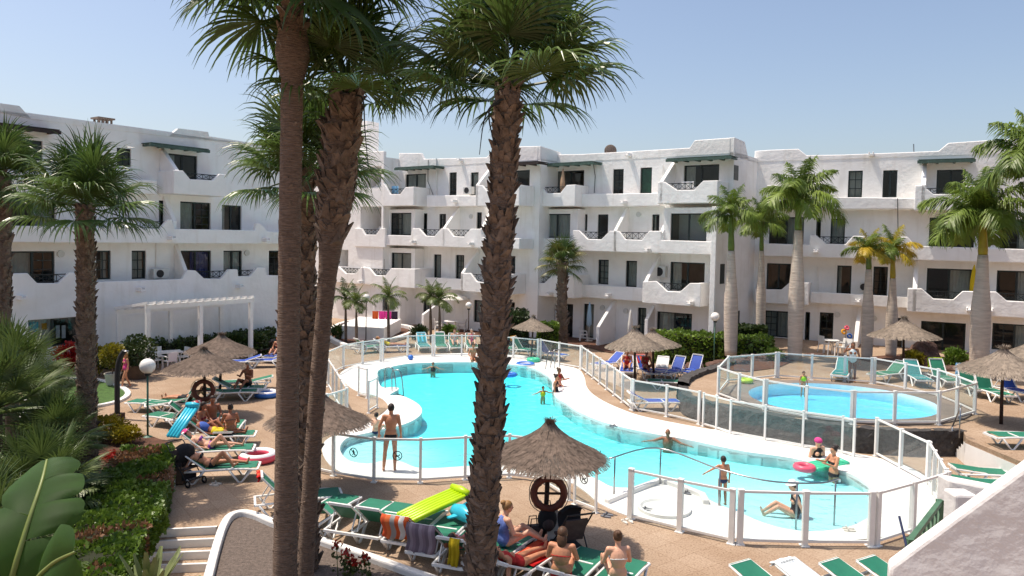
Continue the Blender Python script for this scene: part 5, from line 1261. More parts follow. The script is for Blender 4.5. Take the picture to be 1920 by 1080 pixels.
def HL(hx, hy, ang, z0=0.0, zz=.30):        # lounger centre from the pixel of its head end bar
    p = G(hx, hy, z0+zz); return Vector((p.x+.92*math.cos(ang), p.y+.92*math.sin(ang), z0))
NA = R(72)
NEAR = []
for (x, y, bk, lab) in ((566,986,40,'green lounger behind the leaning trunk, leftmost of the near row'), (632,998,42,'green lounger with raised back in the shade of the hidden umbrella'), (684,1006,42,'green lounger with raised back left of the orange towel'),
                        (741,1018,38,'lounger with orange striped towel and lime air mattress'), (788,1039,40,'lounger with the lilac grey towel over its back'), (840,1063,38,'lounger with the yellow cloth left of the middle trunk')):
    NEAR.append(lounger(lab, HL(x,y,NA), NA, bk, group='near row of loungers'))
lounger('green lounger with a red towel left of the tall smooth trunk', HL(478,940,R(20)), R(20), 48)
a3 = R(12)
LY = []
for (x, y, bk, lab) in ((338,880,38,'green lounger lowest of the three with sunbathers at the left'), (340,845,40,'green lounger in the middle of the three with sunbathers at the left'), (352,818,40,'green lounger topmost of the three with sunbathers at the left')):
    LY.append(lounger(lab, HL(x,y,a3), a3, bk, group='loungers with sunbathers'))
lounger('green lounger with raised back behind the globe lamp', G(330,772), R(205), 58)
lounger('green lounger with its foot end left of the globe lamp', G(292,772), R(170), 10)
lounger('white framed lounger draped with clothes right of the globe lamp', G(325,800), R(160), 45, 'sling')
lounger('green lounger right under the thatched umbrella with the lifebuoy', G(372,800), R(15), 40)
lounger('flat green lounger right of the umbrella pole at the left', G(432,750), R(15), 8)
lounger('green lounger of the seated man at the left', G(462,730), R(200), 12)
lounger('green lounger in the shade right of the left umbrella', G(448,742), R(10), 30)
lounger('green lounger with a lying person left of the umbrella pole', G(352,768), R(170), 20)
for i, (x, y, an, bk, m, lab) in enumerate(((448,690,200,18,'sling_dark','blue lounger behind the left umbrellas, left one'), (500,688,190,20,'sling_dark','blue lounger behind the left umbrellas, right one'), (520,676,260,60,'sling_dark','blue lounger of the person in dark red'),
     (693,661,40,40,'sling','green lounger leftmost behind the far fence'), (733,660,20,30,'sling_dark','blue lounger behind the far fence'), (793,657,-75,45,'sling_teal','teal lounger with a blue towel behind the far fence'), (826,657,-80,50,'sling','green lounger with a white towel behind the far fence'), (852,657,-80,45,'sling','green lounger of the left seated couple behind the far fence'), (884,657,-80,45,'sling','green lounger of the person behind the middle trunk'),
     (944,661,-60,40,'sling','lounger with a lime towel right of the middle trunk'), (984,666,-30,55,'sling','lounger with an orange towel right of the middle trunk'), (1032,674,-40,50,'sling_dark','dark blue lounger before the short stout palm'),
     (1140,692,-140,35,'sling_dark','light blue lounger left of the pale umbrella'), (1175,704,-100,40,'sling_dark','blue lounger under the pale umbrella'), (1212,706,-80,45,'sling_dark','blue lounger with a red towel under the pale umbrella'), (1238,707,-110,40,'sling_dark','lounger with a white towel right of the pale umbrella'), (1262,709,-130,55,'sling_dark','blue lounger with high back, left one of the pair by the lava wall'), (1296,707,-130,60,'sling_dark','blue lounger with high back, right one of the pair by the lava wall'),
     (1256,729,175,6,'sling','flat green lounger before the pair of blue ones'), (1225,768,5,25,'sling_dark','blue lounger close behind the slanting glass fence'))):
    lounger(lab, G(x,y), R(an), bk, m)
for i, (x, y, an, bk, m, lab) in enumerate(((1578,712,-120,40,'sling_teal','teal lounger behind the round pool, left one'), (1665,714,-150,35,'sling','green lounger behind the round pool'), (1718,720,-100,45,'sling_teal','teal lounger behind the round pool left of the lime towel'), (1768,722,-95,55,'sling','lounger with the lime towel behind the round pool'),
     (1822,738,-95,62,'sling','lounger with the light blue patterned towel'), (1856,748,-90,65,'sling','green lounger left of the right umbrella pole'), (1906,748,-80,55,'sling_dark','blue and green lounger right of the right umbrella pole'), (1922,838,180,12,'sling','green lounger cut by the right edge above the white steps'))):
    lounger(lab, G(x,y,TZ), R(an), bk, m)
lounger('upper one of the two flat green loungers beside the white steps', G(1862,908), R(-8), 6); lounger('lower one of the two flat green loungers beside the white steps', G(1858,930), R(-8), 6)
for (x, y, lab) in ((1398,1068,'leftmost green lounger at the bottom right'), (1484,1067,'lounger with the white printed towel at the bottom right'), (1566,1065,'green lounger third from left at the bottom right'), (1636,1060,'rightmost green lounger at the bottom right')):
    p = G(x,y,.45); an = R(-60); lounger(lab, Vector((p.x+.86*math.cos(an), p.y+.86*math.sin(an), 0)), an, 14, group='loungers at the bottom right')
for (x, y, lab, an) in ((940,1058,'green lounger with the woman in the blue swimsuit', 60), (985,1085,'green lounger behind the middle trunk with the red towel', 55), (1075,1100,'green lounger of the woman in the red bikini', 60), (1150,1120,'green lounger at the bottom edge right of the pram', 60)):
    lounger(lab, G(x,y), R(an), 25, group='near row of loungers')

# ---- towels: cloth laid over a lounger back
def cloth_mat(name, stripes, axis='X', scale=1.0, rough=.95):
    m = bpy.data.materials.new(name); m.use_nodes = True; n = m.node_tree; L = n.links.new; P = n.nodes['Principled BSDF']; P.inputs['Roughness'].default_value = rough; P.inputs['Specular IOR Level'].default_value = .1
    if len(stripes) == 1: P.inputs['Base Color'].default_value = (*stripes[0],1)
    tc = n.nodes.new('ShaderNodeTexCoord'); sp = n.nodes.new('ShaderNodeSeparateXYZ'); L(tc.outputs['UV'], sp.inputs[0]); fr = n.nodes.new('ShaderNodeMath'); fr.operation = 'FRACT'; mu = n.nodes.new('ShaderNodeMath'); mu.operation = 'MULTIPLY'; mu.inputs[1].default_value = scale
    L(sp.outputs[axis], mu.inputs[0]); L(mu.outputs[0], fr.inputs[0]); rp = n.nodes.new('ShaderNodeValToRGB'); rp.color_ramp.interpolation = 'CONSTANT'; L(fr.outputs[0], rp.inputs[0])
    for i, c in enumerate(stripes):
        e = rp.color_ramp.elements[0] if i == 0 else (rp.color_ramp.elements[1] if i == 1 else rp.color_ramp.elements.new(i/len(stripes)))
        e.position = i/len(stripes); e.color = (*c,1)
    if len(stripes) == 1: rp.color_ramp.elements[1].color = (*stripes[0],1)
    L(rp.outputs[0], P.inputs['Base Color']); nz = n.nodes.new('ShaderNodeTexNoise'); nz.inputs['Scale'].default_value = 60; b = n.nodes.new('ShaderNodeBump'); b.inputs['Strength'].default_value = .3; b.inputs['Distance'].default_value = .01; L(nz.outputs[0], b.inputs['Height']); L(b.outputs[0], P.inputs['Normal'])
    MT[name] = m; return m
cloth_mat('towel_orange', [(.55,.10,.03),(.62,.58,.54),(.5,.09,.03),(.30,.28,.27),(.6,.14,.05),(.5,.08,.03)]); cloth_mat('towel_lilac', [(.23,.17,.21),(.30,.24,.28),(.17,.13,.16)],scale=3); cloth_mat('towel_yellow', [(.5,.36,.02)]); cloth_mat('towel_red', [(.55,.02,.02),(.6,.10,.05)],scale=2)
cloth_mat('towel_white', [(.72,.72,.72)]); cloth_mat('towel_lime', [(.45,.62,.02)]); cloth_mat('towel_blue', [(.22,.48,.72),(.5,.6,.6),(.2,.45,.7)],scale=3); cloth_mat('towel_cyan', [(.10,.5,.65)]); cloth_mat('towel_pink', [(.7,.05,.28),(.7,.2,.12)],scale=1.5); cloth_mat('towel_dark', [(.05,.03,.05),(.2,.04,.06)],scale=3); cloth_mat('towel_print', [(.70,.76,.78)])
cloth_mat('towel_orange2', [(.8,.38,.04)]); cloth_mat('towel_stripe', [(.45,.10,.10),(.6,.55,.5),(.4,.05,.08)],scale=3)
def towel(label, lg, m, back, up=.5, down=.5, wd=.55, seed=0, y0=0.0, seat=False, name='towel'):
    # follows the back of lounger lg from the lying side over the top bar and down behind it (or lies along the seat)
    r = random.Random(seed); a = R(back); hx, hz = -.28, .34; path = []
    if seat:
        for i in range(9): t = i/8; path.append((-.2+1.1*t*up*2, .375-.02*math.sin(t*3)))
    else:
        for i in range(7): t = .74-up*(1-i/6); path.append((hx-math.cos(a)*t-math.sin(a)*.05, hz+math.sin(a)*t+math.cos(a)*.05))
        tx, tz = hx-math.cos(a)*.80, hz+math.sin(a)*.80+.01; path.append((tx, tz))
        for i in range(1,7): path.append((tx-.04-.03*math.sin(i), tz-down*i/6))
    nx = 12; vs = []; uv = []; mb = MB()
    for i, (x, z) in enumerate(path):
        for j in range(nx+1):
            s = j/nx; y = (s-.5)*wd+y0; rip = .022*math.sin(s*14+seed+i*.25)+.012*math.sin(s*31+i*.4)
            k = 0 if seat else max(0,(i-6)/7); vs.append((x-rip*(k+.15), y+.03*math.sin(i*.9+seed)*k, max(.02, z+(.008*math.sin(s*9+i) if seat else 0)+.02*math.sin(s*6+seed)*k))); uv.append((s, i/(len(path)-1)))
    mb.add(vs, [(i*(nx+1)+j,i*(nx+1)+j+1,(i+1)*(nx+1)+j+1,(i+1)*(nx+1)+j) for i in range(len(path)-1) for j in range(nx)])
    me = mb.mesh(name, m, True); ul = me.uv_layers.new()
    for lp in me.loops: ul.data[lp.index].uv = uv[lp.vertex_index]
    o = inst(name, me, None, lg.location, lg.rotation_euler); sm = o.modifiers.new('thick','SOLIDIFY'); sm.thickness = .012
    tag(o, label, 'towel', 'towels on the loungers'); return o
def find(lab): return next(o for o in COL.objects if o.get('label') == lab)
towel('orange and white striped towel hanging over a lounger back', NEAR[3], 'towel_orange', 38, .35, .45, .6, 1)
towel('lilac grey towel hanging over a lounger back', NEAR[4], 'towel_lilac', 40, .3, .55, .6, 2)
towel('yellow cloth hanging on the lounger left of the middle trunk', NEAR[5], 'towel_yellow', 38, .15, .5, .2, 3, -.12)
towel('red towel over the lounger left of the tall smooth trunk', find('green lounger with a red towel left of the tall smooth trunk'), 'towel_red', 48, .2, .12, .5, 4)
towel('lime towel over the lounger behind the round pool', find('lounger with the lime towel behind the round pool'), 'towel_lime', 55, .74, .5, .55, 5)
towel('light blue patterned towel over a lounger at the right', find('lounger with the light blue patterned towel'), 'towel_blue', 62, .7, .5, .58, 6)
towel('orange towel on a lounger behind the far fence', find('lounger with an orange towel right of the middle trunk'), 'towel_orange2', 55, .74, .3, .55, 7)
towel('lime towel on the lounger right of the middle trunk', find('lounger with a lime towel right of the middle trunk'), 'towel_lime', 40, .74, .3, .55, 8)
towel('white towel on the lounger right of the pale umbrella', find('lounger with a white towel right of the pale umbrella'), 'towel_white', 40, .74, .2, .55, 9)
towel('dark red towel on the lounger under the pale umbrella', find('blue lounger with a red towel under the pale umbrella'), 'towel_red', 45, .5, .3, .5, 10)
towel('white printed towel lying on a lounger at the bottom right', find('lounger with the white printed towel at the bottom right'), 'towel_print', 14, .74, .05, .55, 11)
towel('dark patterned towel lying on the leftmost lounger at the bottom right', find('leftmost green lounger at the bottom right'), 'towel_dark', 14, .5, .05, .45, 12, -.05, True)
towel('white towel lying across the third lounger at the bottom right', find('green lounger third from left at the bottom right'), 'towel_white', 14, .5, .05, .5, 13, 0, True)
towel('bright red towel under the legs behind the middle trunk', find('green lounger behind the middle trunk with the red towel'), 'towel_red', 25, .5, .05, .6, 14, 0, True)
towel('blue towel on the teal lounger behind the far fence', find('teal lounger with a blue towel behind the far fence'), 'towel_cyan', 45, .7, .2, .5, 15)
towel('white towel on the green lounger behind the far fence', find('green lounger with a white towel behind the far fence'), 'towel_white', 50, .7, .2, .5, 16)
towel('striped clothes over the white framed lounger at the left', find('white framed lounger draped with clothes right of the globe lamp'), 'towel_stripe', 45, .5, .5, .55, 17)
# print on the white towel
pr = find('white printed towel lying on a lounger at the bottom right'); pm = MB()
Lg = find('lounger with the white printed towel at the bottom right'); a = R(14); x0, z0 = -.28-math.cos(a)*.66-math.sin(a)*.075, .34+math.sin(a)*.66+math.cos(a)*.075
for i, ch in enumerate('IIIIIIIIII'):
    y = -.17+i*.036; pm.box((x0,y,z0), (.05+.012*(i%3),.010,.003)); pm.box((x0+(.02 if i%2 else -.02),y+.011,z0), (.012,.014,.003))
o = pm.build('print', 'signred', pr); 

# ---- lamps
def globe_lamp(label, p, h, r_=.2, pole='pole'):
    root = thing('globe_lamp', label, 'lamp', p, group='globe lamps')
    inst('base', MB().lathe([(.14,0),(.14,.05),(.06,.09)],14).mesh('base',pole), root); inst('post', MB().tube([Vector((0,0,.05)),Vector((0,0,h))],.03,10).mesh('post',pole,True), root)
    inst('collar', MB().lathe([(.09,h-.02),(.09,h+.05),(.06,h+.07)],14).mesh('collar','iron'), root); inst('globe', MB().ball((0,0,h+.04+r_),r_,20,14).mesh('globe','globe',True), root)
MT['lampgreen'] = mat('green_lamp_post', (.05,.13,.09), .5, var=.1)
globe_lamp('globe lamp on a thin green post beside the yellow crotons', G(277,822), 1.95, .23, 'lampgreen'); globe_lamp('globe lamp on a green post before the right hedge', G(1338,692,.0), 2.35, .22, 'lampgreen')
globe_lamp('globe lamp standing among the small palms in the corner', G(686,640), 2.35, .22); globe_lamp('globe lamp right of the white parasol', G(878,640), 1.95, .2)
# ---- outdoor shower post
sp = thing('outdoor_shower', 'black curved outdoor shower post beside the lawn', 'shower', G(220,785), world=True); p = G(220,785)
MB().tube(smooth_open([p, p+U*1.2, p+U*1.75+Vector((.03,0,0)), p+U*2.1+Vector((.12,0,0)), p+U*2.3+Vector((.26,0,0))],5), .085, 12).build('post', 'rubber', sp, smooth=True)
MB().lathe([(.08,0),(.09,.02),(.03,.05)],12,(p+U*2.27+Vector((.3,0,0)))[:]).build('shower_head','steel',sp)
MB().box((p+U*.09)[:], (.36,.36,.18)).build('base','pole',sp,bevel=.02)
# ---- pergola
pg = thing('white_pergola', 'white pergola with slatted top before the left building', 'pergola', G(350,668), world=True)
A_, B_ = FP(277,LB+3.2), FP(470,LB+3.2); PD = FL.n*-2.5; ph = FL.uz(277,566,LB+3.2)[1]-.33; DZ = U*-.4
for i, t in enumerate((0,.48,1)):
    for q in (0,1):
        b_ = A_.lerp(B_,t)+PD*q; MB().box((b_.x,b_.y,(ph-.4*q)/2), (.17,.17,ph-.4*q), R(55)).build('post','white',pg)
for q in (0,1):
    m = MB(); m.bar(A_+PD*q+DZ*q+U*(ph+.1)-(B_-A_)*.02, B_+PD*q+DZ*q+U*(ph+.1)+(B_-A_)*.03, .12, .2); m.build('beam','white',pg)
for i in range(15):
    t = -.01+i*1.03/14; b_ = A_.lerp(B_,t); MB().bar(b_-PD*.06-DZ*.06+U*(ph+.27), b_+PD*1.08+DZ*1.08+U*(ph+.27), .09, .12).build('slat','white',pg)
# ---- plastic chairs and tables
CH = {}
def chair(label, p, rz, group='white plastic chairs', arms=True):
    root = thing('plastic_chair', label, 'chair', p, rz, group)
    if not CH:
        CH['seat'] = MB().box((0,0,.43),(.44,.44,.035)).mesh('seat','plastic')
        CH['back'] = MB().slab([Vector((-.2,-.21,.45)),Vector((.2,-.21,.45)),Vector((.23,-.27,.86)),Vector((-.23,-.27,.86))],(0,-.03,0)).mesh('backrest','plastic')
        CH['leg'] = [MB().bar((x*.2,y*.2,.42),(x*.24,y*.24,0),.045).mesh('leg','plastic') for x in (-1,1) for y in (-1,1)]
        CH['arm'] = [MB().tube([Vector((x*.24,-.24,.64)),Vector((x*.25,.0,.66)),Vector((x*.25,.18,.64)),Vector((x*.24,.22,.43))],.022,6).mesh('armrest','plastic',True) for x in (-1,1)]
    inst('seat',CH['seat'],root); inst('backrest',CH['back'],root)
    for l in CH['leg']: inst('leg',l,root)
    for l in CH['arm']: inst('armrest',l,root)
def table(label, p, rz=0, r_=.45, sq=False):
    root = thing('plastic_table', label, 'table', p, rz, 'white plastic tables')
    inst('top', (MB().box((0,0,.72),(1.3,.8,.04)) if sq else MB().lathe([(r_-.02,.69),(r_,.7),(r_,.725),(r_-.02,.735)],24)).mesh('top','plastic'), root)
    for x in (-1,1):
        for y in (-1,1): inst('leg', MB().bar((x*r_*.5*(2 if sq else 1),y*r_*.6,.7),(x*r_*.65*(2 if sq else 1),y*r_*.7,0),.05).mesh('leg','plastic'), root)
table('white rectangular table under the pergola', FP(312,LB+2.1), R(35), sq=True)
for x, wq, rz, lab in ((292,2.2,-35,'white chair at the left end of the pergola table'),(318,2.9,55,'white chair on the near side of the pergola table'),(341,2.2,145,'white chair at the right end of the pergola table'),(300,1.4,235,'white chair behind the pergola table'),(368,2.4,100,'white chair further right under the pergola'),(402,2.6,20,'white chair behind the thatched umbrellas')): chair(lab, FP(x,LB+wq), R(rz))
table('small round white table on the right patio', G(1557,664,TZ), 0, .4)
for x, y, rz, lab in ((1546,660,-70,'white patio chair left of the small round table'),(1572,666,80,'white patio chair right of the small round table'),(1584,668,120,'white patio chair next to the sloping wall')): chair(lab, G(x,y,TZ), R(rz))
table('white patio table under the far parasol', G(846,622), 0, .5)
for x, y, rz, lab in ((822,622,-80,'white patio chair left of the far table'),(866,622,80,'white patio chair right of the far table'),(1094,640,-90,'white chair on the patio behind the slanting fence')): chair(lab, G(x,y), R(rz))
pt = thing('picnic_table', 'dark wooden picnic table beside the pergola', 'picnic table', FP(497,LB+2.6), R(55)); 
for nm, c, d in (('top',(0,0,.74),(1.7,.72,.05)),('bench',(0,.62,.45),(1.7,.26,.05)),('bench',(0,-.62,.45),(1.7,.26,.05))): inst(nm, MB().box(c,d).mesh(nm,'timber'), pt)
for x in (-.6,.6):
    for s in (-1,1): inst('leg', MB().bar((x,s*.2,.73),(x,s*.6,0),.07).mesh('leg','timber'), pt)
# ---- pots
MT['pot'] = mat('pale_pot', C(196,188,176), .8, var=.1, vscale=4); MT['potbrown'] = mat('brown_planter', C(92,74,60), .9, var=.25, vscale=6)
def pot(label, p, r_, h, m, leafm, lr, seed, trunk=.0, n=700):
    root = thing('potted_plant', label, 'potted plant', p, world=True)
    MB().lathe([(r_*.75,0),(r_,h*.9),(r_*1.06,h*.9),(r_*1.06,h),(r_*.9,h),(r_*.85,h*.85)],18,p[:]).build('pot', m, root)
    r = random.Random(seed); pts = []
    for i in range(n): d = Vector((r.gauss(0,1),r.gauss(0,1),r.gauss(0,1))).normalized(); pts.append((p+Vector((d.x*lr,d.y*lr,h+trunk+lr*.8+d.z*lr*.85))*1.0 if False else p+d*lr*(r.random()**.3)+Vector((0,0,h+trunk+lr*.75)), d))
    leaf_quads(pts, .1, seed).build('foliage', leafm, root, kind='stuff'); MB().tube([p+U*h*.7, p+U*(h+trunk+lr*.6)], .03, 6).build('stem','boots',root)
pot('yellow green ball tree in a white pot behind the shower post', G(211,722), .3, .5, 'pot', 'croton', .5, 1, .35, 1200)
pot('big planter with leafy shrub beside the pergola corner post', FP(258,LB+3.7), .5, .6, 'potbrown', 'hedge_dark', .75, 2, 0, 1500)
pot('dark leafy plant in a pot near the shop window', FP(208,LB+3.0), .3, .45, 'potbrown', 'hedge_dark', .5, 3, .1)
# ---- white box in the corner bed, parasols, drying rack
wb = MB(); q = [G(640,636,0),G(720,641,0),G(752,622,0),G(672,617,0)]; wb.prism([(p.x,p.y) for p in q],0,.85); tag(wb.build('white_plinth','stucco',bevel=.04), 'low white plastered block behind the small palms in the corner', 'plinth')
def parasol(label, p, h, r_, m, closed=False):
    root = thing('parasol', label, 'parasol', p, group='patio parasols'); inst('pole', MB().tube([Vector((0,0,0)),Vector((0,0,h))],.025,8).mesh('pole','white',True), root)
    if closed: inst('canopy', MB().lathe([(.06,h-1.5),(.17,h-1.35),(.15,h-.8),(.08,h-.2),(.02,h+.05)],12,jit=.25).mesh('canopy',m,True), root)
    else: inst('canopy', MB().lathe([(r_,h-.35),(r_*.98,h-.3),(r_*.7,h-.12),(r_*.35,h-.02),(.03,h+.03)],16).mesh('canopy',m,True), root)
    inst('base', MB().lathe([(.25,0),(.25,.05),(.05,.1)],14).mesh('base','pot'), root)
cloth_mat('para_white',[(.75,.72,.66)]); cloth_mat('para_tan',[(.45,.30,.20)]); cloth_mat('para_blue',[(.35,.5,.62)])
parasol('open white parasol on the far patio', G(852,620), 2.45, 1.0, 'para_white')
parasol('closed pale blue parasol on the patio behind the slanting fence', G(1104,640), 2.4, .2, 'para_blue', True); parasol('closed white parasol behind the pale thatched umbrella', G(1181,650), 2.2, .2, 'para_white', True)
u_, z_ = F3.uz(1055,352,1.0); parasol('closed tan parasol on the top floor balcony', F3.P(u_,1.0,z_-.75), 1.9, .2, 'para_tan', True)
u_, z_ = FC.uz(1824,560,.9); parasol('closed yellow parasol on the right balcony', FC.P(u_,.9,z_-.6), 2.3, .2, 'towel_yellow', True)
dr = thing('drying_rack', 'drying rack hung with pink and orange towels in the far corner', 'drying rack', G(722,622), world=True); p = G(722,622)
for s in (-.9,.9):
    MB().bar(p+Vector((s,-.3,0)),p+Vector((s,.1,1.35)),.03).build('leg','white',dr); MB().bar(p+Vector((s,.5,0)),p+Vector((s,.1,1.35)),.03).build('leg','white',dr)
for i in range(4): MB().bar(p+Vector((-.9,-.1+i*.13,1.35)),p+Vector((.9,-.1+i*.13,1.35)),.015).build('wire','white',dr)
for i, m in enumerate(('towel_orange','towel_pink','towel_pink','towel_dark')):
    c = p+Vector((-.62+i*.42,0,1.0)); t = MB(); vs = [(c.x+(j/6-.5)*.4, c.y-.16+.03*math.sin(j*2+i)*k, c.z+.37-.62*k/4) for k in range(5) for j in range(7)]
    t.add(vs,[(k*7+j,k*7+j+1,(k+1)*7+j+1,(k+1)*7+j) for k in range(4) for j in range(6)]); o = t.build('laundry', m, dr, smooth=True)
# ================================================================ people
MT['skin'] = mat('skin', C(192,132,100), .5, var=.14, vscale=7); MT['skin_pale'] = mat('pale_skin', C(216,164,136), .5, var=.12, vscale=7); MT['skin_tan'] = mat('tanned_skin', C(150,94,68), .5, var=.14, vscale=7)
MT['hair_dark'] = mat('dark_hair', C(40,28,24), .6, var=.3, vscale=20); MT['hair_brown'] = mat('brown_hair', C(82,56,38), .6, var=.3, vscale=20); MT['hair_blond'] = mat('fair_hair', C(150,112,70), .6, var=.3, vscale=20); MT['hair_grey'] = mat('grey_hair', C(150,142,135), .6, var=.2, vscale=20)
def clo(n, c): MT[n] = mat(n, c, .8, var=.15, vscale=12)
for n, c in (('c_black',(.012,.012,.016)),('c_red',(.45,.02,.02)),('c_blue',(.04,.10,.38)),('c_navy',(.02,.03,.08)),('c_pink',(.65,.05,.22)),('c_white',(.7,.7,.68)),('c_purple',(.20,.05,.28)),('c_lime',(.35,.6,.04)),('c_yellow',(.65,.5,.02)),('c_wine',(.18,.01,.03)),('c_floral',(.12,.18,.45)),('c_teal',(.02,.3,.3))): clo(n, c)
DG = None
def V3(*a): return Vector(a)
def pose(kind, arms='down', **k):
    J = dict(pel=V3(0,0,.93), wai=V3(0,0,1.08), che=V3(0,-.005,1.27), nec=V3(0,.0,1.45), hea=V3(0,.025,1.60),
        shL=V3(-.175,0,1.40), shR=V3(.175,0,1.40), hiL=V3(-.09,0,.90), hiR=V3(.09,0,.90), knL=V3(-.105,.02,.49), knR=V3(.105,.02,.49), anL=V3(-.11,-.02,.08), anR=V3(.11,-.02,.08), fd=V3(0,1,0))
    if kind == 'walk': J.update(knL=V3(-.1,.16,.52), anL=V3(-.1,.22,.09), knR=V3(.1,-.05,.5), anR=V3(.1,-.24,.10))
    if kind == 'sit':       # seated, knees drawn up a little, legs forward
        J.update(pel=V3(0,0,.10), wai=V3(0,-.03,.25), che=V3(0,-.02,.44), nec=V3(0,.03,.62), hea=V3(0,.07,.77), shL=V3(-.175,.02,.57), shR=V3(.175,.02,.57), hiL=V3(-.09,.04,.09), hiR=V3(.09,.04,.09), knL=V3(-.15,.42,.28), knR=V3(.15,.42,.28), anL=V3(-.12,.72,.06), anR=V3(.12,.72,.06))
    if kind == 'chair':     # feet down to the side
        J.update(pel=V3(0,0,.10), wai=V3(0,-.02,.25), che=V3(0,0,.44), nec=V3(0,.05,.62), hea=V3(0,.09,.77), shL=V3(-.175,.03,.57), shR=V3(.175,.03,.57), hiL=V3(-.09,.04,.09), hiR=V3(.09,.04,.09), knL=V3(-.12,.45,.12), knR=V3(.12,.45,.12), anL=V3(-.12,.50,-.27), anR=V3(.12,.50,-.27))
    if kind in ('recline','knee'):
        J.update(pel=V3(0,0,.10), wai=V3(0,-.14,.14), che=V3(0,-.31,.25), nec=V3(0,-.47,.36), hea=V3(0,-.60,.46), shL=V3(-.175,-.43,.31), shR=V3(.175,-.43,.31), hiL=V3(-.09,.04,.09), hiR=V3(.09,.04,.09), knL=V3(-.11,.46,.11), knR=V3(.11,.46,.11), anL=V3(-.11,.88,.06), anR=V3(.11,.88,.06))
        if kind == 'knee': J.update(knR=V3(.12,.32,.40), anR=V3(.11,.58,.07))
    if kind == 'swim':
        J.update(pel=V3(0,-.2,.75), wai=V3(0,-.12,.9), che=V3(0,-.02,1.08), nec=V3(0,.05,1.25), hea=V3(0,.08,1.4), shL=V3(-.175,.0,1.2), shR=V3(.175,.0,1.2), hiL=V3(-.09,-.22,.73), hiR=V3(.09,-.22,.73), knL=V3(-.12,-.35,.4), knR=V3(.12,-.3,.4), anL=V3(-.12,-.7,.25), anR=V3(.12,-.65,.25))
    sl, sr = J['shL'], J['shR']; f = V3(0,1,0)
    tab = {'down': (V3(-.06,-.02,-.27), V3(-.08,.06,-.51), V3(.06,-.02,-.27), V3(.08,.06,-.51)), 'lap': (V3(-.07,.08,-.25), V3(.02,.28,-.32), V3(.07,.08,-.25), V3(-.02,.28,-.32)),
       'spread': (V3(-.25,.05,-.10), V3(-.5,.08,-.14), V3(.25,.05,-.10), V3(.5,.08,-.14)), 'side': (V3(-.09,-.12,-.24), V3(-.12,-.20,-.48), V3(.09,-.12,-.24), V3(.12,-.20,-.48)),
       'hold': (V3(-.08,.12,-.22), V3(-.02,.36,-.14), V3(.08,.12,-.22), V3(.02,.36,-.14)), 'up': (V3(-.08,-.02,-.26), V3(-.1,.05,-.5), V3(.16,.06,-.12), V3(.05,.12,.10)), 'out': (V3(-.22,.06,-.14), V3(-.42,.1,-.26), V3(.07,.0,-.27), V3(.09,.06,-.5)),
       'body': (V3(-.08,.10,-.16), V3(-.04,.32,-.22), V3(.08,.10,-.16), V3(.04,.32,-.22))}[arms]
    J.update(elL=sl+tab[0], wrL=sl+tab[1], elR=sr+tab[2], wrR=sr+tab[3]); J.update(k); return J
def caps(mb, a, b, ra, rb, n=10):
    mb.ball(a, ra, n, 7); mb.ball(b, rb, n, 7); mb.tube([a,a.lerp(b,.5),b], [ra*.99,(ra+rb)*.5,rb*.99], n)
def obox(mb, a, b, rx, ry):                # ellipsoid along a-b
    d = b-a; q = d.to_track_quat('Z','Y').to_matrix(); X_ = V3(1,0,0); Z_ = d.normalized(); Y_ = Z_.cross(X_).normalized(); X2 = Y_.cross(Z_); Mx = Matrix((X2,Y_,Z_)).transposed()
    mb.ball((a+b)/2, (rx, ry, d.length/2), 14, 10, M=Mx)
def remeshed(mb, name, m, vox, it=4):
    me = mb.mesh(name, m); o = bpy.data.objects.new(name, me); COL.objects.link(o); md = o.modifiers.new('r','REMESH'); md.mode = 'VOXEL'; md.voxel_size = vox; md.use_smooth_shade = True
    s = o.modifiers.new('s','SMOOTH'); s.factor = .5; s.iterations = it
    dg = bpy.context.evaluated_depsgraph_get(); ev = o.evaluated_get(dg); out = bpy.data.meshes.new_from_object(ev); out.name = name
    bpy.data.objects.remove(o); bpy.data.meshes.remove(me)
    if not out.materials: out.materials.append(MT[m])
    out.shade_smooth(); return out
def body_parts(J, g=0.0, fem=False):
    mb = MB(); hip = .165 if fem else .15
    obox(mb, J['pel']-V3(0,0,.0)+(J['pel']-J['wai']).normalized()*.11, J['wai'].lerp(J['pel'],.1)+(J['wai']-J['pel']).normalized()*.05, hip+g, .115+g)
    return mb
def torso(mb, J, g=0.0, fem=False, lo=True, hi=True):
    up = (J['nec']-J['che']).normalized(); dn = (J['pel']-J['wai']).normalized(); mid = J['wai']
    if lo: obox(mb, J['pel']+dn*.13, J['wai']+(-dn)*.06, (.170 if fem else .152)+g, .118+g)
    obox(mb, J['wai']+dn*.13, J['che']+(J['che']-J['wai']).normalized()*.06, (.128 if fem else .138)+g, .095+g)
    if hi: obox(mb, J['che']-up*.20, J['nec']+up*.005, .165+g, .108+g)
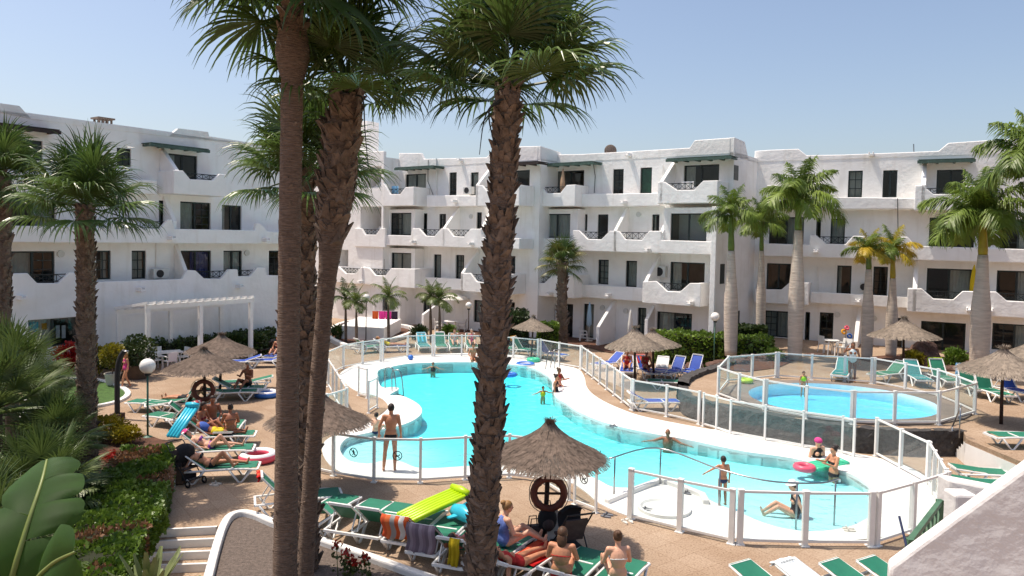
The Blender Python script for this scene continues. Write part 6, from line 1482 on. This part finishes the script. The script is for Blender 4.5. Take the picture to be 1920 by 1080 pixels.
def person(label, p, rz, J, h=1.7, skin='skin', hair='hair_dark', hstyle='short', fem=False, wear=(), vox=.014, group=None, hat=None, child=False, thick=1.0):
    root = thing('person', label, 'person', p, rz, group); s = h/1.72; root.scale = (s*thick, s*thick, s) if thick != 1 else (s,s,s)
    mb = MB(); torso(mb, J, 0, fem)
    caps(mb, J['nec']-(J['nec']-J['che'])*.25, J['hea']-(J['hea']-J['nec'])*.35, .058, .052)
    hd = (J['hea']-J['nec']).normalized(); hs = 1.12 if child else 1.0; H = J['hea']
    F_ = J['fd']-hd*J['fd'].dot(hd); F_.normalize(); X_ = F_.cross(hd); HM = Matrix((X_,F_,hd)).transposed()
    mb.ball(H, (.076*hs,.094*hs,.112*hs), 16, 12, M=HM); mb.ball(H-hd*.055*hs+F_*.035*hs, (.052*hs,.055*hs,.055*hs), 12, 8, M=HM)
    mb.ball(H+F_*.098*hs-hd*.018, (.013,.018,.02), 8, 6, M=HM)
    for e in (-1,1): mb.ball(H+X_*.077*hs*e-hd*.01, (.010,.022,.03), 8, 6, M=HM)
    for S in 'LR':
        caps(mb, J['sh'+S], J['el'+S], .054, .040); caps(mb, J['el'+S], J['wr'+S], .040, .027)
        caps(mb, J['che'].lerp(J['nec'],.55), J['sh'+S], .07, .056)
        d = (J['wr'+S]-J['el'+S]).normalized(); sd = d.cross(V3(0,0,1)); sd = sd.normalized() if sd.length > .1 else V3(1,0,0); w = J['wr'+S]; nn = sd.cross(d)
        mb.ball(w+d*.05, (.034,.034,.034), 8, 6); caps(mb, w, w+d*.075, .026, .03, 8)
        for q, (o_, l_) in enumerate(((-.03,.06),(-.01,.075),(.01,.07),(.03,.055))): caps(mb, w+d*.085+sd*o_, w+d*(.085+l_)+sd*o_*1.25-nn*.012, .0105, .009, 6)
        caps(mb, w+d*.03+sd*.03*(1 if S == 'L' else -1), w+d*.075+sd*.06*(1 if S == 'L' else -1), .012, .010, 6)
        caps(mb, J['hi'+S], J['kn'+S], .086, .056); caps(mb, J['kn'+S], J['kn'+S].lerp(J['an'+S],.35), .055, .056); caps(mb, J['kn'+S].lerp(J['an'+S],.35), J['an'+S], .056, .036)
        a = J['an'+S]; sh = (a-J['kn'+S]).normalized(); ft = J['fd']-sh*J['fd'].dot(sh); 
        if abs(sh.y) > .8: ft = V3(0,.25,1)
        ft.normalize(); caps(mb, a+sh*.03-ft*.03, a+sh*.045+ft*.12, .038, .028, 8)
    if fem:
        up = (J['nec']-J['che']).normalized(); fr = J['fd']-up*J['fd'].dot(up); fr.normalize()
        for e in (-1,1): mb.ball(J['che']+fr*.085+V3(.075*e,0,0)-up*.015, (.062,.055,.06), 10, 8)
    inst('body', remeshed(mb, 'body', skin, vox), root)
    for e in (-1,1): inst('eye', MB().ball(H+F_*.088*hs+X_*.030*e*hs+hd*.012, .010, 8, 6).mesh('eye','c_black',True), root)
    inst('mouth', MB().ball(H+F_*.088*hs-hd*.062*hs, (.022,.007,.007), 8, 6, M=HM).mesh('mouth','c_wine',True), root)
    hm = MB()
    if hstyle != 'bald':
        hm.ball(H+hd*.022*hs-F_*.018*hs, (.086*hs,.098*hs,.108*hs), 16, 12, M=HM)
        if hstyle == 'bun': hm.ball(H-F_*.115+hd*.075, .05, 10, 8)
        if hstyle == 'pony': hm.tube([H-F_*.10+hd*.05, H-F_*.17-hd*.02, H-F_*.14-hd*.16], [.035,.04,.012], 8)
        if hstyle == 'long': hm.ball(H-F_*.055-hd*.10, (.085,.055,.15), 12, 10, M=HM)
        if hstyle in ('short','bun','pony','long'):
            # cut away the face side
            fc = H+F_*.062*hs; keep = []
            hm.v = [tuple(Vector(v)-F_*max(0,(Vector(v)-H).dot(F_)-(.030 if (Vector(v)-H).dot(hd) < .055 else .075))*1.0) for v in hm.v]
        inst('hair', hm.mesh('hair', hair, True), root)
    if hat:
        q = MB().lathe([(.17,0),(.165,.012),(.10,.02),(.095,.07),(.06,.10),(.01,.105)],20) if hat[0] == 'brim' else MB().ball((0,0,.0),(.096,.112,.10),16,10)
        o = inst('hat', q.mesh('hat',hat[1],True), root, H+hd*(.055 if hat[0] == 'brim' else .035)-F_*.01); o.rotation_mode = 'QUATERNION'; o.rotation_quaternion = HM.to_quaternion()
    for (nm, kind, m) in wear:
        c = MB(); g = .012
        if kind == 'trunks':
            dn = (J['pel']-J['wai']).normalized(); obox(c, J['pel']+dn*.14, J['pel']-dn*.12, .166+g, .13+g)
            for S in 'LR': caps(c, J['hi'+S], J['hi'+S].lerp(J['kn'+S],.5), .098, .088)
        elif kind == 'brief':
            dn = (J['pel']-J['wai']).normalized(); obox(c, J['pel']+dn*.15, J['pel']-dn*.075, (.176 if fem else .16)+g, .126+g)
        elif kind == 'top':
            up = (J['nec']-J['che']).normalized(); fr = J['fd']-up*J['fd'].dot(up); fr.normalize(); A2 = J['che']-up*.03; pts = []
            for i in range(17): a = 2*math.pi*i/16; pts.append(A2+V3(1,0,0)*math.cos(a)*.160+fr*math.sin(a)*(.112 if math.sin(a) > 0 else .104))
            c.tube(pts, .017, 6)
            for e in (-1,1): c.ball(A2+fr*.095+V3(.075*e,0,0), (.066,.055,.062), 10, 8)
        elif kind == 'suit': torso(c, J, g*.7, fem); c.v = [v for v in c.v]
        elif kind == 'vest': up = (J['nec']-J['che']).normalized(); obox(c, J['wai']-up*.04, J['nec']-up*.02, .19, .145)
        inst(nm, remeshed(c, nm, m, .016, 5), root)
    return root
def onbed(px, py, z=0.0): return G(px, py, z)
BR = [('swim_trunks','trunks','c_black')]; 
def BK(m): return [('bikini_bottom','brief',m),('bikini_top','top',m)]
def SU(m): return [('swimsuit','suit',m)]
# --- at and in the large pool
person('man in dark swim trunks standing with his back to us at the near pool edge', G(732,882,.03), R(8), pose('stand','down', anL=V3(-.17,-.02,.08), knL=V3(-.14,.02,.49), wrL=V3(-.30,.08,.93), elL=V3(-.29,-.03,1.15)), 1.80, 'skin', 'hair_dark', wear=[('swim_trunks','brief','c_black')], vox=.011)
WB = -.95
def water(label, x, y, rz, arms='spread', h=1.7, dz=-1.0, kind='stand', **k): p = G(x,y,WZ); return person(label, V3(p.x,p.y,WZ+dz), R(rz), pose(kind,arms), h, **k)
water('bald man leaning at the pool rim with both arms spread', 1252, 826, 160, 'spread', 1.75, -1.36, hstyle='bald', skin='skin_tan')
water('woman in a pink bathing cap and black swimsuit in the pool', 1532, 862, 200, 'down', 1.68, -1.02, fem=True, skin='skin_pale', hat=('cap','c_pink'), hstyle='bald', wear=SU('c_black'), thick=1.15)
water('woman with dark bun and black bikini beside the green air mattress', 1563, 888, 100, 'hold', 1.66, -.88, fem=True, skin='skin', hstyle='bun', wear=BK('c_black'))
person('child standing in the shallow water with one arm out', G(1354,948,-.16), R(10), pose('stand','out'), 1.22, 'skin', 'hair_dark', 'short', wear=[('swim_trunks','brief','c_navy')], child=True, vox=.012)
pw = G(1490,962,-.14); person('woman with a white cap and black swimsuit sitting in the shallow water', V3(pw.x,pw.y,-.24), R(80), pose('sit','side'), 1.68, 'skin_pale', 'hair_brown', 'short', True, SU('c_black'), hat=('brim','c_white'))
water('child in black swim shirt near the far pool rim', 812, 690, 180, 'spread', 1.2, -.93, child=True, wear=[('swim_shirt','vest','c_black')])
person('person sitting on the far pool rim behind the middle trunk', G(887,676,.03), R(190), pose('chair','lap'), 1.7, 'skin', 'hair_brown')
water('child in a yellow float vest in the pool at the right rim', 1018, 737, 200, 'spread', 1.1, -.82, child=True, wear=[('float_vest','vest','c_yellow')])
water('woman with dark hair standing in the pool beside the child in yellow', 1042, 738, 250, 'out', 1.66, -.85, fem=True, hstyle='bun', wear=SU('c_black'))
water('woman in a red swimsuit standing at the right pool rim', 1047, 728, 230, 'hold', 1.66, -.78, fem=True, hstyle='bun', skin='skin_tan', hair='hair_brown', wear=SU('c_red'))
person('child sitting with its back to us at the pool edge beside the standing man', G(704,812,-.02), R(-20), pose('sit','lap'), 1.25, 'skin_pale', 'hair_dark', child=True, wear=[('swim_trunks','brief','c_navy')])
person('girl in a light swimsuit walking past the shower post', G(236,727), R(140), pose('walk','down'), 1.42, 'skin', 'hair_blond', 'long', True, SU('c_pink'), child=True)
pk_ = G(1506,728,TZ); person('child in a lime vest standing in the round pool', V3(pk_.x,pk_.y,TZ-.35), R(180), pose('stand','down'), 1.0, 'skin', 'hair_dark', child=True, wear=[('float_vest','vest','c_lime')])
person('woman in white standing behind the round pool', G(1597,716,TZ), R(160), pose('stand','up'), 1.62, 'skin_tan', 'hair_brown', 'long', True, SU('c_white'))
# --- on the loungers; seat height .37
def bed(label, lg, dx, kind, arms, m=None, flip=0, **k):
    c = math.cos(lg.rotation_euler[2]); s = math.sin(lg.rotation_euler[2]); p = lg.location+V3(c*dx,s*dx,.33); return person(label, p, lg.rotation_euler[2]-math.pi/2+flip, pose(kind,arms), **k)
bed('sunbather with knee up and black bikini on the lowest left lounger', LY[0], -.2, 'knee', 'side', h=1.66, skin='skin', hair='hair_dark', hstyle='long', fem=True, wear=BK('c_black'))
bed('sunbather with a bright pink sun hat on the middle left lounger', LY[1], -.2, 'knee', 'body', h=1.64, skin='skin_pale', hair='hair_brown', fem=True, wear=BK('c_purple'), hat=('brim','c_pink'))
bed('sunbather in a blue top lying on the topmost left lounger', LY[2], -.2, 'recline', 'body', h=1.7, skin='skin_tan', hair='hair_brown', hstyle='short', wear=[('shirt','vest','c_blue'),('shorts','trunks','c_yellow')])
person('woman in a black bikini sitting with her back to us near the left umbrella', G(432,812,.36), R(20), pose('sit','lap'), 1.66, 'skin_tan', 'hair_dark', 'bun', True, BK('c_black'))
lounger('green lounger under the woman in the black bikini near the left umbrella', G(430,822), R(100), 8)
person('tanned man sitting sideways in front of the left lifebuoy', G(398,795,.36), R(-150), pose('chair','lap'), 1.75, 'skin_tan', 'hair_dark', wear=[('swim_trunks','trunks','c_navy')])
person('woman with long dark hair sitting on a lounger at the left', G(378,806,.36), R(-100), pose('sit','lap'), 1.66, 'skin_tan', 'hair_dark', 'long', True, BK('c_wine'))
person('man sitting upright on a lounger behind the left umbrella pole', G(465,722,.36), R(170), pose('sit','hold'), 1.75, 'skin_tan', 'hair_grey', wear=BR)
person('sunbather lying left of the left umbrella pole', find('green lounger with a lying person left of the umbrella pole').location+V3(0,0,.33), R(80), pose('recline','side'), 1.72, 'skin', 'hair_dark', wear=BR)
person('person in dark red reclining on a blue lounger behind the left umbrellas', find('blue lounger of the person in dark red').location+V3(0,.15,.33), R(170), pose('sit','lap'), 1.68, 'skin', 'hair_brown', 'short', True, [('dress','suit','c_wine')])
for i, (lab, nm, sk, cl, ha) in enumerate((('green lounger of the left seated couple behind the far fence','person sitting in the far row left of the middle trunk','skin_pale','c_white','hair_brown'),('green lounger of the person behind the middle trunk','person in pink sitting in the far row next to the middle trunk','skin_pale','c_pink','hair_grey'),('blue lounger under the pale umbrella','woman sitting under the pale umbrella on a blue lounger','skin','c_red','hair_brown'),('blue lounger with a red towel under the pale umbrella','person sitting beside the red towel under the pale umbrella','skin_tan','c_red','hair_dark'),('blue lounger behind the far fence','person in yellow lying on the blue lounger behind the far fence','skin','c_yellow','hair_blond'))):
    l = find(lab); bed(nm, l, -.12, 'sit' if i != 4 else 'recline', 'lap', h=1.68, skin=sk, hair=ha, fem=True, wear=SU(cl))
# --- near people at the bottom
person('woman in a blue floral swimsuit sitting right of the middle trunk', G(944,1022,.36), R(-70), pose('sit','lap'), 1.66, 'skin_pale', 'hair_blond', 'bun', True, SU('c_floral'), vox=.012, thick=1.12)
lr_ = find('green lounger behind the middle trunk with the red towel')
person('sunbather in red with legs stretched out right of the middle trunk', lr_.location+V3(-.15,-.25,.34), R(-42), pose('recline','side'), 1.7, 'skin', 'hair_dark', 'short', True, SU('c_red'), vox=.012)
person('woman in a red bikini sitting with her back to us at the bottom', G(1052,1082,.36), R(-12), pose('sit','lap'), 1.68, 'skin', 'hair_brown', 'long', True, BK('c_red'), vox=.011, thick=1.1)
person('woman with tied up hair and white bikini seated with her back to us', G(1158,1088,.36), R(6), pose('sit','lap'), 1.66, 'skin_pale', 'hair_brown', 'bun', True, BK('c_white'), vox=.011)
bed('sunbather partly hidden by the middle trunk on the lounger with the yellow cloth', NEAR[5], -.15, 'knee', 'body', h=1.66, skin='skin_tan', hair='hair_dark', fem=True, wear=BK('c_pink'))
# ================================================================ small things
MT['buoy'] = mat('red_brown_lifebuoy', C(104,54,42), .6, var=.25, vscale=3); MT['rope'] = mat('pale_rope', C(196,182,160), .9, var=.2)
def lifebuoy(label, p, rz, r_=.31):
    root = thing('lifebuoy', label, 'lifebuoy', p, rz, 'lifebuoys'); Mx = Matrix.Rotation(R(90),3,'X')
    inst('ring', MB().torus((0,0,0),r_,.075,28,10,M=Mx).mesh('ring','buoy',True), root)
    for i in range(4):
        a = i*math.pi/2+.8; inst('band', MB().torus((math.cos(a)*r_,0,math.sin(a)*r_),.08,.012,14,6,M=Matrix.Rotation(-a,3,'Y')@Matrix.Rotation(R(90),3,'X')@Matrix.Rotation(R(0),3,'Z')).mesh('band','rope',True), root)
    pts = [Vector((math.cos(i*math.pi/12)*(r_+.085+.03*abs(math.sin(i*math.pi/6))),0,math.sin(i*math.pi/12)*(r_+.085+.03*abs(math.sin(i*math.pi/6))))) for i in range(25)]; inst('rope', MB().tube(pts,.01,6).mesh('rope','rope',True), root)
    inst('bracket', MB().bar((-r_,.0,0),(r_,.0,0),.04).mesh('bracket','pole'), root)
lifebuoy('lifebuoy hanging on the pole of the near thatched umbrella', U1.location+V3(.07,-.14,1.12), 0)
lifebuoy('lifebuoy hanging on the pole of the left thatched umbrella', U3.location+V3(0,-.16,.95), R(10))
# bags and clothes
MT['bag'] = mat('dark_bag', C(70,60,60), .85, var=.3, vscale=8); MT['blackcloth'] = mat('black_cloth', (.015,.015,.018), .9, var=.3)
def tote(label, p, rz, w_, d_, h_, m, cat='bag'):
    root = thing('tote_bag', label, cat, p, rz, 'bags by the loungers')
    inst('bag_body', MB().slab([V3(-w_/2,-d_/2,0),V3(w_/2,-d_/2,0),V3(w_/2,d_/2,0),V3(-w_/2,d_/2,0)],(0,0,h_)).mesh('bag_body',m), root).modifiers.new('b','BEVEL').width = .04
    for s in (-1,1): inst('strap', MB().tube([V3(-w_*.25,s*d_*.4,h_-.02),V3(-w_*.2,s*d_*.4,h_+.16),V3(w_*.2,s*d_*.4,h_+.16),V3(w_*.25,s*d_*.4,h_-.02)],.012,6).mesh('strap','blackcloth',True), root)
tote('grey brown beach bag standing left of the near umbrella pole', G(1000,1022), R(15), .38, .2, .42, 'bag')
tote('tan paper bag standing by the hedge end at the left', G(335,908), R(0), .3, .18, .42, 'potbrown')
hg = thing('backpack', 'black bag hanging on the near umbrella pole below the lifebuoy', 'bag', U1.location+V3(.05,-.12,.48))
inst('bag_body', MB().ball((0,0,.1),(.2,.12,.26),14,10).mesh('bag_body','blackcloth',True), hg); inst('pocket', MB().ball((.02,-.09,.02),(.12,.06,.13),12,8).mesh('pocket','bag',True), hg); inst('strap', MB().tube([V3(-.08,.02,.28),V3(-.05,.07,.46),V3(.05,.07,.46),V3(.08,.02,.28)],.012,6).mesh('strap','blackcloth',True), hg)
bb = thing('bodyboard', 'white board leaning on the near umbrella pole', 'board', G(1030,1000), world=True); p = U1.location+V3(.17,-.14,.0)
MB().slab([p+V3(-.10,0,.12),p+V3(.08,0,.12),p+V3(.11,.0,.3),p+V3(.11,.05,.72),p+V3(.06,.06,.86),p+V3(-.04,.06,.86),p+V3(-.11,.05,.72),p+V3(-.12,0,.3)],(0,.03,0)).build('deck_pad','ac',bb,bevel=.012)
MB().slab([p+V3(-.02,-.001,.0),p+V3(.02,-.001,.0),p+V3(.02,-.001,.119),p+V3(-.02,-.001,.119)],(0,.03,0)).build('tail','ac',bb)
# prams
def pram(label, p, rz, s=1.0):
    root = thing('pram', label, 'pram', p, rz, 'prams'); root.scale = (s,s,s)
    for x in (-.25,.25):
        inst('side_frame', MB().tube([V3(x,-.42,.10),V3(x,.05,.55),V3(x,.42,1.0),V3(x,.5,1.03)],.015,6).mesh('side_frame','rubber',True), root); inst('side_frame', MB().tube([V3(x,.36,.10),V3(x,.02,.52)],.015,6).mesh('side_frame','rubber',True), root)
    inst('handle', MB().tube([V3(-.25,.5,1.03),V3(0,.53,1.04),V3(.25,.5,1.03)],.018,6).mesh('handle','rubber',True), root)
    inst('seat', MB().slab([V3(-.22,-.25,.42),V3(.22,-.25,.42),V3(.22,.05,.38),V3(.22,.25,.85),V3(-.22,.25,.85),V3(-.22,.05,.38)][:3]+[V3(-.22,.05,.38)],(0,0,.04)).mesh('seat','bag'), root)
    inst('backrest', MB().slab([V3(-.22,.05,.40),V3(.22,.05,.40),V3(.22,.27,.86),V3(-.22,.27,.86)],(0,.03,-.01)).mesh('backrest','bag'), root)
    m = MB(); n = 8; vs = []
    for i in range(n+1):
        a = R(-15+125*i/n)
        for j in range(9): b = -1+j/4; vs.append(V3(b*.24, .16-math.cos(a-.6)*.34*(1-.18*b*b)+.05, .68+math.sin(a-.1)*.36*(1-.25*b*b)))
    m.add(vs,[(i*9+j,i*9+j+1,(i+1)*9+j+1,(i+1)*9+j) for i in range(n) for j in range(8)]); inst('hood', m.mesh('hood','blackcloth',True), root)
    inst('basket', MB().box((0,.05,.2),(.4,.45,.14)).mesh('basket','blackcloth'), root)
    for x in (-.25,.25):
        for y in (-.42,.36): w_ = inst('wheel', MB().torus((x,y,.10),.08,.022,18,8,M=Matrix.Rotation(R(90),3,'Y')).mesh('wheel','rubber',True), root); inst('hub', MB().ball((x,y,.1),(.03,.035,.035),8,6).mesh('hub','ac',True), w_)
    inst('footrest', MB().box((0,-.42,.2),(.4,.12,.03)).mesh('footrest','rubber'), root)
pram('black pram parked right of the near umbrella pole', G(1068,1048), R(-160), 1.05)
pram('black pram parked at the end of the clipped hedge', G(348,905), R(60), .95)
# inflatables
MT['lime'] = mat('lime_vinyl', (.42,.62,.01), .35, var=.05); MT['aqua'] = mat('aqua_vinyl', (.02,.45,.60), .3, var=.08); MT['pinkv'] = mat('pink_vinyl', (.75,.10,.16), .35, var=.05); MT['whitev'] = mat('white_vinyl', (.75,.72,.72), .35); MT['greenv'] = mat('mint_vinyl', (.05,.5,.30), .35, var=.05); MT['bluev'] = mat('blue_vinyl', (.03,.16,.55), .35); MT['purplev'] = mat('purple_vinyl', (.35,.05,.5), .35)
def mattress(label, c, rz, tilt, L_, W_, m, n=6):
    root = thing('air_mattress', label, 'air mattress', c, rz, 'inflatables'); root.rotation_euler = (0, tilt, rz)
    for i in range(n):
        y = (i-(n-1)/2)*W_/n; inst('air_tube', MB().tube([V3(-L_/2,y,0),V3(-L_/2+.04,y,0),V3(0,y,.01),V3(L_/2-.04,y,0),V3(L_/2,y,0)],[.01,W_/n*.56,W_/n*.58,W_/n*.56,.01],8).mesh('air_tube',m,True), root)
    inst('pillow', MB().tube([V3(L_/2-.02,-W_/2,.05),V3(L_/2-.02,0,.06),V3(L_/2-.02,W_/2,.05)],[.07,.09,.07],8).mesh('pillow',m,True), root)
lp = NEAR[3].location; mattress('lime green air mattress lying on the near loungers', lp+V3(.32,.35,.62), R(40), R(-10), 1.5, .6, 'lime')
mattress('cyan air mattress leaning on the left loungers', G(343,790,.9), R(75), R(-38), 1.15, .4, 'aqua', 4)
def ringfloat(label, p, r_, t_, m, m2=None, tilt=(0,0,0)):
    root = thing('swim_ring', label, 'swim ring', p, group='inflatables'); root.rotation_euler = tilt
    inst('ring', MB().torus((0,0,t_),r_,t_,28,12).mesh('ring',m,True), root)
    if m2: inst('icing', MB().torus((0,0,t_+.025),r_*1.0,t_*.88,28,12).mesh('icing',m2,True), root)
ringfloat('pink and white doughnut swim ring beside the left loungers', G(484,864), .40, .13, 'pinkv', 'whitev')
pf = G(1508,882,WZ); ringfloat('small pink swim ring floating beside the green mattress', pf, .22, .09, 'pinkv')
mattress('mint green air mattress floating between the two women', G(1525,876,WZ)+V3(.35,.05,.06), R(25), 0, 1.2, .6, 'greenv', 5)
ringfloat('pale blue swim ring lying by the green loungers right of the left umbrella', G(500,744), .35, .12, 'bluev', 'whitev')
ringfloat('purple swim ring on the grass before the pergola', FP(350,LB+4.0)+V3(0,0,.12), .3, .12, 'purplev', None, (R(50),0,0))
dl = thing('inflatable_dolphin', 'aqua inflatable animal lying right of the lime mattress', 'inflatable', NEAR[4].location+V3(.45,.55,.42), R(-50), 'inflatables')
inst('body', MB().tube([V3(-.5,0,.05),V3(-.3,0,.12),V3(0,0,.16),V3(.3,0,.12),V3(.55,0,.02)],[.03,.14,.18,.12,.02],12).mesh('body','aqua',True), dl)
for s in (-1,1): inst('fin', MB().slab([V3(.05,s*.12,.12),V3(-.1,s*.3,.06),V3(-.2,s*.3,.05),V3(-.12,s*.12,.12)],(0,0,.03)).mesh('fin','aqua'), dl)
inst('tail_fin', MB().slab([V3(.5,0,.02),V3(.72,.16,.05),V3(.64,0,.03),V3(.72,-.16,.05)],(0,0,.03)).mesh('tail_fin','aqua'), dl)
inst('back_fin', MB().slab([V3(-.1,-.012,.3),V3(.1,-.012,.3),V3(.12,-.012,.44)],(0,.024,0)).mesh('back_fin','aqua'), dl)
ringfloat('aqua swim ring beside the woman in the blue swimsuit', G(968,1010,.2), .17, .06, 'aqua', None, (R(70),0,R(20)))
ball = tag(MB().ball(G(770,670,.16),.14,14,10).build('beach_ball','bluev',smooth=True), 'blue ball on the far pool rim', 'ball')
ringfloat('clear patterned swim ring floating at the far right of the pool', G(985,688,WZ), .38, .11, 'whitev', 'bluev'); ringfloat('green swim ring lying on the far pool rim', G(1000,678,.03), .25, .1, 'greenv')
ringfloat('blue swim ring floating right of the middle trunk', G(955,706,WZ), .28, .09, 'bluev'); ringfloat('lime swim toy on the rim of the round pool', G(1398,718,TZ+.05), .2, .09, 'lime'); 
# footwear
MT['shoe'] = mat('grey_shoe', C(110,112,118), .7, var=.2); MT['shoe_w'] = mat('pale_shoe', C(206,200,190), .7, var=.1)
def sandals(label, p, rz, m):
    root = thing('sandals', label, 'sandals', p, rz, 'sandals around the pool')
    for s in (-1,1):
        o = inst('sandal', MB().slab([V3(s*.07+.045*math.cos(a)*(1+.15*math.sin(a)), .13*math.sin(a), .0) for a in [2*math.pi*i/14 for i in range(14)]],(0,0,.03)).mesh('sandal',m), root)
        inst('strap', MB().tube([V3(s*.07-.045,.03,.03),V3(s*.07,.05,.075),V3(s*.07+.045,.03,.03)],.012,6).mesh('strap',m,True), o)
for x, y, rz, m, z, lab in ((1138,968,60,'shoe',0,'grey shoes lying outside the pool gate'),(1176,979,20,'shoe_w',0,'pair of pale sandals by the first near fence post'),(1212,957,70,'shoe',.03,'dark sandals inside the near fence by the foot bath'),(1592,994,80,'shoe_w',.03,'pale sandals on the coping at the shallow end'),(404,909,80,'shoe_w',0,'pale shoes in front of the lowest left lounger'),(1150,800,30,'shoe',.03,'sandals on the coping at the right pool rim'),(1290,925,50,'shoe',.03,'dark sandals beside the handrail')): sandals(lab, G(x,y,z), R(rz), m)
# foot bath inside the near fence
fbt = thing('foot_bath', 'shallow white foot bath inside the near fence', 'foot bath', G(1245,955), world=True); c = G(1245,955,.03)
rim = MB().lathe([(.62,0),(.62,.07),(.55,.07),(.5,.025),(.02,.02)],30,(c.x,c.y,.03)); rim.build('bowl','white_stone',fbt)
MB().lathe([(.51,.045),(.5,.047)],30,(c.x,c.y,.03)).build('water','water2',fbt)
# shop front details and balcony clutter
sw = thing('shop_display', 'bright display posters inside the shop window at the left', 'display', FL.P(0,LB,0), world=True)
for (x0,y0,x1,y1,m) in ((56,604,72,622,'towel_cyan'),(75,606,88,618,'towel_orange2'),(105,610,112,634,'towel_white'),(116,610,123,634,'towel_white')):
    a, b, c_, d = FL.rect(x0,y0,x1,y1,LB-.25); m_ = MB(); FL.box(m_, a, c_, LB-.27, LB-.25, b, d); m_.build('poster', m, sw)
pt_ = thing('bamboo_barrier', 'thin horizontal wooden rail before the shop', 'barrier', G(110,690), world=True); a, b = G(66,686)+U*.95, G(150,680)+U*1.0
MB().bar(a,b,.06).build('rail','straw_light',pt_)
for p in (a,a.lerp(b,.5),b): MB().bar(V3(p.x,p.y,0),p,.05).build('post','pole',pt_)
u_, z_ = F1.uz(692,490,1.4); a, b, c_, d = F1.rect(680,485,716,501,1.6); m_ = MB(); F1.box(m_,a,c_,1.35,1.38,b-.5,d); tag(m_.build('reed_screen','straw_light'), 'reed screen standing on the balcony in the corner', 'screen')
# own balcony: sloping wing wall close to the camera, and the neighbour's balcony below
ow = thing('balcony_wing_wall', 'sloping plastered wing wall close by in the lower right corner', 'wall', (2.3,2.5,0), world=True)
Aw, Bw = AT(1668,1064,4.2), AT(1960,850,3.93); dw = Bw-Aw; Cw = Aw+dw*3.2; dn_ = Vector((-dw.y,dw.x,0)).normalized()*-.13
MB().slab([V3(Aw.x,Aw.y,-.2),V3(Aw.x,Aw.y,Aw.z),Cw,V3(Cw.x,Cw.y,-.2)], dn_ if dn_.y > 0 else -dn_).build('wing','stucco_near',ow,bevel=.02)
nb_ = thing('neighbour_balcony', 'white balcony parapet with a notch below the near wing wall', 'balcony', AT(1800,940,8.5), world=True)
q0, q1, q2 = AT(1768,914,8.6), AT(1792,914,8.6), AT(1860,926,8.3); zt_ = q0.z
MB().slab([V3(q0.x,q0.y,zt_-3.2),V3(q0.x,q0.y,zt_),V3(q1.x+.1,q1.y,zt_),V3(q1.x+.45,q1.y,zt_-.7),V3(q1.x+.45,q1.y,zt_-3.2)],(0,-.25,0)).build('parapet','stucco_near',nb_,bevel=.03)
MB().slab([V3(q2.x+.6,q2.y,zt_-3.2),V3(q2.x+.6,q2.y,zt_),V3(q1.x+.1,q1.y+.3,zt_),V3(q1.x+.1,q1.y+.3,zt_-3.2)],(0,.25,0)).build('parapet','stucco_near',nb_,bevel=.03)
MT['rail_green'] = mat('green_railing_paint', (.07,.16,.09), .5, var=.2)
gr = AT(1762,942,8.2); gl = AT(1706,1016,6.6); gr_ = thing('green_railing', 'green wooden balcony railing below the near wing wall', 'railing', gl, world=True)
MB().bar(gl,gr,.05,.05).build('handrail','rail_green',gr_); MB().bar(gl-U*.45,gr-U*.45,.045,.04).build('bottom_rail','rail_green',gr_)
for i in range(7):
    p, p2 = gl.lerp(gr,i/7), gl.lerp(gr,(i+1)/7); MB().bar(p-U*.42,p2-U*.04,.022).build('brace','rail_green',gr_); MB().bar(p2-U*.42,p2-U*.04,.022).build('baluster','rail_green',gr_)
for p in (gl,gr): MB().bar(p-U*p.z,p+U*.03,.06).build('post','rail_green',gr_)
bpz = thing('blue_pole', 'thin blue pole leaning beside the green railing', 'pole', AT(1702,1032,6.2), world=True); MB().tube([AT(1702,1034,6.2),AT(1686,968,6.4)],.011,8).build('shaft','c_navy',bpz); MB().tube([AT(1702,1034,6.2)-U*AT(1702,1034,6.2).z,AT(1702,1033,6.2)],.011,8).build('lower_shaft','c_navy',bpz)
# drip hose on the left, climbing clothes on balconies
for (f, x, y, w_, m, lab) in ((F1,741,358,1.2,'towel_blue','pale blue laundry on the top balcony by the stair block'),(F3,1290,352,1.25,'towel_white','white laundry on the top right balcony of the middle building')):
    u_, z_ = f.uz(x,y,w_); mm = MB(); vs = [f.P(u_-.35+.7*j/8, w_+.03*math.sin(j*1.7), z_+.35-.7*k/4) for k in range(5) for j in range(9)]
    mm.add(vs,[(k*9+j,k*9+j+1,(k+1)*9+j+1,(k+1)*9+j) for k in range(4) for j in range(8)]); tag(mm.build('laundry',m,smooth=True), lab, 'laundry')

bt = thing('beach_toys', 'bundle of bright inflatables hanging beside the right patio chairs', 'beach toys', G(1582,650,TZ), world=True); p = G(1584,655,TZ)
MB().tube([p, p+U*1.3], .02, 6).build('stand','steel',bt)
for i, m in enumerate(('pinkv','towel_orange2','bluev')):
    r = random.Random(300+i); MB().torus(p+V3(r.uniform(-.25,.25),r.uniform(-.12,.12),1.15-.22*i), r.uniform(.09,.12), .05, 16, 8, M=Matrix.Rotation(r.uniform(.8,1.6),3,'X')).build('swim_toy', m, bt, smooth=True)
